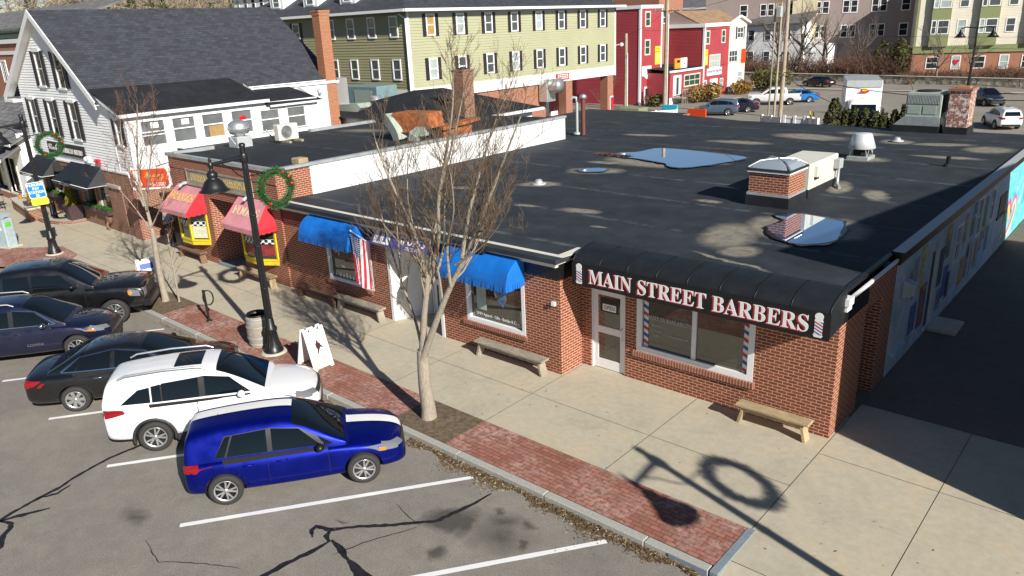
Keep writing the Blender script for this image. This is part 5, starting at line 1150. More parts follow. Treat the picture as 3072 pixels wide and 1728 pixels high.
# roofs
def slab_roof(name, pts, th, m, parent): b = MB(); b.prism(pts, (0, 0, -th)); return b.build(name, m, parent)
y0r, y1r = WY-.42, 11.45
slab_roof('main_roof', [(XRID, y0r, ZR), (ERx-.1, y0r, ZE), (ERx-.1, y1r, ZE), (XRID, y1r, ZR)], .10, M['shingle'], hs_)
slab_roof('main_roof', [(ELx, y0r, ZE), (XRID, y0r, ZR), (XRID, y1r, ZR), (ELx, y1r, ZE)], .10, M['shingle'], hs_)
b = MB()
for s, ex in ((-1, ELx), (1, ERx-.1)):
    a = Vector((XRID, y0r-.012, ZR+.01)); c = Vector((ex, y0r-.012, ZE+.01)); dz = Vector((0, 0, -.32)); b.prism([a, c, c+dz, a+dz] if s > 0 else [c, a, a+dz, c+dz], (0, .05, 0))
    b.quad(Vector((XRID, y0r+.04, ZR-.14)), Vector((ex, y0r+.04, ZE-.14)), Vector((ex, WY+.02, ZE-.14)), Vector((XRID, WY+.02, ZR-.14)))
b.box(ELx-.02, ELx+1.35, y0r-.02, WY+.02, ZE-.32, ZE-.18); b.build('rake_board', M['white_trim'], hs_)
b = MB(); b.box(ERx-.12, ERx-.0, 5.9, y1r+.02, ZE-.16, ZE-.03); b.build('gutter', M['white_trim'], hs_)
slab_roof('porch_roof', [(-32.0, WY-.30, 6.58), (XR+.22, WY-.30, 5.62), (XR+.22, 5.75, 5.62), (-32.0, 5.42, 6.58)], .06, M['roof_black'], hs_)
slab_roof('porch_roof', [(-31.4, 5.75, 6.02), (XR+.20, 5.75, 5.34), (XR+.20, 9.0, 5.28), (-31.4, 8.2, 6.0)], .06, M['roof_black'], hs_)
b = MB(); b.box(XR+.20, XR+.30, WY-.32, 5.85, 5.44, 5.58); b.build('gutter', M['white_trim'], hs_)
b = MB(); b.box(XR+.18, XR+.25, 5.9, 9.05, 5.18, 5.27); b.build('gutter', M['white_trim'], hs_)
b = MB(); b.add([(-31.9, WY-.26, 6.40), (XR+.2, WY-.26, 5.55), (XR+.2, WY-.26, 5.40), (-31.9, WY-.26, 6.22)], [(0, 1, 2, 3)]); b.quad((-31.9, WY-.27, 6.3), (XR+.2, WY-.27, 5.5), (XR+.2, WY+.05, 5.5), (-31.9, WY+.05, 6.3)); b.build('rake_board', M['white_trim'], hs_)
t = chimney('brick_chimney', 'tall orange brick chimney rising at the back eave of the white house', -31.58, 11.0, 1.0, 9.55, .64, M['brick_chimney'])
b = MB(); b.bbox(-31.3, -31.2, 10.0, 10.2, 5.55, 5.7, .02); b.tube([(-31.25, 10.1, 5.6), (-31.1, 10.1, 5.4)], .08, 8); b.build('floodlight', M['grey_paint'], hs_)
# ground floor of brick with dark shop windows
b = MB(); fr_h = [(-41.3, -40.2, 1.05, 2.4), (-39.95, -38.75, 1.05, 2.4), (-38.1, -36.95, .0, 2.4), (-36.1, -34.75, .95, 2.35), (-34.5, -33.0, .95, 2.35), (-31.55, -31.35, .0, 2.2)]
wallpanel(b, 'y', WY, XL, -30.2, -.05, 2.92, fr_h, .22); wallpanel(b, 'x', -30.2, WY, 3, -.05, 2.92, [], 0, 1); b.quad((-30.2, 2.99, -.05), (-26.2, 2.99, -.05), (-26.2, 2.99, 2.9), (-30.2, 2.99, 2.9)); b.build('brick_front', M['brick_brown'], hs_)
b = MB(); b.box(-30.65, -29.9, WY-.12, WY+.3, -.05, 2.5); b.build('brick_pier', M['brick_worn'], hs_)
b = MB(); b.bbox(-32.9, -31.5, WY-.10, WY+.02, 2.15, 2.3, .02); b.build('ledge', M['granite'], hs_)
for q in fr_h[:5]:
    b = MB(); b.box(q[0], q[1], WY+.18, WY+.2, q[2], q[3]); wn = b.build('shop_window', M['dark'] if q[2] < .1 else M['glass_shop'], hs_)
    if q[2] > .1: b = MB(); b.box(q[0], q[0]+.06, WY+.08, WY+.17, q[2], q[3]); b.box(q[1]-.06, q[1], WY+.08, WY+.17, q[2], q[3]); b.build('window_frame', M['granite'] , wn)
def leafcloud(b, c, rad, n, s, r3, cone=False, shell=.35, mi=0):
    for i in range(n):
        if cone:
            h = r3.random(); h = 1-math.sqrt(1-h*.985) if r3.random() < .5 else h*.97; a = r3.uniform(0, 6.283); rr_ = (1-h)**.58*(shell+(1-shell)*r3.random()**.4)
            p = Vector((c[0]+rad[0]*rr_*math.cos(a), c[1]+rad[1]*rr_*math.sin(a), c[2]+rad[2]*h)); o = Vector((math.cos(a), math.sin(a), .5))
        else:
            o = Vector((r3.gauss(0, 1), r3.gauss(0, 1), r3.gauss(0, 1))).normalized(); k = shell+(1-shell)*r3.random()**.5
            p = Vector((c[0]+rad[0]*o.x*k, c[1]+rad[1]*o.y*k, c[2]+rad[2]*o.z*k))
        o = (o+Vector((r3.gauss(0, .6), r3.gauss(0, .6), r3.gauss(0, .6)))).normalized(); u = o.orthogonal().normalized(); a2 = r3.uniform(0, 6.28); v = o.cross(u); u, v = u*math.cos(a2)+v*math.sin(a2), v*math.cos(a2)-u*math.sin(a2)
        k = s*r3.uniform(.5, 1.5); b.add([p-u*k*.5, p+v*k*.35+o*k*.2, p+u*k*.9, p-v*k*.35+o*k*.1], [(0, 1, 2, 3)], mi)
# window boxes with greenery
for i, q in enumerate((fr_h[0], fr_h[1], fr_h[3], fr_h[4])):
    lab = ['leftmost', 'second', 'third', 'rightmost'][i]+' of the four green window boxes under the bistro windows'
    t = thing('window_box', lab, 'window box', (q[0], WY, .9), 0, 'green window boxes along the bistro front'); b = MB(); b.bbox(q[0]+.03, q[1]-.03, WY-.22, WY+.05, q[2]-.20, q[2]+.0, .015); b.build('box', M['plum'], t)
    b = MB(); r3 = random.Random(i)
    for k in range(8): leafcloud(b, (q[0]+.1+(q[1]-q[0]-.2)*k/7, WY-.10, q[2]+.06), (.12, .12, .12), 45, .07, r3)
    b.build('greenery', M['box_leaf'], t)
# black bistro awnings and the name board
for lab, x0, x1 in (('left black awning of the bistro behind the lamp post', -41.9, -38.7), ('right black awning of the bistro beside the doorway', -37.15, -33.0)):
    t = thing('bistro_awning', lab, 'awning', ((x0+x1)/2, WY, 2.4), 0, 'black bistro awnings'); A = [(x0-.1, WY-.95, 2.2), (x1+.1, WY-.95, 2.2), (x1-.25, WY-.03, 3.0), (x0+.25, WY-.03, 3.0)]
    b = MB(); b.poly(A); b.build('canopy', M['black_fabric'], t)
    b = MB(); b.add([A[1], (x1+.1, WY-.03, 2.2), A[2]], [(0, 1, 2)]); b.build('end_panel', M['black_fabric'], t); b = MB(); b.add([A[0], A[3], (x0-.1, WY-.03, 2.2)], [(0, 1, 2)]); b.build('end_panel', M['black_fabric'], t)
    b = MB(); b.box(x0-.1, x1+.1, WY-.955, WY-.945, 2.04, 2.2); b.build('valance', M['black_fabric'], t); b = MB(); b.tube([(x0-.1, WY-.96, 2.2), (x1+.1, WY-.96, 2.2), (x1+.1, WY-.03, 2.2)], .015, 4); b.build('piping', M['white_sign'], t)
    text_mesh('lettering', script('Clark')+'\U0001D4FC American Bistro', .13, face_y((x0+x1)/2-.6, WY-.962, 2.12), M['white_sign'], t, .001)
nb = thing('bistro_sign', 'long black bistro sign board with white lettering on the clapboards', 'sign', (-37.1, WY, 3.5)); b = MB(); b.box(-39.45, -34.7, WY-.10, WY-.04, 3.28, 3.85); b.build('board', M['black_panel'], nb)
text_mesh('lettering', script("Clark's"), .46, face_y(-38.65, WY-.103, 3.6), M['white_sign'], nb, .003); text_mesh('lettering', bold('AMERICAN BISTRO'), .34, face_y(-36.25, WY-.103, 3.52), M['white_sign'], nb, .003, xs=.82)
for lab, x, m_, sc in (('white alarm bell dome on the clapboards right of the bistro sign', -34.35, 'white_trim', 1), ('red fire alarm horn on the white clapboards', -33.2, 'red_text', .8)):
    t = thing('alarm_box', lab, 'alarm', (x, WY-.05, 3.25)); b = MB(); b.bbox(x-.14*sc, x+.14*sc, WY-.16, WY-.03, 3.14, 3.14+.32*sc, .03); b.build('casing', M[m_], t); b = MB(); b.ball((x-.22*sc, WY-.12, 3.3), .12*sc, 10); b.build('beacon', M[m_], t)
b = MB(); b.tube([(-37.9, WY-.02, 2.62), (-37.9, WY-.45, 2.75)], .03, 6); b.prism([(-38.15, WY-.55, 2.5), (-37.65, WY-.55, 2.5), (-37.9, WY-.55, 2.95)], (0, .3, 0)); b.build('entrance_lantern', M['black_metal'], hs_)
b = MB(); b.lathe([(.001, 0), (.28, 0), (.30, .10), (.22, .16), (.001, .17)], (-33.5, WY-.02, .55), 14, M=Matrix.Rotation(R(90), 4, 'X')); b.tube([(-33.5, WY-.1, .5), (-33.4, WY-.25, .25), (-33.35, WY-.2, .05)], .06, 6); b.build('hose_reel', M['wood_dark'], hs_)
# neighbouring white building at the left edge
lb = thing('white_shop', 'white shop building with grey shingled roof at the far left edge', 'building', (-49, -.5, 0))
b = MB(); wallpanel(b, 'y', -1.2, -56, -43.6, -.05, 3.6, [(-49.6, -47.2, .5, 2.5), (-46.6, -44.9, .5, 2.5)], .2); siding(b, 'x', -43.6, -1.2, 8, 0, 4.0, 1, .13, .025); b.build('wall', M['white_siding'], lb)
b = MB(); b.prism([(-56.5, -1.7, 3.5), (-43.2, -1.7, 3.5), (-43.2, 6, 7.2), (-56.5, 6, 7.2)], (0, 0, -.12)); b.prism([(-56.5, -2.3, 2.75), (-43.3, -2.3, 2.75), (-43.3, -1.2, 3.35), (-56.5, -1.2, 3.35)], (0, 0, -.1)); b.build('roof', M['shingle_grey'], lb)
b = MB(); b.box(-56.5, -43.2, -1.74, -1.70, 3.36, 3.56); b.box(-56.5, -43.3, -2.34, -2.30, 2.6, 2.8); b.build('fascia', M['white_trim'], lb)
for q in ((-49.6, -47.2), (-46.6, -44.9)):
    b = MB(); b.box(q[0], q[1], -1.02, -1.0, .5, 2.5); wn = b.build('shop_window', M['glass_shop'], lb); b = MB(); b.box(q[0]-.1, q[0], -1.25, -1.05, .4, 2.6); b.box(q[1], q[1]+.1, -1.25, -1.05, .4, 2.6); b.box(q[0]-.1, q[1]+.1, -1.3, -1.05, .38, .5); b.build('window_frame', M['cream_trim'], wn)
    b = MB(); b.lathe([(.001, 0), (.22, 0), (.22, .02)], ((q[0]+q[1])/2+.1, -1.03, 1.75), 9, M=Matrix.Rotation(R(90), 4, 'X')); b.build('window_wreath', M['glass_blind'], wn)
b = MB(); b.box(-50.5, -43.7, -1.3, -1.2, -.05, .36); b.build('brick_base', M['brick_brown'], lb)
pb = thing('hanging_sign', 'dark oval bistro sign hanging from an iron bracket at the left edge', 'sign', (-43.9, -2.6, 3.6)); az = R(-45); Mx = face_dir(-44.2, -2.6, 3.55, az)
pts = [(-.95, .40), (-.95, -.22), (-.60, -.30), (-.35, -.55), (.35, -.55), (.60, -.30), (.95, -.22), (.95, .40), (.4, .48), (-.4, .48)]; nz = Mx.to_3x3() @ Vector((0, 0, 1))
b = MB(); b.prism([Mx @ Vector((x, y, -.04)) for x, y in pts], nz*.08); b.build('board', M['black_panel'], pb)
text_mesh('lettering', script("Clark's"), .34, Mx @ Matrix.Translation((0, .28, .042)), M['white_sign'], pb, .002); text_mesh('lettering', bold('AMERICAN'), .32, Mx @ Matrix.Translation((0, -.03, .042)), M['white_sign'], pb, .002, xs=.9); text_mesh('lettering', bold('BISTRO'), .20, Mx @ Matrix.Translation((0, -.36, .042)), M['white_sign'], pb, .002)
b = MB(); b.tube([(-43.55, -.95, 4.35), tuple(Mx @ Vector((.9, .8, 0))), tuple(Mx @ Vector((-1.3, .78, 0)))], .03, 6); b.tube([tuple(Mx @ Vector((.7, .8, 0))), tuple(Mx @ Vector((.7, .4, 0)))], .012, 5); b.tube([tuple(Mx @ Vector((-.7, .8, 0))), tuple(Mx @ Vector((-.7, .4, 0)))], .012, 5); b.build('bracket', M['black_metal'], pb)
# patio: raised brick-edged landing, low wall, bollards, planters, cafe set
b = MB(); arc = [(-36.45, -1.0), (-36.5, -1.6), (-37.0, -2.15), (-38.2, -2.5), (-39.3, -2.45), (-39.6, -1.0)]
b.prism([(x, y, -.02) for x, y in arc][::-1], (0, 0, .14)); b.build('landing', M['brick_brown'], kind='structure')
b = MB(); b.prism([(x*.985-.57, y*.88-.12, .12) for x, y in arc][::-1], (0, 0, .008)); b.build('landing_top', M['concrete'], kind='structure')
lw = thing('low_wall', 'low brick patio wall with pale stone cap and stepped end pier', 'low wall', (-41, -2.4, 0))
b = MB(); b.prism([(-39.0, -2.75, 0), (-39.0, -2.1, 0), (-43.6, -1.75, 0), (-43.6, -2.2, 0)][::-1], (0, 0, .55)); b.box(-39.6, -38.95, -2.78, -2.05, 0, .62); b.build('brick_wall', M['brick_brown'], lw); b = MB(); b.prism([(-39.7, -2.75, .55), (-39.7, -2.05, .55), (-43.65, -1.7, .55), (-43.65, -2.25, .55)][::-1], (0, 0, .08)); b.bbox(-39.66, -38.9, -2.83, -2.0, .62, .70, .02); b.build('cap_stone', M['concrete_light'], lw)
t = thing('plant_pot', 'small terracotta pot standing on the low patio wall', 'plant pot', (-42.6, -2.0, .63)); b = MB(); b.lathe([(.07, .63), (.11, .82), (.12, .86), (.10, .86), (.001, .84)], (-42.6, -2.0, 0), 12); b.build('pot', M['terracotta'], t); b = MB(); leafcloud(b, (-42.6, -2.0, .9), (.06, .06, .05), 25, .05, random.Random(2)); b.build('stub_of_plant', M['bush_gold'], t)
def bollard(x, y):
    t = thing('bollard', 'black', 'bollard', (x, y, .1), 0, 'black ball-topped bollards by the bistro steps'); b = MB(); b.lathe([(.13, .1), (.13, .16), (.10, .2), (.085, .8), (.085, .83), (.10, .85), (.06, .88)], (x, y, 0), 14); b.build('post', M['black_metal'], t); b = MB(); b.ball((x, y, .96), .095, 12); b.build('ball', M['black_metal'], t); return t
bo = bollard(-38.15, -1.85); bo['label'] = 'black ball-topped bollard, middle of the three by the bistro steps'
dup(bo, (-37.35, -1.35, .1), None, 'black ball-topped bollard nearest the tall plum planter'); dup(bo, (-38.85, -1.75, .1), None, 'black ball-topped bollard nearest the lamp post and low wall')
def planter(x, y, z, h, lab, w0=.27, w1=.38, ph=.8, r=.30):
    t = thing('planter', lab, 'planter', (x, y, z), 0, 'plum planters with clipped cone shrubs'); b = MB(); q = [(-w0, -w0), (w0, -w0), (w0, w0), (-w0, w0)]
    vs = [(x+a, y+c, z) for a, c in q]+[(x+a*w1/w0, y+c*w1/w0, z+ph) for a, c in q]+[(x+a*(w1-.04)/w0, y+c*(w1-.04)/w0, z+ph) for a, c in q]+[(x+a*(w1-.05)/w0, y+c*(w1-.05)/w0, z+ph-.06) for a, c in q]
    b.add(vs, [(i, (i+1) % 4, 4+(i+1) % 4, 4+i) for i in range(4)]+[(4+i, 4+(i+1) % 4, 8+(i+1) % 4, 8+i) for i in range(4)]+[(8+i, 8+(i+1) % 4, 12+(i+1) % 4, 12+i) for i in range(4)]+[(12, 13, 14, 15)]); b.build('pot', M['plum'], t)
    b = MB(); leafcloud(b, (x, y, z+ph-.05), (r, r, h), 900, .09, random.Random(int(x*10)), True, .5); b.build('cone_shrub', M['cone_leaf'], t); b = MB(); b.tube([(x, y, z+ph-.1), (x, y, z+ph+.4)], .03, 6); b.build('stem', M['bark_dark'], t); return t
planter(-36.95, -1.35, .1, 1.15, 'plum planter with a tall yellow-green cone shrub by the bistro door'); planter(-40.2, -2.15, .0, .8, 'plum planter with a small cone shrub behind the pay station sign', .25, .36, .85, .22)
def cafe_table(x, y):
    t = thing('cafe_table', 'black iron bistro table at the left edge of the patio', 'table', (x, y, 0)); b = MB(); b.lathe([(.34, .72), (.34, .75), (.001, .752)], (x, y, 0), 18); b.build('table_top', M['black_metal'], t)
    for k in range(3): a = R(120*k+20); b = MB(); b.tube([(x+.02*math.cos(a), y+.02*math.sin(a), .72), (x+.05*math.cos(a), y+.05*math.sin(a), .4), (x+.28*math.cos(a), y+.28*math.sin(a), .01)], .014, 5); b.build('leg', M['black_metal'], t)
def cafe_chair(x, y, rz, lab):
    t = thing('cafe_chair', lab, 'chair', (x, y, 0), rz, 'iron cafe chairs on the bistro patio'); b = MB(); b.lathe([(.19, .44), (.20, .455), (.001, .46)], (0, 0, 0), 14); b.build('seat', M['black_metal'], t, local=True)
    for sx in (-1, 1):
        b = MB(); b.tube([(.14*sx, .14, .44), (.17*sx, .20, 0)], .012, 5); b.build('leg', M['black_metal'], t, local=True); b = MB(); b.tube([(.14*sx, -.14, .44), (.17*sx, -.2, 0)], .012, 5); b.build('leg', M['black_metal'], t, local=True)
    b = MB(); b.tube([(-.17, -.16, .44), (-.18, -.22, .75), (-.1, -.24, .88), (.1, -.24, .88), (.18, -.22, .75), (.17, -.16, .44)], .012, 5); b.tube([(0, -.17, .44), (0, -.24, .88)], .009, 4); b.build('backrest', M['black_metal'], t, local=True); return t
cafe_table(-44.6, -2.6); cafe_chair(-43.85, -2.7, R(80), 'black iron cafe chair nearest the low wall'); cafe_chair(-45.3, -2.9, R(-80), 'black iron cafe chair at the very left edge'); cafe_chair(-44.4, -3.4, R(10), 'black iron cafe chair on the street side of the table')
# ------------------------------------------------------------------ street lamps with wreaths
def wreath_part(t, cx, cy, cz, seed):
    r3 = random.Random(seed); b = MB(); R0, r0 = .46, .105
    for i in range(2400):
        a = r3.uniform(0, 6.283); c = Vector((0, math.cos(a), math.sin(a))); d = Vector((r3.gauss(0, 1), 0, 0))+c*r3.gauss(0, 1); d.normalize()
        p = Vector((cx, cy, cz))+c*R0*(1+.02*math.sin(3*a))+d*r0*r3.random()**.5
        o = (d+Vector((0, -math.sin(a), math.cos(a)))*r3.uniform(-1, 1)*1.2).normalized(); u = o.cross(Vector((r3.gauss(0, 1), r3.gauss(0, 1), r3.gauss(0, 1)))).normalized(); l = r3.uniform(.05, .10)
        b.add([p-u*.010, p+u*.010, p+o*l], [(0, 1, 2)])
    w_ = b.build('wreath', M['wreath'], t)
    b = MB(); b.tube([(cx, cy+R0*math.cos(2*math.pi*i/24), cz+R0*math.sin(2*math.pi*i/24)) for i in range(25)], .07, 6); b.build('wreath_core', M['pine'], w_)
    for a in (62, 35, 8, 235): b = MB(); b.ball((cx+.08, cy+R0*math.cos(R(a)), cz+R0*math.sin(R(a))), .047, 10); b.build('bauble', M['ball'], w_)
def street_lamp(x, y, lab, sign=False, seed=1):
    t = thing('street_lamp', lab, 'street lamp', (x, y, 0), 0, 'black cast iron street lamps with wreaths')
    b = MB(); b.lathe([(.27, 0), (.27, .10), (.235, .14), (.22, .22), (.17, .32), (.145, .5), (.14, .62), (.175, .66), (.175, .74), (.13, .80), (.115, 1.0), (.105, 1.02)], (x, y, 0), 20)
    for k in range(12): a = 2*math.pi*k/12; b.tube([(x+.205*math.cos(a), y+.205*math.sin(a), .2), (x+.16*math.cos(a), y+.16*math.sin(a), .34), (x+.14*math.cos(a), y+.14*math.sin(a), .6)], [.03, .024, .016], 5)
    b.build('base', M['black_metal'], t)
    b = MB(); b.lathe([(.36, -.03), (.36, .03), (.30, .045), (.001, .045)], (x, y, 0), 16); b.build('footing', M['concrete_light'], t)
    b = MB(); n = 16; vs = []
    for z, r in ((1.0, .105), (5.2, .078)):
        for j in range(n*2): a = 2*math.pi*j/(n*2); rr_ = r*(1.0 if j % 2 else .88); vs.append((x+rr_*math.cos(a), y+rr_*math.sin(a), z))
    b.add(vs, [(j, (j+1) % (2*n), 2*n+(j+1) % (2*n), 2*n+j) for j in range(2*n)]); b.tube([(x, y, 5.2), (x, y, 5.80)], [.078, .072], 14); b.lathe([(.085, 5.78), (.085, 5.84), (.05, 5.87), (.001, 5.88)], (x, y, 0), 14)
    for z in (1.9, 3.1, 3.95): b.lathe([(.10, z), (.105, z+.015), (.10, z+.03)], (x, y, 0), 14)
    b.lathe([(.11, 5.38), (.125, 5.42), (.125, 5.56), (.11, 5.60)], (x, y, 0), 14); b.build('pole', M['black_metal'], t)
    b = MB(); b.tube([(x, y, 5.50), (x, y-.35, 5.49), (x, y-.9, 5.45)], [.06, .05, .045], 10); b.tube([(x, y-.08, 4.98), (x, y-.25, 5.1), (x, y-.42, 5.3), (x, y-.62, 5.42)], .018, 6); b.tube([(x, y, 5.0), (x, y+.25, 5.0), (x, y+.5, 5.02)], .016, 6); b.tube([(x, y, 4.55), (x, y+.34, 4.55)], .012, 5)
    b.build('arm', M['black_metal'], t)
    hx, hy = x, y-.93
    b = MB(); b.lathe([(.02, 5.70), (.03, 5.60), (.045, 5.55), (.03, 5.52), (.075, 5.47), (.08, 5.42), (.045, 5.37), (.045, 5.32), (.08, 5.29), (.135, 5.23), (.14, 5.16), (.115, 5.12), (.155, 5.09), (.225, 5.02), (.28, 4.91), (.325, 4.83), (.375, 4.80), (.38, 4.785), (.34, 4.80), (.24, 4.93), (.001, 5.0)], (hx, hy, 0), 28); hd = b.build('lamp_shade', M['black_metal'], t)
    b = MB(); b.lathe([(.001, 4.81), (.14, 4.83), (.22, 4.88), (.22, 4.90)], (hx, hy, 0), 16); b.build('lens', M['lamp_clear'], hd)
    wreath_part(t, x, y+.80, 4.55, seed); return t
lp1 = street_lamp(-13.8, -4.51, 'street lamp with wreath standing beside the barrel bin and folding sign')
lp2 = dup(lp1, (-31.15, -4.33, 0), 0, 'street lamp with wreath and parking sign in front of the bistro')
lp3 = dup(lp1, (6.95, -5.65, 0), 0, 'street lamp out of frame at right, its wreath shadow across the pavement')
sg = thing('parking_sign', 'blue and yellow parking pay station sign on the lamp post', 'sign', (-31.15, -4.33, 2.6)); az = R(-36); Mx = face_dir(-31.05, -4.42, 2.66, az) @ Matrix.Rotation(R(5), 4, 'Z'); nz = Mx.to_3x3() @ Vector((0, 0, 1))
def rr(w_, h, cy, z, c=.05): return [Mx @ Vector((a, cy+q, z)) for a, q in ((-w_+c, -h), (w_-c, -h), (w_, -h+c), (w_, h-c), (w_-c, h), (-w_+c, h), (-w_, h-c), (-w_, -h+c))]
b = MB(); b.prism(rr(.33, .33, .15, .06), nz*.02); b.build('white_border', M['white_sign'], sg); b = MB(); b.prism(rr(.305, .305, .15, .081), nz*.003); b.build('blue_plate', M['blue_sign'], sg); b = MB(); b.prism(rr(.33, .15, -.33, .06), nz*.02); yp = b.build('yellow_plate', M['yellow_sign'], sg)
for s, yy in (('PARKING', .36), ('PAY', .21), ('STATION', .06)): text_mesh('lettering', sans(s), .155, Mx @ Matrix.Translation((0, yy, .086)), M['white_sign'], sg, .002, xs=.9)
b = MB(); b.prism([Mx @ Vector((a, q, .085)) for a, q in ((-.05, -.02), (-.05, -.08), (-.09, -.08), (0, -.15), (.09, -.08), (.05, -.08), (.05, -.02))][::-1], nz*.002); b.build('arrow', M['white_sign'], sg)
b = MB(); M2 = face_dir(-31.2, -4.25, 2.72, R(-150)); n2 = M2.to_3x3() @ Vector((0, 0, 1)); b.prism([M2 @ Vector((a, q, .05)) for a, q in ((-.3, -.45), (.3, -.45), (.3, .42), (-.3, .42))], n2*.015); b.build('back_plate', M['grey_paint'], sg)
ps2 = thing('pay_station', 'grey parking pay station with a solar panel at the left edge', 'pay station', (-34.4, -5.1, 0), R(20))
b = MB(); b.bbox(-.30, .30, -.24, .24, .05, 1.30, .04); b.prism([(-.30, -.24, 1.30), (.30, -.24, 1.30), (.30, .24, 1.48), (-.30, .24, 1.48)], (0, 0, .01)); b.build('cabinet', mat('pale_bluegrey', (.34, .42, .45), .45), ps2, local=True)
b = MB(); b.box(.301, .31, -.15, .10, .95, 1.15); b.build('green_sticker', M['green_sticker'], ps2, local=True); b = MB(); b.box(-.2, .12, -.25, -.241, .78, .95); b.build('green_sticker', M['green_sticker'], ps2, local=True); b = MB(); b.box(-.03, .12, -.252, -.2505, .79, .93); b.build('price_label', M['white_sign'], ps2, local=True)
b = MB(); b.tube([(-.25, -.1, 1.3), (-.3, -.1, 1.75)], .03, 6); b.build('panel_mast', M['grey_paint'], ps2, local=True); Mp = Matrix.Translation((-.32, -.1, 1.85)) @ Matrix.Rotation(R(-20), 4, 'Z') @ Matrix.Rotation(R(48), 4, 'X')
b = MB(); b.box(-.34, .34, -.30, .30, -.02, .0, 0, Mp); b.build('panel_frame', M['steel'], ps2, local=True); b = MB()
for i in range(6):
    for j in range(6): b.box(-.32+.107*i, -.32+.107*i+.098, -.28+.094*j, -.28+.094*j+.086, .002, .004, 0, Mp)
b.build('solar_cells', m_glass('solar_cell', (.01, .015, .04), 1.5, .1, 0), ps2, local=True); b = MB(); b.bbox(-.42, .42, -.34, .34, -.02, .05, .01); b.build('plinth', M['concrete_light'], ps2, local=True)
# barrel bin, bike ring, folding signs
t = thing('barrel_bin', 'old grey wooden barrel used as a litter bin', 'litter bin', (-14.62, -4.42, 0)); b = MB(); x, y = -14.62, -4.42
b.lathe([(.30, 0), (.335, .2), (.355, .45), (.335, .70), (.30, .92), (.28, .92), (.27, .75), (.001, .74)], (x, y, 0), 22); b.build('staves', M['wood_grey'], t)
for z, r in ((.10, .325), (.29, .352), (.61, .352), (.84, .322)): b = MB(); b.lathe([(r, z-.025), (r+.004, z), (r, z+.025)], (x, y, 0), 22); b.build('hoop', M['steel_dull'], t)
b = MB(); b.lathe([(.285, .88), (.30, .95), (.275, .98), (.25, .88)], (x, y, 0), 22); b.build('liner', M['black_panel'], t)
t = thing('bike_rack', 'black post bicycle stand with a single ring', 'bicycle stand', (-17.73, -4.38, 0)); x, y = -17.73, -4.38; b = MB(); b.tube([(x, y, 0), (x-.02, y, .5), (x-.05, y, 1.02)], [.035, .04, .045], 10); b.lathe([(.10, 0), (.10, .02), (.05, .04)], (x, y, 0), 12); b.build('post', M['black_metal'], t)
b = MB(); d = Vector((.55, .83, 0)).normalized(); b.tube([Vector((x-.03, y, .76))+d*.10+d*.15*math.cos(2*math.pi*i/24)+Vector((0, 0, .24*math.sin(2*math.pi*i/24))) for i in range(25)], .022, 7); b.build('ring', M['black_metal'], t)
def a_frame(x, y, lab, rz, dark=False):
    t = thing('folding_sign', lab, 'sign', (x, y, 0), rz, 'white folding pavement signs'); H_ = 1.12
    for s in (1, -1):
        Mx = Matrix(((0, -.34*s/1.17, 1.12*s/1.17, .02*s), (s, 0, 0, 0), (0, 1.12/1.17, .34/1.17, 0), (0, 0, 0, 1))); Mx = Matrix.Translation((.36*s, 0, 0)) @ Mx
        pts = [(-.31, .0), (-.22, .0), (-.18, .05), (.18, .05), (.22, 0), (.31, 0), (.31, 1.12), (.29, 1.15), (.19, 1.15), (.16, 1.06), (.11, 1.06), (.09, 1.13), (-.09, 1.13), (-.11, 1.06), (-.16, 1.06), (-.19, 1.15), (-.29, 1.15), (-.31, 1.12)]
        nz = Mx.to_3x3() @ Vector((0, 0, 1)); b = MB(); b.prism([Mx @ Vector((a, q, 0)) for a, q in pts], nz*.025); o = b.build('panel', M['white_trim'], t, local=True)
        if s > 0:
            T = lambda st, sz, yy, m, fx=bold, xs=1: text_mesh('lettering', fx(st), sz, Mx @ Matrix.Translation((0, yy, .027)), M[m], None, .001, xs=xs)
            its = []
            if not dark:
                its += [T('SUPPORT YOUR', .075, .90, 'grey_text'), T('UNH HOCKEY TEAM', .065, .80, 'grey_text', bold, .85), T('HAYDEN', .13, .28, 'gold'), T('SPORTS', .12, .16, 'gold'), T('AT', .06, .38, 'grey_text')]
                b = MB(); sil = [(-.06, .42), (-.02, .45), (.02, .54), (.07, .60), (.15, .545), (.20, .55), (.20, .57), (.15, .565), (.09, .65), (.08, .70), (.03, .745), (.035, .78), (.0, .80), (-.03, .78), (-.025, .745), (-.065, .71), (-.06, .62), (-.035, .55), (-.05, .48)]
                b.prism([Mx @ Vector((a, q, .026)) for a, q in sil], nz*.003); its.append(b.build('player_silhouette', mat('dark_maroon', (.05, .012, .02), .5), None))
                for ix in its:
                    ix.parent = o
            else:
                for (ya, yb, m_) in ((.80, 1.0, 'blue_text'), (.56, .72, 'grey_paint'), (.30, .50, 'blue_text')):
                    b = MB(); b.prism([Mx @ Vector(q) for q in ((-.22, ya, .026), (.22, ya, .026), (.22, yb, .026), (-.22, yb, .026))], nz*.002); b.build('poster', M[m_], o, local=True)
    return t
a_frame(-12.05, -4.33, 'white folding sign with a dark hockey player silhouette on the brick strip', 0); a_frame(-22.75, -4.0, 'white folding sign with blue posters beside the small street tree', R(-12), True)
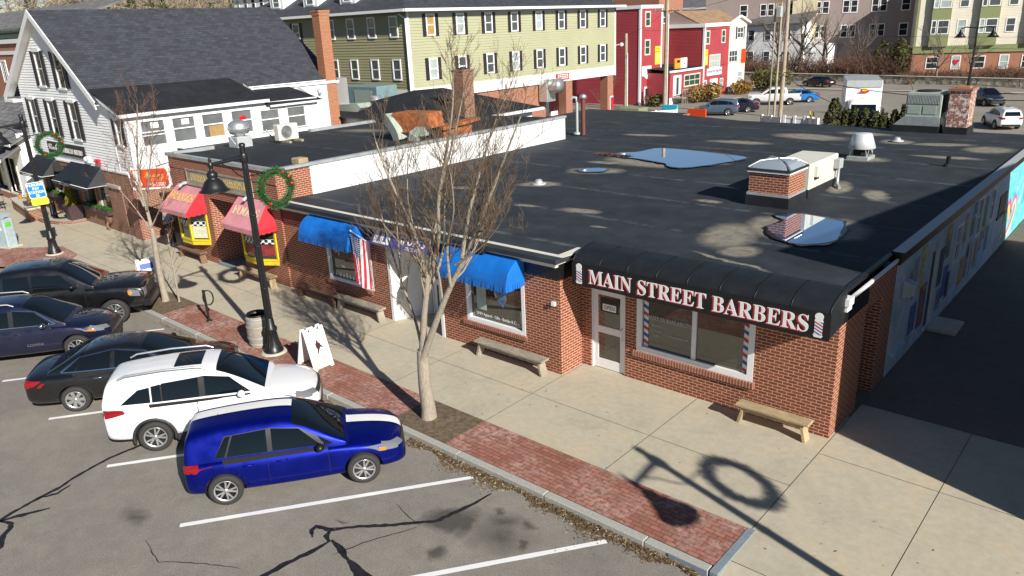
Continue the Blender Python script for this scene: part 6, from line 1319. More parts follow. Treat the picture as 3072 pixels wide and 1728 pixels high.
# benches
def bench(x0, x1, y, lab, m='wood_grey'):
    t = thing('bench', lab, 'bench', ((x0+x1)/2, y, 0), 0, 'plain plank benches along the shopfronts'); b = MB(); b.bbox(x0, x1, y-.15, y+.15, .40, .455, .012); b.build('seat', M[m], t)
    for s, x in ((1, x0+.17), (-1, x1-.17)):
        b = MB(); Mx = Matrix.Translation((x, y, 0)) @ Matrix.Shear('XY', 4, (0, 0)); k = -s*.0
        vs = [(x-.03-s*.10, y-.13, 0), (x+.03-s*.10, y-.13, 0), (x+.03-s*.10, y+.13, 0), (x-.03-s*.10, y+.13, 0), (x-.03, y-.11, .40), (x+.03, y-.11, .40), (x+.03, y+.11, .40), (x-.03, y+.11, .40)]
        b.add(vs, [(0, 3, 2, 1), (4, 5, 6, 7), (0, 1, 5, 4), (1, 2, 6, 5), (2, 3, 7, 6), (3, 0, 4, 7)]); b.build('leg', M[m], t)
    b = MB(); b.box(x0+.2, x1-.2, y-.10, y-.06, .30, .40); b.build('rail', M[m], t); return t
bench(-1.86, -.26, -.36, 'mossy wooden plank bench under the barber sign by the building corner', 'wood_tan'); bench(-9.0, -6.62, -1.18, 'long grey plank bench under the gift shop window')
bench(-17.35, -15.25, -1.22, 'dark plank bench in the corner under the first blue awning', 'wood_dark'); bench(-15.22, -12.98, -1.20, 'grey plank bench below the flag', 'wood_grey')
bench(-25.9, -23.95, -1.24, 'short plank bench under the left yellow bay window', 'wood_dark'); bench(-21.0, -18.75, -1.35, 'plank bench under the right yellow bay window', 'wood_tan')

# ------------------------------------------------------------------ bare street trees
def branch(b, p, d, l, r, depth, r3, up=.35, mi=1):
    n = 4 if depth > 1 else 3; pts = [p]; rad = [r]; q = p.copy(); dd_ = d.copy()
    for i in range(n):
        dd_ = (dd_+Vector((r3.gauss(0, .10), r3.gauss(0, .10), up*.25+r3.gauss(0, .06)))).normalized(); q = q+dd_*(l/n); pts.append(q.copy()); rad.append(max(.0028, r*(1-(i+1)/n*.75)))
    b.tube(pts, rad, 5 if r > .018 else 3, 0 if r > .02 else mi, True, False)
    if depth > 0:
        k = r3.randint(5, 7) if depth > 1 else r3.randint(4, 6)
        for i in range(k):
            u = r3.uniform(.15, .98); j = min(int(u*n), n-1); s = pts[j].lerp(pts[j+1], u*n-j); ax = (pts[j+1]-pts[j]).normalized()
            side = ax.cross(Vector((r3.gauss(0, 1), r3.gauss(0, 1), r3.gauss(0, 1)))).normalized(); nd = (ax*r3.uniform(.55, 1.0)+side*r3.uniform(.35, .75)+Vector((0, 0, up*.5))).normalized()
            branch(b, s, nd, l*r3.uniform(.28, .55), max(.0034, r*.42*(1-u*.4)), depth-1, r3, up, mi)
def stem_points(pl, y0, dy, r3):
    n = len(pl); return [Vector((x, y0+dy*(i/(n-1))**1.2+r3.gauss(0, .02), z)) for i, (x, z) in enumerate(pl)]
def resample(P, k=3):
    F = []
    for i in range(len(P)-1):
        p0, p1, p2, p3 = P[max(i-1, 0)], P[i], P[i+1], P[min(i+2, len(P)-1)]
        for s in range(k):
            t0 = s/k; F.append(.5*((2*p1)+(p2-p0)*t0+(2*p0-5*p1+4*p2-p3)*t0*t0+(3*p1-p0-3*p2+p3)*t0**3))
    return F+[P[-1]]
def street_tree(lab, base, trunk, stems, seed, tm, crown_scale=1.0, tr=(.21, .13)):
    t = thing('street_tree', lab, 'tree', base, 0, 'bare street trees'); r3 = random.Random(seed); b = MB()
    P = resample([Vector(p) for p in trunk], 6); k = len(P); b.tube(P, [tr[0]*1.25 if i == 0 else tr[0]+(tr[1]-tr[0])*(i/(k-1))**.6 for i in range(k)], 14); b.build('trunk', M['bark'], t)
    bl = MB(); bt = MB()
    for pl, dy, r0, r1, nb in stems:
        P = resample(stem_points(pl, base[1], dy, r3), 4); k = len(P); bl.tube(P, [r0+(r1-r0)*(i/(k-1))**.8 for i in range(k)], 8)
        for i in range(nb):
            u = .18+.82*((i+r3.random())/nb); j = min(int(u*(k-1)), k-2); s = P[j].lerp(P[j+1], u*(k-1)-j); ax = (P[j+1]-P[j]).normalized(); a = r3.uniform(0, 6.283); o = ax.orthogonal().normalized(); side = o*math.cos(a)+ax.cross(o)*math.sin(a)
            nd = (ax*r3.uniform(.7, 1.1)+side*r3.uniform(.4, .8)).normalized(); branch(bt, s, nd, (1.9-1.0*u)*crown_scale*r3.uniform(.6, 1.1), max(.008, (r0+(r1-r0)*u)*.40), 2, r3, .4)
        branch(bt, P[-1], (P[-1]-P[-2]).normalized(), .7*crown_scale, r1, 2, r3)
    bl.build('limbs', M['bark'], t); bt.build('twigs', [M['bark'], M[tm]], t); return t
ST = [([(-7.43, 1.55), (-7.21, 2.61), (-7.01, 3.46), (-7.03, 3.99), (-7.24, 4.64), (-7.68, 5.6), (-8.0, 6.3)], -.3, .088, .012, 16),
      ([(-7.03, 3.9), (-6.75, 4.71), (-6.65, 5.46), (-6.34, 6.42), (-6.12, 7.3)], .5, .05, .010, 13), ([(-7.02, 3.4), (-6.55, 4.4), (-6.35, 5.25), (-5.93, 6.22), (-5.58, 7.12), (-5.38, 7.8)], -.5, .055, .010, 14),
      ([(-7.40, 1.5), (-6.86, 2.59), (-6.42, 3.4), (-5.95, 4.16), (-5.51, 4.88), (-5.14, 5.61), (-4.75, 6.37), (-4.5, 6.9)], .2, .085, .011, 16), ([(-5.98, 4.1), (-5.82, 4.99), (-5.59, 5.79), (-5.37, 6.62), (-5.1, 7.3)], .6, .048, .010, 13),
      ([(-6.2, 3.9), (-5.4, 4.4), (-4.7, 5.0)], -.2, .03, .008, 7), ([(-7.42, 1.6), (-7.71, 2.4), (-8.08, 3.17), (-8.55, 4.1), (-8.9, 4.8)], .3, .04, .009, 13), ([(-8.0, 3.0), (-8.25, 4.3), (-8.5, 5.3)], .5, .03, .008, 10), ([(-7.2, 2.7), (-7.5, 3.8), (-8.0, 4.9), (-8.2, 5.8)], .7, .04, .008, 12), ([(-7.1, 3.1), (-6.8, 4.0), (-6.9, 5.2), (-6.8, 6.5)], .9, .04, .008, 12), ([(-6.4, 3.4), (-6.2, 4.3), (-5.6, 5.2), (-5.3, 6.0)], -.8, .04, .008, 11)]
street_tree('tall bare multi-stemmed street tree in front of the sports shop', (-7.41, -4.48, 0), [(-7.41, -4.48, -.05), (-7.42, -4.47, .25), (-7.43, -4.5, .92), (-7.43, -4.48, 1.7)], ST, 5, 'twig')
ST2 = [([(-20.76, 2.3), (-21.0, 3.15), (-21.16, 3.8), (-20.96, 4.87), (-20.5, 6.0), (-20.25, 6.6)], .1, .07, .009, 14), ([(-20.95, 3.3), (-21.7, 4.3), (-22.2, 5.2), (-22.2, 6.2)], .3, .04, .007, 12), ([(-20.85, 3.2), (-20.1, 4.2), (-19.2, 5.5), (-18.6, 6.4)], -.2, .04, .007, 12), ([(-20.8, 2.6), (-20.2, 3.4), (-20.0, 4.4)], .5, .03, .006, 8), ([(-20.8, 2.5), (-21.6, 3.3), (-22.0, 4.0)], -.4, .03, .006, 8)]
street_tree('smaller bare street tree beside the black pickup truck', (-20.8, -4.33, 0), [(-20.8, -4.33, -.05), (-20.85, -4.33, 1.1), (-20.76, -4.33, 2.4)], ST2, 8, 'twig_red', .8, (.13, .08))
t = thing('sapling', 'thin bare sapling beside the smaller street tree', 'tree', (-20.3, -4.1, 0), 0); b = MB(); b.tube([(-20.3, -4.1, 0), (-20.25, -4.1, 1.2), (-20.3, -4.05, 2.4)], [.04, .03, .015], 7); b.build('trunk', M['bark'], t); b = MB(); r3 = random.Random(3)
for k in range(9): branch(b, Vector((-20.27, -4.1, 1.0+.15*k)), Vector((r3.gauss(0, .6), r3.gauss(0, .6), .9)).normalized(), .7, .012, 1, r3)
b.build('twigs', [M['bark'], M['twig_red']], t)

# ------------------------------------------------------------------ the person by the food shop
def skinned(name, verts, edges, radii, m, parent, root=0, sub=2):
    me = bpy.data.meshes.new(name); me.from_pydata(verts, edges, []); o = bpy.data.objects.new(name, me); C.objects.link(o); md = o.modifiers.new('skin', 'SKIN'); md.use_smooth_shade = True
    for i, r in enumerate(radii): me.skin_vertices[0].data[i].radius = r if isinstance(r, tuple) else (r, r)
    me.skin_vertices[0].data[root].use_root = True
    s = o.modifiers.new('sub', 'SUBSURF'); s.levels = sub; s.render_levels = sub; dg = bpy.context.evaluated_depsgraph_get(); m2 = bpy.data.meshes.new_from_object(o.evaluated_get(dg)); m2.name = name; bpy.data.objects.remove(o)
    m2.materials.clear(); m2.materials.append(m)
    for p in m2.polygons: p.use_smooth = True
    o = bpy.data.objects.new(name, m2); C.objects.link(o); o.parent = parent; return o
pr_ = thing('person', 'person in grey hoodie and black trousers standing with folded hands by the shop corner', 'person', (-27.9, -.66, 0), R(20))
# continuous body (skin), facing -Y locally
J = {'pel': (0, 0, .96), 'sp': (0, .01, 1.16), 'ch': (0, .0, 1.36), 'nk': (0, .01, 1.50), 'hd': (0, -.01, 1.60), 'tp': (0, 0, 1.73)}
for s, k in ((-1, 'l'), (1, 'r')): J.update({k+'hip': (.10*s, 0, .92), k+'kn': (.12*s, -.02, .50), k+'an': (.13*s, .02, .09), k+'toe': (.15*s, -.13, .04), k+'sh': (.19*s, .01, 1.42), k+'el': (.28*s, .04, 1.14), k+'wr': (.09*s, -.20, 1.06), k+'pm': (.03*s, -.25, 1.05)})
ks = list(J); E_ = [('pel', 'sp'), ('sp', 'ch'), ('ch', 'nk'), ('nk', 'hd'), ('hd', 'tp')]
for k in 'lr': E_ += [('pel', k+'hip'), (k+'hip', k+'kn'), (k+'kn', k+'an'), (k+'an', k+'toe'), ('ch', k+'sh'), (k+'sh', k+'el'), (k+'el', k+'wr'), (k+'wr', k+'pm')]
RD = {'pel': (.14, .10), 'sp': (.13, .10), 'ch': (.15, .11), 'nk': .055, 'hd': (.075, .09), 'tp': (.06, .07), 'hip': .085, 'kn': .058, 'an': .04, 'toe': .035, 'sh': .06, 'el': .042, 'wr': .028, 'pm': (.038, .02)}
skinned('body', [J[k] for k in ks], [(ks.index(a), ks.index(c)) for a, c in E_], [RD[k] if k in RD else RD[k[1:]] for k in ks], M['skin'], pr_)
top = ['pel', 'sp', 'ch', 'lsh', 'rsh', 'lel', 'rel', 'lwr', 'rwr']; te = [('pel', 'sp'), ('sp', 'ch'), ('ch', 'lsh'), ('ch', 'rsh'), ('lsh', 'lel'), ('rsh', 'rel'), ('lel', 'lwr'), ('rel', 'rwr')]
TR = {'pel': (.18, .13), 'sp': (.175, .13), 'ch': (.175, .135), 'sh': .082, 'el': .066, 'wr': .05}
skinned('hoodie', [J[k] for k in top], [(top.index(a), top.index(c)) for a, c in te], [TR[k] if k in TR else TR[k[1:]] for k in top], M['hoodie'], pr_)
bt_ = ['pel', 'lhip', 'rhip', 'lkn', 'rkn', 'lan', 'ran']; be = [('pel', 'lhip'), ('pel', 'rhip'), ('lhip', 'lkn'), ('rhip', 'rkn'), ('lkn', 'lan'), ('rkn', 'ran')]
skinned('trousers', [J[k] for k in bt_], [(bt_.index(a), bt_.index(c)) for a, c in be], [(.16, .115), .105, .105, .08, .08, .062, .062], M['trousers'], pr_)
for s in (-1, 1):
    b = MB(); b.ball((.145*s, -.06, .05), .055, 10, 0, (1, 2.4, .95)); b.build('shoe', M['shoe'], pr_, local=True)
    F = []; FE = []; FR = []
    for f in range(4): n0 = len(F); x = .03*s+(.030-.018*f)*s; ln = (.05, .06, .056, .045)[f]; F += [(x, -.265, 1.055-.012*f), (x-.03*s, -.30, 1.05-.014*f), (x-.055*s, -.29-.1*ln, 1.03-.014*f)]; FE += [(n0, n0+1), (n0+1, n0+2)]; FR += [.0095, .009, .008]
    n0 = len(F); F += [(.05*s, -.24, 1.075), (.03*s, -.275, 1.10), (.005*s, -.29, 1.10)]; FE += [(n0, n0+1), (n0+1, n0+2)]; FR += [.011, .010, .009]
    b = MB()
    for a, c in FE: b.tube([F[a], F[c]], [FR[a], FR[c]], 6)
    b.build('fingers', M['skin'], pr_, local=True)
b = MB(); b.ball((0, -.01, 1.635), .095, 14, 0, (.85, 1.02, 1.2)); b.ball((0, -.112, 1.615), .018, 8, 0, (.8, 1, 1.4))
for s in (-1, 1): b.ball((.083*s, .0, 1.62), .024, 8, 0, (.5, .8, 1.3))
b.build('face', M['skin'], pr_, local=True); b = MB()
for s in (-1, 1): b.ball((.034*s, -.095, 1.645), .011, 8)
b.box(-.025, .025, -.106, -.098, 1.572, 1.579); b.build('eyes_and_mouth', M['black_text'], pr_, local=True)
b = MB(); b.ball((0, .012, 1.665), .103, 14, 0, (.90, 1.0, 1.08)); b.build('hair', M['hair'], pr_, local=True); b = MB(); b.ball((0, .09, 1.47), .10, 10, 0, (1.2, .7, .7)); b.build('hood', M['hoodie'], pr_, local=True)
# ------------------------------------------------------------------ vehicles
def ev_mesh(o):
    dg = bpy.context.evaluated_depsgraph_get(); me = bpy.data.meshes.new_from_object(o.evaluated_get(dg)); old = o.data
    o.modifiers.clear(); o.data = me; return me
def loft(rows, name, mats, sub=2):
    """rows: list of half profiles [(x,y,z)...]; mirrored in y, capped"""
    k = len(rows[0]); vs = []; fs = []
    for row in rows:
        vs += [(x, y, z) for x, y, z in row] + [(x, -y, z) for x, y, z in row[-2:0:-1]]
    n = 2*k-2
    for i in range(len(rows)-1):
        for j in range(n): fs.append((i*n+j, (i+1)*n+j, (i+1)*n+(j+1) % n, i*n+(j+1) % n))
    for base, rev in ((0, False), ((len(rows)-1)*n, True)):
        for a in range(k-1):
            i0, i1, i2, i3 = a, a+1, (n-a-1) % n, (n-a) % n
            f = [base+i0, base+i1, base+i2, base+i3]; f = list(dict.fromkeys(f))
            if len(f) > 2: fs.append(tuple(reversed(f)) if rev else tuple(f))
    me = bpy.data.meshes.new(name); me.from_pydata(vs, [], fs); me.validate()
    bm = bmesh.new(); bm.from_mesh(me); bmesh.ops.recalc_face_normals(bm, faces=bm.faces); bm.to_mesh(me); bm.free()
    for m in mats: me.materials.append(m)
    for p in me.polygons: p.use_smooth = True
    o = bpy.data.objects.new(name, me); C.objects.link(o)
    s = o.modifiers.new('s', 'SUBSURF'); s.levels = sub; s.render_levels = sub; return o
def make_wheel(r, wd, spokes, parent, style='split', dark=False):
    b = MB(); Mx = Matrix.Rotation(R(90), 4, 'X'); h = wd/2
    b.lathe([(r*.66, -h), (r*.93, -h), (r, -h*.72), (r, h*.72), (r*.93, h), (r*.66, h), (r*.64, h*.6), (r*.64, -h*.6), (r*.66, -h)], (0, 0, 0), 32, M=Mx); wh = b.build('wheel', M['rubber'], parent, local=True)
    b = MB(); b.lathe([(r*.62, h*.80), (r*.69, h*1.02), (r*.665, h*1.04), (r*.60, h*.85)], (0, 0, 0), 32, M=Mx, cap=False); b.lathe([(r*.15, h*.9), (r*.13, h*1.0), (.001, h*1.02)], (0, 0, 0), 16, M=Mx)
    for i in range(spokes):
        a = 2*math.pi*i/spokes
        for da in ((-.17, .17) if style == 'split' else (0,)):
            w0, w1 = (r*.055, r*.05) if style == 'split' else (r*.10, r*.14)
            a0, a1 = a+da*.55, a+da*(1.35 if style == 'split' else 1); p0 = Vector((r*.12*math.cos(a0), 0, r*.12*math.sin(a0))); p1 = Vector((r*.645*math.cos(a1), 0, r*.645*math.sin(a1))); s = (p1-p0).cross(Vector((0, 1, 0))).normalized(); y0, y1 = -h*.95, -h*.88
            b.prism([p0-s*w0+Vector((0, y0, 0)), p0+s*w0+Vector((0, y0, 0)), p1+s*w1+Vector((0, y1, 0)), p1-s*w1+Vector((0, y1, 0))], (0, .02, 0))
    b.build('rim', M['rim'], wh, local=True); b = MB(); b.lathe([(.001, h*.62), (r*.64, h*.62)], (0, 0, 0), 24, M=Mx); b.build('brake_backing', M['rim_dark'], wh, local=True); return wh
def decal(bvh, quad, d, nu, nv, off, name, m, parent, pad=0.0, th=0.0):
    q = [Vector(p) for p in quad]; d = Vector(d).normalized(); G = {}
    b = MB()
    for i in range(nu+1):
        for j in range(nv+1):
            u, v = i/nu, j/nv; p = (q[0]*(1-u)+q[1]*u)*(1-v)+(q[3]*(1-u)+q[2]*u)*v; h, nrm, _, _ = bvh.ray_cast(p-d*3, d)
            if h is None: continue
            if nrm.dot(d) > 0: nrm = -nrm
            G[i, j] = len(b.v); b.v.append(tuple(h+nrm*off))
    for i in range(nu):
        for j in range(nv):
            ks = [(i, j), (i+1, j), (i+1, j+1), (i, j+1)]
            if all(k in G for k in ks):
                vs = [Vector(b.v[G[k]]) for k in ks]
                if max((vs[a]-vs[(a+1) % 4]).length for a in range(4)) > .45: continue
                f = [G[k] for k in ks]; n = (vs[1]-vs[0]).cross(vs[2]-vs[0])
                if n.dot(d) > 0: f.reverse()
                b.f.append(f); b.m.append(0); b.s.append(True)
    if not b.f: return None
    return b.build(name, m, parent, local=True)

def car(lab, P, rear, paint, ang=54.28, z=-.13, group='cars parked along the kerb', cat='car', name='parked_car', detail=True):
    """P: dict of the shape. local x forward from the rear axle, y left"""
    if 'sh' in P:
        sh = P['sh']; fx = lambda x: x+sh*max(0, min(1, (x-.5)/.7)); Q = lambda l: [[(fx(a), c) for a, c in q] for q in l]
        P = dict(P, cab=[(fx(a), c, d) for a, c, d in P['cab']], side=Q(P['side']), top_glass=[(n_, [(fx(a), c) for a, c in q]) for n_, q in P['top_glass']], surround=Q(P.get('surround', ())), mirror=(P['mirror'][0]+sh, P['mirror'][1]))
        if 'trim' in P: P['trim'] = (P['trim'][0], Q(P['trim'][1]))
    t = thing(name, lab, cat, (rear[0], rear[1], z), R(ang), group); pm = M[paint]; r = P['r']; wb = P['wb']; hwm = P['hw']
    rows = []
    for x, k, zb, zs, zt in P['body']:
        hw = hwm*k; rows.append([(x, 0, zb), (x, hw*.80, zb), (x, hw*.965, zb+.07), (x, hw, zb+(zs-zb)*.45), (x, hw*.985, zs-.09), (x, hw*.94, zs-.01), (x, hw*.60, zs+(zt-zs)*.72), (x, 0, zt)])
    body = loft(rows, 'body', [pm, M['well']], 2); ev_mesh(body)
    cm = MB(); rc = r+P.get('gap', .055); Mx = Matrix.Rotation(R(90), 4, 'X')
    for xx in (0, wb):
        for s in (-1, 1): cm.lathe([(rc, -.21), (rc, .21)], (xx, s*(hwm-.06), r), 32, 1, False, Mx)
    cut = cm.build('cutter', [pm, M['well']]); bmd = body.modifiers.new('b', 'BOOLEAN'); bmd.object = cut; bmd.operation = 'DIFFERENCE'; bmd.solver = 'EXACT'; ev_mesh(body); bpy.data.objects.remove(cut)
    body.data.set_sharp_from_angle(angle=R(40)); body.parent = t
    rows = []; zbel = P['belt']
    for x, zr, wk in P['cab']:
        zb = zbel(x)-.04; f = max(0, min(1, (zr-zb)/(P['H']-zb))); hb = hwm*P.get('cb', .90)*wk; hr = hwm*P.get('cr', .66)*wk; ht = hb+(hr-hb)*f
        rows.append([(x, 0, zb-.05), (x, hb, zb-.05), (x, hb, zb), (x, hb+(ht-hb)*.5, zb+(zr-zb)*.5), (x, ht+.01, zr-.085*f), (x, ht-.09, zr-.012*f), (x, ht*.5, zr+.012*f), (x, 0, zr+.02*f)])
    cab = loft(rows, 'cabin', [pm], 2); ev_mesh(cab); cab.parent = t
    bms = bmesh.new(); bms.from_mesh(body.data); bms.from_mesh(cab.data); bvh = BVHTree.FromBMesh(bms); bc = bmesh.new(); bc.from_mesh(cab.data); bvc = BVHTree.FromBMesh(bc)
    # wheels
    w0 = make_wheel(r, P.get('tw', .22), P.get('spokes', 5), t, P.get('style', 'split'))
    yw = hwm-P.get('tw', .22)/2+.005
    w0.location = (0, -yw, r)
    for (xx, s) in ((wb, -1), (0, 1), (wb, 1)): c = copy_tree(w0, t); c.location = (xx, s*yw, r); c.rotation_euler = (0, 0, 0 if s < 0 else math.pi)
    G = M['glass_car']
    # glass
    for nm, q in P['top_glass']: decal(bvc, [(a, c, 0) for a, c in q], (0, 0, -1), 14, 12, .008, nm, G, t)
    for q in P.get('rear_glass', ()): decal(bvh, [(-3, y, zz) for y, zz in q], (1, 0, -.0), 12, 8, .008, 'rear_window', G, t)
    for s in (-1, 1):
        for q in P['side']: decal(bvc, [(a, s*2, c) for a, c in q], (0, -s, 0), 12, 5, .007, 'side_window', G, t)
        for q in P.get('surround', ()): decal(bvc, [(a, s*2, c) for a, c in q], (0, -s, 0), 14, 5, .0035, 'window_surround', M['black_panel'], t)
        if 'trim' in P:
            for q in P['trim'][1]: decal(bvc, [(a, s*2, c) for a, c in q], (0, -s, 0), 16, 1, .012, 'window_trim', M[P['trim'][0]], t)
        for q in P['doors']:
            if detail: mx_, mz_ = sum(a for a, c in q)/4, sum(c for a, c in q)/4; decal(bvh, [(a+(.011 if a > mx_ else -.011), s*2, c+(.011 if c > mz_ else -.011)) for a, c in q], (0, -s, 0), 12, 8, .003, 'door_gap', M['well'], t)
            d = decal(bvh, [(a, s*2, c) for a, c in q], (0, -s, 0), 12, 8, .0065, 'door', pm, t)
            if d is not None and detail:
                hx = q[0][0]+.16 if True else 0; hz = P['hz']; h, nrm, _, _ = bvh.ray_cast(Vector((hx+.1, s*2, hz)), Vector((0, -s, 0)))
                if h is not None:
                    b = MB(); b.tube([(hx, h.y, hz), (hx+.02, h.y+s*.03, hz+.003), (hx+.18, h.y+s*.03, hz+.006), (hx+.2, h.y, hz+.006)], .014, 6); b.build('door_handle', M[P.get('handle', paint)], d, local=True)
        for nm, m_, q in P['lamps']:
            if nm[0] == 'T': decal(bvh, [(a, s*y, 0) for a, y in q], (0, 0, -1), 8, 6, .008, nm[1:], M[m_], t)
            elif nm[0] == 'S': decal(bvh, [(a, s*2, c) for a, c in q], (0, -s, 0), 8, 5, .008, nm[1:], M[m_], t)
            else: decal(bvh, [(5 if nm[0] == 'F' else -3, s*y, c) for y, c in q], (-1 if nm[0] == 'F' else 1, 0, 0), 6, 5, .008, nm[1:], M[m_], t)
        mx, mz = P['mirror']; b = MB(); Mm = Matrix.Translation((mx, s*(hwm*.95+.10), mz)); b.ball((0, 0, 0), .11, 12, 0, (.75, 1.0, .72)); b.v = [tuple(Mm @ Vector(v)) for v in b.v]; b.tube([(mx+.02, s*(hwm*.95+.04), mz-.03), (mx+.06, s*hwm*.85, mz-.07)], .03, 6); b.build('wing_mirror', M[P.get('mirm', paint)], t, local=True)
    for nm, m_, q in P.get('end', ()):
        if nm[0] == 'T': decal(bvh, [(a, y, 0) for a, y in q], (0, 0, -1), 14, 8, .008, nm[1:], M[m_], t)
        else: decal(bvh, [(5 if nm[0] == 'F' else -3, y, c) for y, c in q], (-1 if nm[0] == 'F' else 1, 0, 0), 14, 5, .009, nm[1:], M[m_], t)
    if P.get('flare'):
        for xx in (0, wb):
            for s in (-1, 1):
                b = MB(); b.tube([(xx+(rc+.015)*math.cos(R(-12+204*i/20)), s*(hwm-.012), r+(rc+.015)*math.sin(R(-12+204*i/20))) for i in range(21)], .035, 6); b.build('wheel_arch_trim', M['plastic'], t, local=True)
        for s in (-1, 1): b = MB(); b.bbox(r+.08, wb-r-.08, s*(hwm-.07)-.06, s*(hwm-.07)+.06, .20, .36, .02); b.build('sill_trim', M['plastic'], t, local=True)
    if P.get('rails'):
        x0, x1, y_, z_ = P['rails']
        for s in (-1, 1): b = MB(); b.tube([(x0, s*y_, z_-.07), (x0+.15, s*y_, z_), ((x0+x1)/2, s*y_, z_+.035), (x1-.15, s*y_, z_+.01), (x1, s*y_, z_-.06)], [.02, .024, .024, .024, .02], 6); b.build('roof_rail', M[P.get('railm', 'steel')], t, local=True)
    bms.free(); bc.free()
    t['_bvh'] = 0; del t['_bvh']; return t, bvh
HATCH = dict(sh=.13, r=.325, wb=2.63, hw=.90, H=1.47, hz=.80, tw=.225, spokes=5,
    body=[(-.74, .80, .34, .80, .84), (-.70, .90, .24, .90, .93), (-.50, .975, .22, .93, .96), (-.2, 1, .22, .94, .97), (.5, 1, .2, .93, .96), (1.4, 1, .19, .91, .94), (2.05, .99, .2, .90, .96), (2.5, .98, .21, .86, .94), (3.0, .955, .22, .80, .88), (3.30, .88, .22, .72, .80), (3.44, .77, .23, .62, .72), (3.51, .62, .27, .52, .60)],
    belt=lambda x: .93-.02*max(0, x-.5), cab=[(-.70, .95, .86), (-.69, 1.02, .90), (-.66, 1.25, .95), (-.62, 1.40, .97), (-.52, 1.455, .98), (.2, 1.51, 1), (.9, 1.52, 1), (1.25, 1.48, 1), (1.55, 1.34, 1), (1.95, 1.10, .99), (2.22, .95, .96), (2.30, .90, .92)], cr=.65, cb=.905,
    top_glass=[('windscreen', [(1.22, -.57), (1.22, .57), (2.17, .70), (2.17, -.70)])], rear_glass=[[(-.58, 1.02), (.58, 1.02), (.50, 1.33), (-.50, 1.33)]],
    side=[[(-.12, .985), (.06, .985), (.20, 1.34), (.10, 1.33)], [(.10, .985), (.80, .975), (.80, 1.375), (.24, 1.345)], [(.88, .975), (1.74, .95), (1.34, 1.30), (.88, 1.375)], [(1.79, .95), (1.98, .945), (1.74, 1.09), (1.68, 1.13)]],
    doors=[[(.22, .36), (.84, .30), (.84, .93), (.02, .94)], [(.85, .30), (1.98, .30), (1.98, .91), (.85, .93)]],
    lamps=[('Fheadlight', 'lamp_clear', [(.50, .62), (.84, .66), (.84, .78), (.50, .72)]), ('Sheadlight', 'lamp_clear', [(3.02, .66), (3.34, .62), (3.34, .72), (3.02, .79)]), ('Sindicator', 'lamp_amber', [(2.97, .655), (3.10, .645), (3.10, .70), (2.97, .73)]), ('Rtaillight', 'lamp_red', [(.52, .74), (.86, .76), (.86, .90), (.52, .92)]), ('Staillight', 'lamp_red', [(-.72, .76), (-.42, .80), (-.42, .91), (-.72, .92)])],
    mirror=(1.72, .99), mirm='black_panel', surround=[[(-.13, .98), (.86, .97), (.86, 1.39), (.09, 1.35)], [(.86, .97), (1.99, .944), (1.34, 1.315), (.86, 1.39)]], end=[('Fgrille', 'plastic', [(-.48, .60), (.48, .60), (.48, .68), (-.48, .68)]), ('Fair_intake', 'plastic', [(-.62, .30), (.62, .30), (.58, .46), (-.58, .46)]), ('Rnumber_plate', 'white_sign', [(-.25, .62), (.25, .62), (.25, .74), (-.25, .74)])])
golf, bv = car('dark blue hatchback with a white racing stripe over roof and bonnet', HATCH, (-8.90, -8.55), 'p_blue')
for y0, y1, m_, off in ((.02, .34, 'white_sign', .010), (-.005, .005, 'black_panel', .0105), (.355, .362, 'black_panel', .0105)):
    for x0, x1 in ((-.62, 1.33), (2.36, 3.46)): decal(bv, [(x0, y0, 0), (x1, y0, 0), (x1, y1, 0), (x0, y1, 0)], (0, 0, -1), 30, 3, off, 'racing_stripe' if off == .010 else 'pinstripe', M[m_], golf)
b = MB(); b.prism([(-.10, -.02, 1.455), (.06, -.02, 1.455), (-.08, -.02, 1.53)], (0, .035, 0)); b.build('aerial_fin', M['black_panel'], golf, local=True)
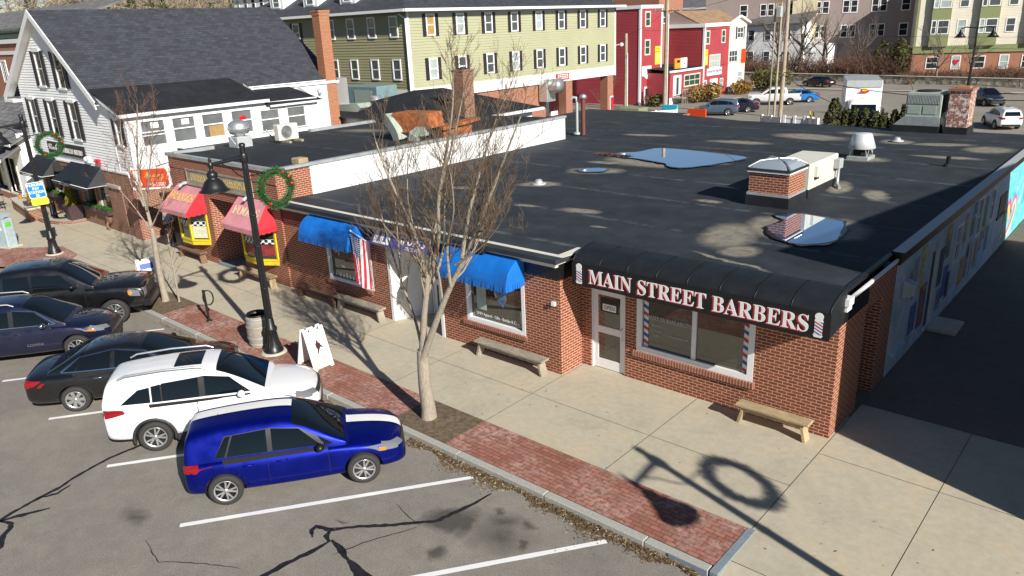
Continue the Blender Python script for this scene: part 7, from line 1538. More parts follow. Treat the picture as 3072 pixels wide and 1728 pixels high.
SUV = dict(sh=.18, r=.355, wb=2.66, hw=.92, H=1.67, hz=.93, tw=.235, spokes=5, gap=.06,
    body=[(-1.02, .78, .42, .98, 1.02), (-.98, .90, .30, 1.06, 1.09), (-.70, .975, .28, 1.09, 1.12), (-.2, 1, .27, 1.10, 1.13), (.5, 1, .26, 1.08, 1.11), (1.4, 1, .25, 1.06, 1.09), (2.1, .99, .26, 1.05, 1.11), (2.55, .985, .27, 1.01, 1.09), (3.05, .96, .28, .95, 1.03), (3.36, .87, .30, .84, .93), (3.52, .74, .32, .70, .82), (3.58, .58, .36, .60, .68)],
    belt=lambda x: 1.09-.02*max(0, x-.3)+.04*max(0, -x), cab=[(-.99, 1.12, .88), (-.98, 1.22, .90), (-.92, 1.48, .94), (-.86, 1.62, .97), (-.70, 1.68, .98), (.2, 1.74, 1), (.9, 1.74, 1), (1.25, 1.70, 1), (1.6, 1.54, 1), (2.0, 1.27, .99), (2.28, 1.10, .96), (2.36, 1.05, .92)], cr=.68, cb=.91,
    top_glass=[('windscreen', [(1.24, -.60), (1.24, .60), (2.22, .74), (2.22, -.74)]), ('sunroof', [(.52, -.40), (.98, -.40), (.98, .40), (.52, .40)])], rear_glass=[[(-.60, 1.17), (.60, 1.17), (.52, 1.50), (-.52, 1.50)]],
    side=[[(-.60, 1.16), (.02, 1.14), (.02, 1.46), (-.22, 1.43)], [(.07, 1.14), (.24, 1.14), (.24, 1.50), (.07, 1.47)], [(.27, 1.14), (.92, 1.13), (.92, 1.55), (.27, 1.51)], [(1.02, 1.13), (1.92, 1.11), (1.50, 1.47), (1.02, 1.56)]],
    doors=[[(.28, .42), (.96, .38), (.96, 1.08), (-.02, 1.10)], [(.98, .38), (2.08, .38), (2.08, 1.06), (.98, 1.08)]],
    lamps=[('Fheadlight', 'lamp_clear', [(.48, .74), (.86, .80), (.86, .92), (.48, .84)]), ('Sheadlight', 'lamp_clear', [(3.02, .80), (3.40, .74), (3.40, .83), (3.06, .93)]), ('Sindicator', 'lamp_amber', [(2.98, .80), (3.2, .765), (3.2, .80), (3.0, .845)]), ('Rtaillight', 'lamp_red', [(.50, .90), (.90, .90), (.90, 1.06), (.50, 1.04)]), ('Staillight', 'lamp_red', [(-1.0, .88), (-.50, .99), (-.54, 1.05), (-1.0, 1.08)])],
    mirror=(1.74, 1.15), flare=True, surround=[[(.05, 1.138), (1.02, 1.128), (1.02, 1.56), (.05, 1.475)]], rails=(-.60, 1.22, .62, 1.755), end=[('Fgrille', 'plastic', [(-.50, .70), (.50, .70), (.50, .80), (-.50, .80)]), ('Fair_intake', 'plastic', [(-.66, .38), (.66, .38), (.60, .56), (-.60, .56)]), ('Rbumper_trim', 'plastic', [(-.80, .34), (.80, .34), (.80, .50), (-.80, .50)]), ('Rnumber_plate', 'white_sign', [(-.25, .80), (.25, .80), (.25, .92), (-.25, .92)])])
rav, bv = car('white SUV with sunroof and roof rails between black sedan and blue hatchback', SUV, (-12.06, -8.46), 'p_white')
for y in (-.3, 0, .3): decal(bv, [(-.45, y-.012, 0), (.45, y-.012, 0), (.45, y+.012, 0), (-.45, y+.012, 0)], (0, 0, -1), 10, 1, .006, 'roof_groove', M['white_trim'], rav)
SEDAN = dict(r=.33, wb=2.80, hw=.92, H=1.475, hz=.84, tw=.22, spokes=7, style='solid',
    body=[(-1.12, .80, .40, .82, .90), (-1.08, .90, .27, .93, 1.0), (-.80, .965, .24, .965, 1.03), (-.3, .995, .23, .97, 1.02), (.5, 1, .21, .95, .98), (1.4, 1, .2, .93, .96), (2.1, .99, .2, .91, .97), (2.6, .98, .21, .87, .95), (3.2, .95, .22, .80, .89), (3.58, .87, .22, .70, .80), (3.74, .74, .24, .60, .70), (3.80, .58, .28, .50, .58)],
    belt=lambda x: .97-.015*max(0, x), cab=[(-.62, 1.0, .86), (-.52, 1.04, .90), (-.2, 1.20, .95), (.12, 1.36, .98), (.45, 1.445, 1), (.85, 1.48, 1), (1.3, 1.475, 1), (1.65, 1.40, 1), (2.0, 1.24, .99), (2.35, 1.06, .98), (2.60, .95, .95), (2.68, .91, .92)], cr=.63, cb=.90,
    top_glass=[('windscreen', [(1.62, -.56), (1.62, .56), (2.54, .72), (2.54, -.72)]), ('rear_window', [(-.54, -.70), (-.54, .70), (.28, .54), (.28, -.54)])],
    side=[[(-.16, 1.02), (.06, 1.015), (.28, 1.30), (.20, 1.27)], [(.09, 1.015), (.88, 1.0), (.92, 1.375), (.31, 1.31)], [(.98, 1.0), (2.12, .98), (1.66, 1.27), (1.02, 1.38)]],
    trim=('chrome', [[(-.22, 1.0), (2.2, .965), (2.2, .985), (-.22, 1.02)], [(-.22, 1.01), (.22, 1.30), (.20, 1.32), (-.26, 1.02)], [(.22, 1.30), (.98, 1.395), (.98, 1.41), (.2, 1.315)], [(.98, 1.395), (1.68, 1.29), (1.70, 1.305), (.98, 1.41)], [(1.68, 1.29), (2.2, .975), (2.24, .98), (1.70, 1.305)]]),
    doors=[[(.36, .36), (.96, .31), (.96, .96), (.02, .97)], [(.97, .31), (2.16, .31), (2.16, .93), (.97, .96)]], handle='chrome',
    lamps=[('Fheadlight', 'lamp_clear', [(.46, .60), (.84, .66), (.84, .78), (.46, .70)]), ('Sheadlight', 'lamp_clear', [(3.25, .66), (3.62, .60), (3.62, .69), (3.25, .79)]), ('Rtaillight', 'lamp_red', [(.52, .72), (.88, .74), (.88, .90), (.52, .90)]), ('Staillight', 'lamp_red', [(-1.10, .74), (-.86, .78), (-.66, .90), (-1.10, .92)])],
    mirror=(2.05, 1.02), end=[('Fgrille', 'chrome', [(-.45, .55), (.45, .55), (.45, .66), (-.45, .66)]), ('Rnumber_plate', 'white_sign', [(-.25, .64), (.25, .64), (.25, .77), (-.25, .77)])])
acc, bv = car('black sedan with chrome window trim and seven-spoke wheels', SEDAN, (-15.58, -8.84), 'p_black')
JEEP = dict(SUV); JEEP.update(dict(hw=.91, rails=(-.5, 1.2, .60, 1.745), handle='p_navy', mirm='chrome', flare=False, spokes=5, top_glass=[SUV['top_glass'][0]],
    trim=('chrome', [[(-.55, 1.13), (2.0, 1.095), (2.0, 1.11), (-.55, 1.15)], [(1.0, 1.565), (1.53, 1.475), (1.55, 1.49), (1.0, 1.58)], [(1.53, 1.475), (2.0, 1.10), (2.04, 1.10), (1.55, 1.49)]])))
jp, bv = car('dark navy crossover with chrome mirrors beside the black pickup truck', JEEP, (-20.62, -9.68), 'p_navy')
h, _, _, _ = bv.ray_cast(Vector((1.62, -2, .58)), Vector((0, 1, 0))); Mx = Matrix.Translation((1.62, h.y-.012, .58)) @ Matrix.Rotation(R(90), 4, 'X'); o = text_mesh('door_lettering', 'COMPASS', .10, Mx, M['chrome'], None, .003); o.parent = jp
PICK = dict(r=.405, wb=3.68, hw=1.0, H=1.95, hz=1.12, tw=.27, spokes=6, gap=.08,
    body=[(-1.20, .93, .50, 1.25, 1.29), (-1.15, .97, .46, 1.30, 1.33), (-.4, .985, .44, 1.31, 1.34), (.5, .99, .42, 1.31, 1.34), (1.6, 1, .40, 1.28, 1.31), (2.6, 1, .40, 1.25, 1.29), (3.1, .99, .42, 1.23, 1.32), (3.7, .99, .45, 1.24, 1.36), (4.25, .985, .46, 1.21, 1.34), (4.48, .965, .46, 1.17, 1.29), (4.58, .95, .47, 1.13, 1.23), (4.62, .94, .49, 1.08, 1.18), (4.64, .90, .54, 1.0, 1.10)],
    belt=lambda x: 1.28, cab=[(.28, 1.30, .98), (.30, 1.42, .99), (.34, 1.75, .99), (.40, 1.92, 1), (.6, 1.99, 1), (1.5, 2.02, 1), (2.0, 2.01, 1), (2.25, 1.93, 1), (2.6, 1.72, 1), (2.95, 1.46, .99), (3.2, 1.32, .97), (3.26, 1.26, .94)], cr=.72, cb=.92,
    top_glass=[('windscreen', [(2.24, -.66), (2.24, .66), (3.12, .80), (3.12, -.80)])],
    side=[[(.62, 1.34), (1.36, 1.33), (1.36, 1.80), (.66, 1.80)], [(1.46, 1.33), (2.72, 1.31), (2.26, 1.74), (1.46, 1.81)]],
    doors=[[(.50, .52), (1.40, .50), (1.40, 1.28), (.50, 1.29)], [(1.42, .50), (2.92, .50), (2.92, 1.25), (1.42, 1.28)]],
    lamps=[('Fheadlight', 'lamp_clear', [(.60, .86), (.94, .88), (.94, 1.10), (.60, 1.08)]), ('Sheadlight', 'lamp_clear', [(4.20, .90), (4.52, .86), (4.50, 1.04), (4.20, 1.12)]), ('Sindicator', 'lamp_amber', [(4.17, .94), (4.27, .92), (4.27, 1.05), (4.17, 1.08)]), ('Staillight', 'lamp_red', [(-1.18, .95), (-1.02, .95), (-1.02, 1.26), (-1.18, 1.26)])],
    mirror=(2.62, 1.40), mirm='black_panel', end=[('Fgrille', 'plastic', [(-.56, .80), (.56, .80), (.56, 1.05), (-.56, 1.05)]), ('Ttruck_bed', 'plastic', [(-1.05, -.74), (.22, -.74), (.22, .74), (-1.05, .74)])])
tk, bv = car('black crew cab pickup truck, farthest of the vehicles nosed to the kerb', PICK, (-23.28, -8.58), 'p_black', cat='pickup truck', name='pickup_truck')
b = MB(); b.bbox(4.52, 4.78, -.92, .92, .50, .72, .04); b.build('front_bumper', M['black_metal'], tk, local=True)
# vehicles on the parking lot behind
def heading(a, b_): return math.degrees(math.atan2(b_[1]-a[1], b_[0]-a[0]))
G2 = 'vehicles on the parking lot behind the shops'
S2 = dict(SUV); S2.update(top_glass=[SUV['top_glass'][0]])
car('slate blue SUV parked behind the flat roof', S2, (-32.35, 61.6), 'p_slate', heading((-32, 61.05), (-34.5, 60.1)), -1.39, G2, detail=False)
car('black sedan parked just beyond the slate blue SUV', SEDAN, (-31.7, 65.0), 'p_dark', heading((-32, 61.05), (-34.5, 60.1)), -1.39, G2, detail=False)
P2 = dict(PICK); P2.update(wb=3.64, r=.39)
car('silver extended cab pickup truck parked in front of the red shops', P2, (-30.6, 73.2), 'p_silver', heading((-30.3, 72.3), (-33.3, 70.8)), -1.39, G2, 'pickup truck', 'pickup_truck', detail=False)
car('bright blue sedan behind the silver pickup truck', SEDAN, (-29.6, 76.5), 'p_bright', heading((-30.3, 72.3), (-33.3, 70.8)), -1.39, G2, detail=False)
car('dark violet crossover parked right of the whitewashed chimney', S2, (-12.6, 79.8), 'p_dark', -55, -1.39, G2, detail=False)
car('white SUV with roof rails partly hidden at the right edge of the roof', SUV, (-7.0, 60.5), 'p_white', 118, -1.39, G2, detail=False)
car('dark sedan passing on the back street behind the box truck', SEDAN, (-34.6, 95.6), 'p_black', 155, -1.37, G2, detail=False)
# white box truck
bt = thing('box_truck', 'white delivery box truck with a red and yellow emblem above its cab', 'truck', (-13.75, 44.6, .01), R(-69), G2)
b = MB(); b.bbox(-5.2, 0, -1.22, 1.22, .95, 3.65, .04); b.build('cargo_box', M['white_wall'], bt, local=True); b = MB(); b.prism([(-.02, -1.18, 3.2), (-.02, 1.18, 3.2), (-.05, 1.18, 3.67), (-.05, -1.18, 3.67)], (.10, 0, 0)); b.build('box_front_trim', M['grey_paint'], bt, local=True)
b = MB(); b.box(-5.18, -.02, -1.2, 1.2, 3.652, 3.66); b.build('box_roof', M['steel_dull'], bt, local=True)
o = loft([[(x, 0, zb), (x, 1.0*k, zb), (x, 1.05*k, zb+.3), (x, 1.05*k, zt-.5), (x, .98*k, zt-.12), (x, .6*k, zt), (x, 0, zt+.02)] for x, k, zb, zt in ((.08, .97, .5, 2.45), (.12, 1, .48, 2.5), (.9, 1, .48, 2.48), (1.35, 1, .48, 2.35), (1.62, .99, .5, 1.75), (1.75, .96, .52, 1.25), (1.78, .9, .56, 1.0))], 'cab', [M['p_white']]); ev_mesh(o); o.parent = bt
bb = bmesh.new(); bb.from_mesh(o.data); bv = BVHTree.FromBMesh(bb)
decal(bv, [(5, -.86, 1.30), (5, .86, 1.30), (5, .80, 2.10), (5, -.80, 2.10)], (-1, 0, 0), 12, 8, .012, 'windscreen', M['glass_car'], bt); decal(bv, [(5, -.72, .72), (5, .72, .72), (5, .72, .92), (5, -.72, .92)], (-1, 0, 0), 10, 3, .012, 'grille', M['plastic'], bt)
for s in (-1, 1):
    decal(bv, [(.5, s*2, 1.35), (1.45, s*2, 1.35), (1.30, s*2, 2.05), (.5, s*2, 2.1)], (0, -s, 0), 8, 6, .01, 'side_window', M['glass_car'], bt); decal(bv, [(5, s*.62, .95), (5, s*.9, .95), (5, s*.9, 1.12), (5, s*.62, 1.12)], (-1, 0, 0), 5, 3, .012, 'headlight', M['lamp_clear'], bt)
    b = MB(); b.tube([(1.5, s*1.0, 1.9), (1.7, s*1.25, 1.95), (1.7, s*1.25, 1.3), (1.55, s*1.0, 1.2)], .02, 5); b.bbox(1.62, 1.74, s*1.25-.09, s*1.25+.09, 1.35, 1.85, .02); b.build('wing_mirror', M['plastic'], bt, local=True)
w0 = make_wheel(.42, .26, 6, bt, 'solid'); w0.location = (1.0, -.92, .42)
for x, s in ((1.0, 1), (-3.6, -1), (-3.6, 1)): c = copy_tree(w0, bt); c.location = (x, s*.92, .42); c.rotation_euler = (0, 0, 0 if s < 0 else math.pi)
b = MB(); b.box(-5.0, .9, -.45, .45, .55, .95); b.build('chassis', M['plastic'], bt, local=True)
Mx = Matrix.Translation((.085, 0, 2.9)) @ Matrix.Rotation(R(90), 4, 'Z') @ Matrix.Rotation(R(90), 4, 'X')
b = MB(); b.prism([Mx @ Vector((.16*math.cos(2*math.pi*i/16)+.05, .16*math.sin(2*math.pi*i/16)+.10, 0)) for i in range(16)], (.01, 0, 0)); em = b.build('yellow_emblem', M['yellow_sign'], bt, local=True)
b = MB(); b.prism([Mx @ Vector(q) for q in ((-.36, -.12, 0), (-.30, -.02, 0), (-.12, .02, 0), (.10, .02, 0), (.30, .06, 0), (.34, .10, 0), (.34, -.06, 0), (.22, -.11, 0), (-.05, -.12, 0), (-.25, -.10, 0))], (.02, 0, 0)); b.build('red_ribbon', M['red_text'], em, local=True)
# ------------------------------------------------------------------ buildings behind
def win(p, ax, c, u0, u1, z0, z1, sg=1, shut=0, glass='glass_far', frame='white_trim', f=.10, mul=0, nm='sash_window'):
    P = lambda m, ua, ub, za, zb, d0, d1: (m.box(ua, ub, min(c+sg*d0, c+sg*d1), max(c+sg*d0, c+sg*d1), za, zb) if ax == 'y' else m.box(min(c+sg*d0, c+sg*d1), max(c+sg*d0, c+sg*d1), ua, ub, za, zb))
    b = MB(); P(b, u0+f, u1-f, z0+f, z1-f, .01, .03); wn = b.build(nm, M[glass], p); b = MB()
    P(b, u0, u0+f, z0, z1, .0, .07); P(b, u1-f, u1, z0, z1, .0, .07); P(b, u0+f, u1-f, z0, z0+f, .0, .09); P(b, u0+f, u1-f, z1-f, z1, 0, .07); zm = (z0+z1)/2; P(b, u0+f, u1-f, zm-.035, zm+.035, .0, .055)
    for i in range(mul): u = u0+(u1-u0)*(i+1)/(mul+1); P(b, u-.035, u+.035, z0+f, z1-f, .0, .05)
    b.build('window_frame', M[frame], wn)
    if shut:
        for ua in (u0-shut-.02, u1+.02): b = MB(); P(b, ua, ua+shut, z0-.03, z1+.03, .0, .06); b.build('shutter', M['shutter'], wn)
    return wn
def panel(p, ax, c, u0, u1, z0, z1, m, nm, sg=1, d=.06):
    b = MB(); lo, hi = sorted((c+sg*.005, c+sg*d)); (b.box(u0, u1, lo, hi, z0, z1) if ax == 'y' else b.box(lo, hi, u0, u1, z0, z1)); return b.build(nm, M[m] if isinstance(m, str) else m, p)
r2 = random.Random(77)
og = thing('apartment_building', 'long olive clapboard apartment block with black shutters and grey roof', 'building', (-46, 33, -1.4)); X = -35.87
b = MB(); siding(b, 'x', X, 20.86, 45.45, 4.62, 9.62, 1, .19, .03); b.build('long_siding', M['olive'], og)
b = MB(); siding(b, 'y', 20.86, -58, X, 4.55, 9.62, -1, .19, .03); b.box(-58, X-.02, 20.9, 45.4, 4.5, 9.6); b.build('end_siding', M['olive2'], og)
b = MB(); b.box(X-.04, X+.06, 20.80, 20.98, 4.0, 9.7); b.box(X-.12, X+.05, 45.33, 45.5, 3.8, 9.7); b.build('corner_board', M['white_trim'], og)
b = MB(); b.box(-58, X+.05, 20.82, 20.9, 2.6, 4.58); b.box(X-.25, X+.06, 20.9, 45.5, 3.86, 4.64); b.build('white_band', M['white_trim'], og)
b = MB(); b.box(X-.9, X-.1, 21, 35.4, -1.45, 3.86); b.box(-58, X-.5, 21.2, 26, -1.45, 3.9)
for y in (38.5, 44.7): b.box(X-.8, X-.0, y-.45, y+.45, -1.45, 3.86)
b.build('brick_base', M['brick_far'], og)
b = MB(); b.box(-58, X-6, 26, 45.4, -1.45, 4.5); b.build('dark_garage', M['dark'], og); panel(og, 'x', X-5.9, 39, 45, -1.4, 3.8, 'barn_red', 'garage_wall'); panel(og, 'x', X-.85, 35.5, 36.7, 0.6, 3.2, 'glass_far', 'garage_window'); panel(og, 'x', X-.8, 36.9, 37.8, -1.4, 1.4, 'white_trim', 'garage_door')
b = MB(); e = 9.72; q = [(-58.6, 20.2, e), (X+.65, 20.2, e), (X+.65, 46.1, e), (-58.6, 46.1, e)]; rg = [(-47, 30.0, 14.8), (-47, 36, 14.8)]; b.add(q+rg, [(0, 1, 4), (1, 2, 5, 4), (2, 3, 5), (3, 0, 4, 5)]); b.build('hip_roof', M['shingle'], og)
b = MB(); b.box(X+.55, X+.72, 20.15, 46.15, 9.62, 9.80); b.box(-58.6, X+.55, 20.12, 20.3, 9.62, 9.80); b.build('gutter', M['white_trim'], og); b = MB(); b.quad((X, 20.8, 9.60), (X+.6, 20.2, 9.62), (X+.6, 46, 9.62), (X, 46, 9.60)); b.quad((-58, 20.8, 9.6), (-58, 20.2, 9.62), (X+.6, 20.2, 9.62), (X, 20.8, 9.60)); b.box(X-.0, X+.05, 20.8, 45.5, 9.25, 9.6); b.build('soffit', M['grey_paint'], og)
for y in (22.93, 25.8, 28.76, 31.68, 34.62, 37.54, 40.5, 43.44):
    for z in (8.03, 5.14): win(og, 'x', X, y-.42, y+.42, z, z+1.42, 1, .30, 'glass_curtain' if (y < 23 and z > 6) else r2.choice(('glass_far', 'glass_blind', 'glass_far')))
for x in (-44.3, -41.95, -39.6, -37.25):
    for z in (8.0, 5.2): win(og, 'y', 20.86, x-.44, x+.44, z, z+1.42, -1, 0, r2.choice(('glass_far', 'glass_green')))
win(og, 'y', 20.86, -49.2, -48.3, 7.9, 9.3, -1, .3)
b = MB(); b.tube([(X-.3, 20.4, 9.5), (X-.05, 20.75, 9.2), (X-.05, 20.75, 4.2)], .05, 6); b.build('downpipe', M['white_trim'], og)
for x in (-52.2, -47.6, -43.0):
    b = MB(); b.prism([(x-.9, 21.6, 10.3), (x+.9, 21.6, 10.3), (x+.9, 21.6, 11.5), (x, 21.6, 12.3), (x-.9, 21.6, 11.5)], (0, 4, 0)); d_ = b.build('dormer', M['white_siding'], og); win(d_, 'y', 21.6, x-.5, x+.5, 10.55, 11.4, -1)
b = MB(); b.bbox(X, X+.9, 34.4, 35.5, 2.5, 4.2, .05); b.lathe([(.48, 0), (.55, .1), (.55, .8), (.60, .85), (.001, .9)], (X+.9, 35.0, 3.75), 20, M=Matrix.Rotation(R(90), 4, 'Y')); b.build('duct_elbow', M['steel'], og)
sg1 = panel(og, 'x', X+.06, 36.6, 38.4, 4.0, 4.52, 'red_text', 'maroon_sign'); b = MB()
for k in range(3):
    for i in range(6): b.box(X+.125, X+.13, 36.8+.25*i, 36.98+.25*i, 4.09+.14*k, 4.17+.14*k)
b.build('sign_lettering', M['white_sign'], sg1); panel(og, 'x', X, 44.6, 45.1, .6, 2.0, 'white_sign', 'notice'); panel(og, 'x', X+.06, 44.66, 45.04, .75, 1.9, 'red_text', 'notice')
b = MB(); b.tube([(X, 45.6, 6.4), (X+.5, 45.6, 6.5)], .05, 6); b.ball((X+.6, 45.6, 6.45), .18, 8); b.build('floodlight', M['white_trim'], og)
# red shop row
rs = thing('red_building', 'tall barn-red clapboard building with white corner boards', 'building', (-48, 69, -1.4)); X = -46.7
b = MB(); siding(b, 'x', X, 66.95, 71.8, -1.4, 9.75, 1, .17, .028); siding(b, 'y', 66.95, -62, X, -1.4, 9.75, -1, .17, .028); b.box(-62, X-.02, 67, 71.8, -1.4, 9.7); b.build('siding', M['barn_red'], rs)
b = MB(); b.box(X-.2, X+.06, 66.86, 67.12, -1.4, 9.8); b.build('corner_board', M['white_trim'], rs); b = MB(); b.box(X-.1, X+.06, 71.6, 71.86, -1.4, 9.8); b.build('corner_board', M['white_trim'], rs); b = MB(); b.box(-62, X+.12, 66.8, 71.9, 9.75, 10.15); b.build('cornice', M['white_trim'], rs)
win(rs, 'x', X, 67.87, 69.1, 7.66, 9.45, 1, 0, 'glass_green', 'cream_trim', .16); win(rs, 'x', X, 67.85, 69.1, 4.4, 6.25, 1, 0, 'glass_green', 'cream_trim', .16); panel(rs, 'x', X, 67.9, 69.1, -1.38, .7, 'white_trim', 'entrance_door'); panel(rs, 'x', X+.06, 68.1, 68.85, -1.38, .5, 'dark', 'doorway'); panel(rs, 'x', X, 70.2, 71.35, -1.38, .65, 'white_trim', 'side_door'); panel(rs, 'x', X+.06, 70.5, 71.1, -.5, .4, 'glass_far', 'door_glass'); panel(rs, 'x', X, 70.2, 71.1, 1.1, 1.8, 'steel_dull', 'louvre')
def banner(lab, c, y0, y1, z0, z1, m, lines=0, tm='black_text'):
    t = thing('banner', lab, 'banner', (c, (y0+y1)/2, z0)); o = panel(t, 'x', c+.03, y0, y1, z0, z1, m, 'cloth', 1, .06)
    if lines: text_mesh('lettering', 'NOW', (y1-y0)*.30, face_x(c+.095, (y0+y1)/2, z1-.30), M[tm], t, .003); text_mesh('lettering', 'RENTING', (y1-y0)*.25, face_x(c+.095, (y0+y1)/2, z1-.66), M[tm], t, .003, xs=.85)
    b = MB()
    for k in range(lines): b.box(c+.092, c+.096, y0+.12, y1-.12, z1-.95-.24*k-.07, z1-.95-.24*k)
    if lines: b.build('small_print', M['grey_text'], t)
    return t
banner('yellow rental banner on the taller red building', X, 70.25, 71.45, 3.2, 5.35, 'yellow_sign', 4); t = banner('white shield-shaped sign on the taller red building', X, 67.3, 69.4, 2.0, 3.15, 'white_sign'); b = MB(); b.prism([(X+.1, 67.6, 2.0), (X+.1, 68.35, 1.6), (X+.1, 69.1, 2.0)], (-.05, 0, 0)); b.build('sign_foot', M['white_sign'], t)
b = MB()
for k in range(6): b.box(X+.093, X+.10, 67.5+.3*k, 67.7+.3*k, 2.75, 2.98)
b.prism([(X+.095, 68.2, 2.15), (X+.095, 68.6, 2.15), (X+.095, 68.4, 2.6)], (.005, 0, 0)); b.build('emblem', M['grey_text'], t)
tw = thing('brick_tower', 'plain brown brick tower building between the red shops', 'building', (-52, 78, -1.4)); b = MB(); b.box(-56, -49, 74.9, 80.95, -1.4, 13.5); b.build('wall', M['brick_far'], tw)
for y, z in ((76.3, 7.9), (78.8, 7.9), (78.8, 4.8)): win(tw, 'x', -49, y-.5, y+.5, z, z+1.6)
po = thing('red_annex', 'single storey red annex with a dark roof and white doors', 'building', (-45, 72, -1.4)); X = -43.5
b = MB(); siding(b, 'x', X, 68.5, 76.8, -.6, 2.35, 1, .16, .025); b.box(-49, X-.02, 68.5, 76.8, -1.4, 2.3); b.build('siding', M['barn_red'], po); b = MB(); b.quad((-49, 68.3, 2.9), (X+.2, 68.3, 2.6), (X+.2, 76.75, 2.6), (-49, 76.75, 2.9)); b.build('flat_roof', M['roof_franz'], po); b = MB(); b.box(X, X+.2, 68.3, 76.8, 2.32, 2.58); b.box(X-.02, X+.05, 68.5, 76.8, -1.4, -.6); b.build('trim', M['white_trim'], po)
win(po, 'x', X, 71.9, 76.0, .4, 1.9, 1, 0, 'glass_green', 'cream_trim', .14, 2); d_ = panel(po, 'x', X, 69.3, 71.2, -.6, 1.95, 'white_trim', 'entrance_door'); panel(d_, 'x', X+.06, 70.0, 70.5, -.3, 1.7, 'glass_far', 'door_glass'); b = MB()
b.box(X, X+1.5, 69, 75.2, -.72, -.6); b.build('porch_deck', M['wood_grey'], po); b = MB()
for k in range(16): y = 69+6.2*k/15; b.box(X+1.44, X+1.5, y-.04, y+.04, -1.4, .35)
b.box(X+1.42, X+1.52, 69, 75.2, .3, .4); b.build('railing', M['wood_grey'], po)
sgn = thing('roof_sign', 'orange and white box sign standing on the red annex roof', 'sign', (-43.7, 71.4, 2.6)); b = MB(); b.bbox(-43.85, -43.6, 69.95, 71.3, 2.72, 3.9, .05); b.build('orange_half', mat('orange_sign', (.75, .30, .03), .4), sgn); b = MB(); b.bbox(-43.85, -43.6, 71.3, 72.85, 2.72, 3.9, .05); b.build('white_half', M['white_sign'], sgn); b = MB(); b.box(-43.6, -43.58, 70.3, 71.0, 3.4, 3.7); b.prism([(-43.59, 72.0, 3.3), (-43.59, 72.3, 3.3), (-43.59, 72.15, 3.05)], (.01, 0, 0)); b.build('emblem', M['black_text'], sgn); b = MB(); b.box(-43.8, -43.65, 70.3, 72.5, 2.5, 2.74); b.build('stand', M['black_metal'], sgn)
rd = thing('red_shop', 'narrow red shop with white door and blue-lettered sign board', 'building', (-45, 80, -1.4))
b = MB(); siding(b, 'x', X, 76.85, 83.7, -1.4, 7.3, 1, .17, .028); siding(b, 'y', 76.85, -52, X, -1.4, 7.3, -1, .17, .028); b.box(-52, X-.02, 76.9, 83.7, -1.4, 7.25); b.build('siding', M['barn_red'], rd); b = MB(); b.box(X-.2, X+.06, 76.78, 77.05, -1.4, 7.3); b.build('corner_board', M['white_trim'], rd); b = MB(); b.box(-52, X+.15, 76.7, 83.75, 7.3, 7.75); b.build('cornice', M['white_trim'], rd)
b = MB(); b.add([(-52, 77.2, 7.7), (-44.3, 77.2, 7.7), (-44.3, 89.2, 7.7), (-52, 89.2, 7.7), (-48, 77.2, 9.4), (-48, 89.2, 9.4)], [(1, 2, 5, 4), (3, 0, 4, 5)]); b.build('brown_roof', M['shingle_brown'], rd); b = MB(); b.add([(-52, 77.25, 7.7), (-44.3, 77.25, 7.7), (-48, 77.25, 9.35)], [(0, 1, 2)]); b.build('grey_gable', M['grey_siding'], rd)
win(rd, 'x', X, 77.1, 78.2, 5.2, 6.9, 1, 0, 'glass_green', 'cream_trim', .14); win(rd, 'x', X, 81.4, 82.5, 5.2, 6.9, 1, 0, 'glass_green', 'cream_trim', .14); win(rd, 'x', X, 78.3, 81.3, 2.25, 3.9, 1, 0, 'glass_blind', 'cream_trim', .14, 3); win(rd, 'x', X, 76.95, 77.8, -.5, .8, 1, 0, 'glass_far', 'white_trim', .1, 1); win(rd, 'x', X, 81.5, 82.4, -.5, .75, 1, 0, 'glass_far', 'white_trim', .1, 1); panel(rd, 'x', X, 78.7, 80.8, -1.39, .85, 'white_trim', 'entrance_door')
sgn = banner('white shop sign board lettered in blue on the narrow red shop', X, 77.7, 81.85, 1.3, 2.2, 'white_sign'); text_mesh('lettering', sans('University Market'), .58, face_x(X+.1, 79.78, 1.8), M['blue_text'], sgn, .004, xs=.78); banner('yellow rental banner at the corner of the narrow red shop', X, 76.95, 77.75, 2.7, 4.6, 'yellow_sign', 4)
cr = thing('cream_house', 'cream three storey house with a small gable beside the red shop', 'house', (-45, 86, -1.4)); b = MB(); b.box(-52, X, 83.72, 88.85, -1.4, 7.55); b.add([(X+.02, 83.72, 7.5), (X+.02, 88.85, 7.5), (X+.02, 86.3, 8.2)], [(0, 1, 2)]); b.build('wall', M['cream'], cr); b = MB(); b.prism([(X+.1, 83.3, 7.45), (X+.1, 86.3, 8.35), (X+.1, 89.3, 7.45), (X+.1, 89.3, 7.7), (X+.1, 86.3, 8.6), (X+.1, 83.3, 7.7)], (.3, 0, 0)); b.build('rake_board', M['white_trim'], cr)
win(cr, 'x', X, 85.9, 87.8, 5.6, 7.1, 1, .3, 'glass_far', 'white_trim', .12, 1); win(cr, 'x', X, 83.8, 86.3, 2.6, 4.15, 1, 0, 'glass_far', 'white_trim', .1, 2); win(cr, 'x', X, 86.5, 88.1, -.2, 1.3, 1, 0, 'glass_blind'); panel(cr, 'x', X, 83.9, 85.5, -1.3, 1.35, 'white_trim', 'entrance_door'); panel(cr, 'x', X, 83.9, 86.4, 1.6, 2.3, 'white_sign', 'blank_sign'); banner('red banner on the cream house', X, 87.5, 88.8, 2.35, 4.2, 'red_sign')
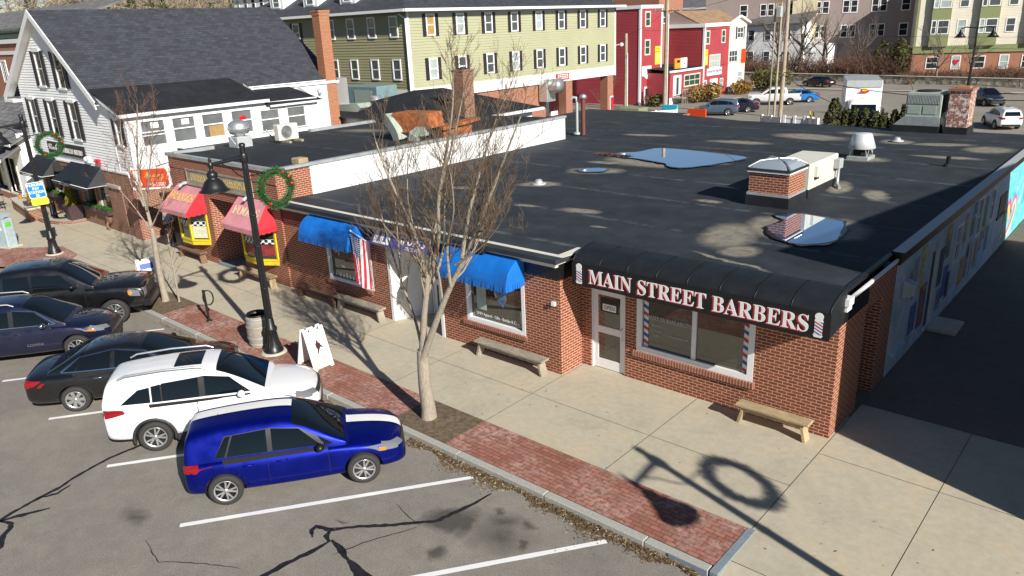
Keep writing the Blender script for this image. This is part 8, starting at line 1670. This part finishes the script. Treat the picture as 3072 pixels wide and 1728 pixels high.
# white house farther back
wh = thing('white_house', 'white house with grey roof and porches behind the utility poles', 'house', (-52, 124, -1.4)); b = MB(); b.box(-60, -48, 120, 132, -1.4, 7.0); b.box(-48, -44, 122, 130, -1.4, 3.4); b.build('wall', M['white_siding'], wh); b = MB(); b.prism([(-60.5, 119.4, 6.95), (-46.9, 119.4, 6.95), (-46.9, 126, 9.6), (-60.5, 126, 9.6)], (0, 0, -.15)); b.prism([(-60.5, 126, 9.6), (-46.9, 126, 9.6), (-46.9, 132.6, 6.95), (-60.5, 132.6, 6.95)], (0, 0, -.15)); b.build('roof', M['shingle_far'], wh)
for x in (-57, -54, -50.5): win(wh, 'y', 120, x-.6, x+.6, 4.2, 6.0, -1); win(wh, 'y', 120, x-.6, x+.6, .6, 2.4, -1)
b = MB(); b.box(-47.9, -43.8, 121, 121.2, 3.4, 3.55)
for k in range(12): b.box(-47.9+.36*k, -47.84+.36*k, 121, 121.1, 3.5, 4.5)
b.box(-47.9, -43.8, 121, 121.1, 4.45, 4.55); b.build('porch_rail', M['white_trim'], wh)
# long tan block on the rise and others
def far_block(lab, x0, x1, y0, y1, z0, z1, m, roof, rows, cols, name='far_building', ov=1.0, rise=3):
    t = thing(name, lab, 'building', ((x0+x1)/2, y0, z0)); b = MB(); b.box(x0, x1, y0, y1, z0, z1); b.build('wall', M[m], t); ym = (y0+y1)/2; b = MB(); b.prism([(x0-ov, y0-ov, z1), (x1+ov, y0-ov, z1), (x1+ov, ym, z1+rise), (x0-ov, ym, z1+rise)], (0, 0, -.3)); b.build('roof', M[roof], t); b = MB(); b.box(x0-ov, x1+ov, y0-ov-.05, y0-ov+.1, z1-.5, z1-.05); b.build('fascia', M['white_trim'], t)
    for r_ in range(rows):
        for c in range(cols): u = x0+(x1-x0)*(c+.5)/cols; z = z1-1.1-(r_+1)*2.7; win(t, 'y', y0, u-.7, u+.7, z+.4, z+2.2, -1, 0, r2.choice(('glass_far', 'dark', 'glass_blind')))
    return t
far_block('long tan apartment row with grey roof on the rise, top centre right', -96, -60, 152, 166, -1.4, 10.8, 'tan_siding', 'shingle_far', 2, 11); far_block('tan gabled house among bare trees left of the apartment block', -60, -46, 160, 172, -1.4, 9.6, 'tan_siding', 'shingle_far', 2, 5); far_block('pale grey-green building above the white house ridge', -150, -132, 74, 86, -1.4, 17.5, 'white_siding', 'shingle_far', 3, 6); far_block('brown brick building above the white house ridge', -128, -96, 74, 86, -1.4, 15.6, 'brick_far', 'shingle_far', 3, 9)
lb2 = thing('brick_building', 'red brick building with green copper gutters and white bands at the upper left', 'building', (-92, 14, -1.4)); b = MB(); b.box(-110, -72, 12, 26, -1.4, 9.9); b.build('wall', M['brick_far'], lb2); b = MB(); b.box(-110.4, -71.6, 11.6, 12, 9.85, 10.2); b.box(-110, -71.9, 11.85, 12, 9.35, 9.7); b.build('copper_gutter', mat('copper_green', (.16, .36, .24), .6), lb2); b = MB(); b.box(-110, -71.9, 11.8, 11.99, 8.85, 9.25); b.box(-110, -71.9, 11.9, 11.99, 7.8, 8.15); b.build('white_band', M['white_trim'], lb2); b = MB(); b.prism([(-110.5, 11.5, 10.2), (-71.5, 11.5, 10.2), (-71.5, 19, 12.6), (-110.5, 19, 12.6)], (0, 0, -.2)); b.build('roof', M['shingle_grey'], lb2)
for k in range(6): win(lb2, 'y', 12, -108+6*k, -106.2+6*k, 5.0, 7.3, -1, 0, 'glass_far', 'white_trim', .2, 2)
# apartment block across the river (turned towards the sun)
ap = thing('apartment_block', 'large cream apartment block with moss-green bays over a brick ground floor', 'building', (-30.5, 121, -1.4), R(18))
def A(nm, m, *bx):
    b = MB()
    for q in bx: b.box(*q)
    return b.build(nm, M[m], ap, local=True)
b = MB(); siding(b, 'y', 0, 0, 40, 4.1, 14, -1, .22, .03); b.box(0, 40, .02, 14, 4.1, 14); b.build('siding', M['cream'], ap, local=True); A('brick_floor', 'brick_far', (0, 40, .05, 14, 0, 3.4)); A('moss_band', 'moss', (-.05, 40, -.15, .04, 3.1, 4.2), (-.05, .3, -.08, .0, 4.2, 14)); A('shaded_wing', 'grey_siding', (-34, -.02, 9, 20, 1, 14)); A('cream_wing', 'tan_siding', (-19, -15, 8.2, 9, 1, 14))  # shade on the recessed wing is put into its grey colour
def apw(x0, x1, z0, z1, y=0, g=None): return win(ap, 'y', y, x0, x1, z0, z1, -1, 0, g or r2.choice(('glass_far', 'glass_blind')), 'white_trim', .14)
def fix(o):
    for ch in [o]+list(o.children): ch.data.transform(Matrix.Translation(ROOT[ap]))
for k in range(6):
    xb = 2.0+6.4*k; A('bay', 'moss', (xb, xb+2.6, -.7, 0, 4.1, 14))
    for z in (5.9, 9.7): fix(apw(xb+.9, xb+2.5, z, z+2.1, -.7)); fix(apw(xb+.05, xb+.8, z, z+2.1, -.7)); fix(apw(xb+3.6, xb+4.9, z, z+2.1))
    fix(apw(xb, xb+1.7, .7, 2.6, .05, 'dark')); fix(apw(xb+3.5, xb+4.8, .6, 2.7, .05, 'glass_blind'))
    for z in (5.6, 9.6):
        for dx in (-2.8, -6.3): fix(apw(-4.5*k+dx+.8, -4.5*k+dx+2.2, z, z+2.1, 9, 'dark'))
b = MB(); h = [(0, -.45), (.45, .1), (.42, .32), (.22, .42), (0, .25), (-.22, .42), (-.42, .32), (-.45, .1)]; b.prism([(6.15+x, -.07, 1.7+z) for x, z in h], (0, .02, 0)); b.build('paper_heart', M['red_text'], ap, local=True)
# river wall, shrubs and trees
rw = thing('stone_wall', 'long low field-stone wall along the back street', 'wall', (-27, 103, -1.4), R(-11.5)); b = MB()
for k in range(24): b.bbox(-75+5*k+.02, -70+5*k-.02, -.3, .3, -.1, .95+r2.uniform(-.06, .06), .04)
b.build('stonework', M['stone'], rw, local=True); b = MB(); b.bbox(-75, 45, -.36, .36, 1.0, 1.08, .02); b.build('coping', M['concrete_light'], rw, local=True)
def shrub(lab, x, y, z, rx, rz, n, m, seed, leaf='bush_leaf', group='shrubs around the parking lot', name='bush', s=.28):
    t = thing(name, lab, 'bush', (x, y, z), 0, group); b = MB(); r3 = random.Random(seed)
    for k in range(7): a = r3.uniform(0, 6.28); leafcloud(b, (x+rx*.5*math.cos(a), y+rx*.5*math.sin(a), z+rz*r3.uniform(.4, .65)), (rx*.55, rx*.55, rz*.42), n//7, s, r3, False, .5)
    b.build('foliage', M[leaf], t); b = MB()
    for k in range(9): a = r3.uniform(0, 6.28); b.tube([(x, y, z), (x+rx*.7*math.cos(a), y+rx*.7*math.sin(a), z+rz*.8)], [.05, .02], 4)
    b.build('stems', M['bark_dark'], t); return t
shrub('golden brown shrub in front of the red annex', -41, 72.3, -1.4, 2.3, 2.3, 1000, 0, 1, 'bush_gold'); shrub('golden shrub left of the green bush by the cream house', -41.2, 83.2, -1.4, 1.9, 1.8, 700, 0, 2, 'bush_gold'); shrub('large green rounded bush beside the cream house', -39, 88.5, -1.4, 3.0, 3.3, 1500, 0, 3); shrub('small dark bush by the red building doors', -44.5, 66.5, -1.4, 1.3, 1.4, 400, 0, 4); shrub('dark evergreen bush below the apartment corner', -31, 112, -1.4, 2.6, 5.6, 1500, 0, 5, 'arbor', s=.4)
def thicket(b, x, y, z, rx, h, n, r3):
    for i in range(n):
        a = r3.uniform(0, 6.28); q = r3.random()**.5; p = Vector((x+rx*q*math.cos(a), y+rx*.6*q*math.sin(a), z)); d = Vector((r3.gauss(0, .5), r3.gauss(0, .3), 1)).normalized(); l = h*r3.uniform(.5, 1.1); m_ = p+d*l*.5; e_ = m_+(d+Vector((r3.gauss(0, .6), r3.gauss(0, .4), .1))).normalized()*l*.5; b.tube([p, m_, e_], [.05, .035, .012], 3, 0, False, False)
        for k in range(3): f = m_.lerp(e_, r3.random()); b.tube([f, f+Vector((r3.gauss(0, .6), r3.gauss(0, .4), r3.uniform(-.1, .9)))*l*.22], [.022, .008], 3, 0, False, False)
b = MB(); r3 = random.Random(31)
for k in range(40): u = k/39; thicket(b, -62+50*u+r3.uniform(-1, 1), 113.5-7*u+r3.uniform(-2, 3), -1.4, 2.6, r3.uniform(2.5, 5.2) if u < .66 else r3.uniform(1.2, 2.4), 70, r3)
for k in range(14): thicket(b, -14+3*k, 103+r3.uniform(-1, 2), -1.4, 2.6, r3.uniform(1.2, 2.4), 55, r3)
b.build('brush', M['twig_brown'], label='tangled reddish brown leafless brush along the river bank', cat='brush', kind='stuff')
def bare_tree(lab, x, y, z, h, seed, m='twig_grey', group='bare trees across the river'):
    t = thing('bare_tree', lab, 'tree', (x, y, z), 0, group); r3 = random.Random(seed); b = MB(); P = [Vector((x+r3.gauss(0, .15)*i, y+r3.gauss(0, .15)*i, z+h*.45*i/4)) for i in range(5)]; b.tube(P, [h*.022*(1-i*.13) for i in range(5)], 7); b.build('trunk', M[m], t); b = MB()
    for i in range(11): s = P[1].lerp(P[4], r3.uniform(.15, 1)); branch(b, s, Vector((r3.gauss(0, .55), r3.gauss(0, .55), r3.uniform(.6, 1.2))).normalized(), h*r3.uniform(.3, .55), h*.009, 2, r3, .3, 0)
    b.build('crown', [M[m], M[m]], t); return t
for k, (x, y, h, l) in enumerate(((-45.0, 112, 15, 'tallest bare tree left of the shaded apartment wing'), (-41.0, 113, 13, 'bare tree in front of the shaded apartment wing'), (-50, 116, 14, 'bare tree right of the white house'), (-36.5, 113, 10, 'low bare tree before the dark windows'), (-23.5, 107, 8.5, 'bare tree standing before the heart window'), (-19.5, 107.5, 7.5, 'small bare tree behind the double lamp post'))): bare_tree(l, x, y, -1.4, h, 40+k)
for k, (x, y, h, l) in enumerate(((-21.5, 66.5, 3.4, 'young bare tree left of the grey-green air conditioner'), (-22.5, 92, 3.2, 'thin bare sapling behind the box truck'), (-10, 90, 4, 'thin bare sapling right of the double lamp post'), (-45.5, 57, 6, 'leafless tree between the poles and the red building'))): bare_tree(l, x, y, -1.4, h, 60+k, 'twig', 'young bare trees on the parking lot')
# clipped evergreens at the back of the roof
def arb(lab, x, y, w_, ztop, seed):
    z0 = gz(y); t = thing('arborvitae', lab, 'shrub', (x, y, z0), 0, 'clipped evergreens behind the flat roof'); b = MB(); leafcloud(b, (x, y, z0+.1), (w_, w_, ztop-z0), 2200, .14, random.Random(seed), True, .55); b.build('foliage', M['arbor'], t); b = MB(); b.tube([(x, y, z0), (x, y, z0+.8)], .07, 6); b.build('trunk', M['bark_dark'], t)
for k, (x, w_, zt, l) in enumerate(((-11.05, 1.0, 3.75, 'tallest clipped evergreen, left of the box truck'), (-10.35, .62, 3.15, 'narrow evergreen just right of the tallest one'), (-9.9, .62, 3.2, 'third evergreen of the row, below the truck cab'), (-9.35, .68, 3.2, 'fourth evergreen of the row, below the truck cab'), (-8.8, .8, 3.1, 'fifth evergreen of the row, broad and low'), (-8.35, .7, 3.0, 'sixth evergreen of the row'), (-7.8, .55, 3.2, 'evergreen left of the grey-green air conditioner'), (-7.35, .55, 3.5, 'evergreen touching the grey-green air conditioner'), (-5.3, .45, 2.9, 'evergreen between the air conditioner and the chimney'), (-4.2, .5, 3.0, 'evergreen showing right of the whitewashed chimney'))): arb(l, x, 31, w_, zt, 90+k)
# fences, boxes and lot clutter
def fence(lab, x0, y0, x1, y1, zt, group='white vinyl fences'):
    t = thing('fence', lab, 'fence', (x0, y0, gz(y0)), 0, group); d = Vector((x1-x0, y1-y0, 0)); l = d.length; d /= l; a = math.atan2(d.y, d.x); Mx = Matrix.Translation((x0, y0, 0)) @ Matrix.Rotation(a, 4, 'Z'); z0 = gz(y0)
    b = MB(); n = int(l/.15)
    for k in range(n): b.box(l*k/n+.004, l*(k+1)/n-.004, -.02, .02, z0+.08, zt-.06, 0, Mx)
    b.build('panel', M['white_trim'], t); b = MB()
    for u in (0, l/2, l): b.box(u-.07, u+.07, -.07, .07, z0, zt+.06, 0, Mx)
    b.box(0, l, -.05, .05, zt-.1, zt, 0, Mx); b.build('posts', M['white_trim'], t)
fence('white vinyl fence left of the tall wooden pole', -15.6, 31.5, -14.2, 31.0, 2.55); fence('white vinyl fence panel right of the tall wooden pole', -13.97, 31, -12.71, 31, 2.62); fence('slanting white fence end beside the tallest evergreen', -12.58, 31, -11.75, 30.4, 2.62); fence('white fence in front of the garage under the olive building', -33.4, 33.5, -31.0, 36.5, 1.4); fence('white fence right of the green utility boxes', -31.5, 42, -29.2, 45, 1.0)
for lab, x, y, w_, h in (('dark green utility box in front of the garage', -31.9, 39.6, .8, 1.5), ('pale green utility box beside the darker one', -30.8, 40.6, 1.0, 1.7)): box_thing('utility_box', lab, 'utility box', x-w_, x+w_, y-.7, y+.7, gz(y), gz(y)+h-.1, mat('box_green', (.10, .17, .09) if w_ < 1 else (.20, .26, .15), .5))
box_thing('stall_banner', 'bright blue banner panel lying before the red building', 'banner', -33.0, -31.4, 49, 49.2, -1.4, .9, mat('cyan_cloth', (.03, .45, .62), .5), 'cloth', .02); box_thing('stall_banner', 'red and white board low on the lot by the roof edge', 'banner', -33.6, -31.6, 55, 55.2, -1.4, -.1, M['red_sign'], 'board', .02)
for lab, x in (('yellow sloping guy guard left of the slanting fence', -12.55), ('yellow sloping guy guard at the slanting fence', -12.35)): t = thing('guy_guard', lab, 'guy guard', (x, 31.2, -.5)); b = MB(); b.tube([(x+.25, 31.2, 1.6), (x, 31.2, 2.95)], .05, 6); b.build('sleeve', M['yellow'], t)
def pole(lab, x, y, z, top, r, m='wood_pole', arms=(), pipe=True):
    t = thing('utility_pole', lab, 'utility pole', (x, y, z), 0, 'utility poles'); b = MB(); b.tube([(x, y, z), (x+.05, y, (z+top)/2), (x, y, top)], [r, r*.9, r*.75], 10); b.build('pole', M[m], t)
    if pipe: b = MB(); b.tube([(x+r+.05, y-.1, z), (x+r*.9+.05, y-.1, top*.7)], .06, 6); b.build('conduit', M['white_trim'], t)
    for az_, l in arms: b = MB(); b.box(x-l/2, x+l/2, y-.08, y+.08, az_, az_+.16); [b.tube([(x+u*l, y, az_+.16), (x+u*l, y, az_+.36)], .05, 6) for u in (-.45, -.2, .2, .45)]; b.build('cross_arm', M['wood_pole'], t)
    return t
pole('tall tan wooden pole rising at the centre right behind the roof', -20.0, 45, -1.4, 12.5, .17, 'wood_pole', (), False); pole('grey utility pole with conduit before the brick tower', -40.3, 62, -1.4, 12.8, .26, 'wood_pole', ((9.2, 3.2),)); pole('short wooden pole with white conduit before the shaded red wall', -45.5, 62, -1.4, 7.1, .24); pole('thin pale pole left of the tall tan pole', -28.2, 62, -1.4, 11, .09, 'wood_grey', (), False); pole('second pole with crossarm left of the tall tan pole', -27.6, 62, -1.4, 11.4, .12, 'wood_pole', ((9.6, 3.0),), False)
b = MB(); b.bbox(-27.95, -27.35, 61.5, 61.9, 8.2, 9.2, .1); b.build('transformer', M['grey_paint'])['category'] = 'transformer'; bpy.data.objects['transformer']['label'] = 'grey cylindrical transformer hung below the crossarm of the pole'
def wire(lab, a, c, sag, r=.018):
    b = MB(); a, c = Vector(a), Vector(c); b.tube([a.lerp(c, i/20)-Vector((0, 0, sag*4*(i/20)*(1-i/20))) for i in range(21)], r, 4); b.build('overhead_wire', M['black_panel'], None, lab, 'wire', 'overhead wires')
wire('thick wire sagging from the tall tan pole towards the air conditioner', (-20, 45, 4.2), (-2.0, 34, 3.6), .55, .03); wire('wire running from the pole top left to the tall tan pole', (-40.3, 62, 9.3), (-20, 45, 11.2), .6); wire('wire between the two pole tops on the left', (-40.3, 62, 9.4), (-45.5, 62, 6.9), .3); wire('wire running left across the red buildings', (-60, 72, 8.6), (-27.6, 62, 7.6), .9); wire('lower wire running left across the red annex', (-46.6, 70, 2.6), (-27.6, 62, 5.2), .7); wire('long wire in front of the apartment windows, upper', (-27.6, 62, 6.6), (30, 70, 6.0), .7); wire('long wire in front of the apartment windows, lower', (-27.6, 62, 5.8), (30, 70, 5.0), .8); wire('dark service wire dropping to the roof edge', (-20, 45, 4.0), (-8.0, 30, 2.7), .35, .022); wire('wire from the thin pole to the right across the lot', (-28.2, 62, 4.0), (20, 48, 2.2), .8)
dl = thing('double_lamp', 'black double-headed street lamp before the apartment block', 'street lamp', (-17.75, 98.8, -1.4)); x, y = -17.75, 98.8; b = MB(); b.tube([(x, y, -1.4), (x+.1, y, 2), (x+.1, y, 6.6)], [.2, .13, .1], 8); b.tube([(x-1.7, y, 5.75), (x-1.2, y, 5.95), (x+.1, y, 5.8), (x+1.4, y, 5.95), (x+1.9, y, 5.75)], .07, 6); b.build('pole', M['black_metal'], dl)
for s in (-1.7, 1.9): b = MB(); b.lathe([(.08, 5.75), (.15, 5.5), (.35, 5.1), (.72, 4.7), (.001, 4.75)], (x+s, y, 0), 14); b.build('lamp_shade', M['black_metal'], dl)
S3 = dict(SUV); S3.update(top_glass=[SUV['top_glass'][0]]); car('white SUV parked uphill between the poles and the tan houses', S3, (-62, 146), 'p_white', 10, 2.0, 'cars parked far up the side street', detail=False)
b = MB(); b.prism([(-72, 140, -1.4), (-50, 140, -1.4), (-50, 140, 1.98), (-72, 140, 1.98)], (0, 20, 0)); b.build('terrain', M['grass'], kind='structure')
# wooded hills closing the view
b = MB(); n = 48; pr0 = None
def hill(x, d): return 8+4*math.sin(x*.02)+max(0, (-x-60))*.10
for i in range(n): 
    xa, xb = -700+20*i, -680+20*i
    for (ya, yb, fa, fb) in ((170, 260, 0, 1), (260, 330, 1, 1.15)): b.quad((xa, ya, -1.5+hill(xa, 0)*fa), (xb, ya, -1.5+hill(xb, 0)*fa), (xb, yb, -1.5+hill(xb, 0)*fb), (xa, yb, -1.5+hill(xa, 0)*fb), 0, True)
for (xa, xb, fa, fb) in ((-150, -230, 0, 1), (-230, -320, 1, 1.1)):
    for k in range(20): y0, y1 = -120+15*k, -105+15*k; b.quad((xa, y1, -1.5+14*fa), (xa, y0, -1.5+14*fa), (xb, y0, -1.5+14*fb), (xb, y1, -1.5+14*fb), 0, True)
b.build('hill', M['ground'], kind='structure')
b = MB(); r3 = random.Random(55)
for i in range(1500):
    if i < 850: x = r3.uniform(-420, 60); d = r3.random(); y = 178+d*110; z = -2+hill(x, 0)*min(1, d*1.2)
    else: d = r3.random(); x = -152-d*120; y = r3.uniform(-60, 180); z = -2+14*min(1, d*1.3)
    h = r3.uniform(9, 15); b.tube([(x, y, z), (x+r3.gauss(0, .5), y, z+h)], [.22, .04], 3, 0, False, False)
    for k in range(16): zz = z+h*r3.uniform(.3, .95); l = h*r3.uniform(.12, .3); b.tube([(x, y, zz), (x+r3.gauss(0, 1)*l, y+r3.gauss(0, 1)*l, zz+l*r3.uniform(.3, 1))], [.10, .03], 3, r3.choice((0, 0, 1)), False, False)
    if r3.random() < .2:
        for k in range(60): a = r3.uniform(0, 6.28); q = r3.random(); rr_ = 3.2*(1-q)*r3.random()**.4; p = Vector((x+rr_*math.cos(a), y+rr_*math.sin(a), z+1+h*.95*q)); u = Vector((r3.gauss(0, 1), r3.gauss(0, 1), r3.gauss(0, .5)))*.7; b.add([p, p+u, p+Vector((0, 0, -.9))], [(0, 1, 2)], 2)
b.build('woods', [M['twig_grey'], M['wood_tan'], M['pine']], label='bare winter woods with a few pines on the far hillside', cat='woods', kind='stuff')
# building on the other side of the alley; out of frame, its shadow falls on the alley and roof
nb2 = thing('brick_building', 'brick building across the alley whose shadow falls on the flat roof', 'building', (10, 6, 0)); b = MB(); pl = [(7.0, -1.72), (20, -1.72), (20, 14.2), (9.4, 14.2)]; b.prism([(x, y, -.05) for x, y in pl], (0, 0, 7.2)); pl2 = [(7.1, -.35), (20, -.35), (20, 14.0), (9.5, 14.0)]; b.prism([(x, y, 7.15) for x, y in pl2], (0, 0, 1.55)); b.build('wall', M['brick'], nb2)
# ------------------------------------------------------------------ pieces that stand apart become parts of their own
SPLIT = {'window_sill', 'mural_painting', 'brick_base', 'corner_board', 'alley_window', 'window_frame', 'entry_glass', 'brick_band', 'soldier', 'skirt_board', 'roof_coping', 'base_trim', 'fascia', 'copper_gutter', 'white_band', 'trim', 'window_display', 'hoop', 'shop_window', 'brick_wall', 'clapboard_front', 'side_wall', 'moss_band', 'rake_board', 'brick_front', 'roof_edge', 'posts', 'bracket', 'sign_frame', 'pole_cap', 'cornice', 'gutter', 'wall', 'siding', 'roof', 'bay_window', 'elbow', 'rain_hood', 'door_frame', 'shop_door', 'door_glass', 'strut', 'arm', 'taillight', 'headlight'}
def split_apart(o, gap=.06):
    me = o.data; n = len(me.vertices); par = list(range(n))
    def find(i):
        while par[i] != i: par[i] = par[par[i]]; i = par[i]
        return i
    for p in me.polygons:
        a = find(p.vertices[0])
        for v in p.vertices[1:]: par[find(v)] = a
    comp = {}
    for i in range(n): comp.setdefault(find(i), []).append(i)
    if not 1 < len(comp) < 400: return
    bx = []
    for k, ids in comp.items():
        cs = [me.vertices[i].co for i in ids]; bx.append([k, [min(c[a] for c in cs)-gap/2 for a in range(3)], [max(c[a] for c in cs)+gap/2 for a in range(3)]])
    g = list(range(len(bx)))
    def fg(i):
        while g[i] != i: i = g[i]
        return i
    for i in range(len(bx)):
        for j in range(i):
            if all(bx[i][1][a] <= bx[j][2][a] and bx[j][1][a] <= bx[i][2][a] for a in range(3)): g[fg(i)] = fg(j)
    cl = {bx[i][0]: fg(i) for i in range(len(bx))}; ks = sorted(set(cl.values()))
    if len(ks) < 2 or len(ks) > 60: return
    for q in ks:
        fs = [p for p in me.polygons if cl[find(p.vertices[0])] == q]; b = MB(); mp = {}
        for p in fs:
            f = []
            for v in p.vertices:
                if v not in mp: mp[v] = len(b.v); b.v.append(tuple(me.vertices[v].co))
                f.append(mp[v])
            b.f.append(f); b.m.append(p.material_index); b.s.append(p.use_smooth)
        w = b.build(o.name.split('.')[0], list(me.materials), o.parent, local=True); w.matrix_basis = o.matrix_basis.copy()
        if q == ks[0]:
            for ch in list(o.children): ch.parent = w
    bpy.data.objects.remove(o)
for o in [o for o in scene.objects if o.type == 'MESH' and o.parent is not None and o.data.users == 1 and o.name.split('.')[0] in SPLIT]: split_apart(o)
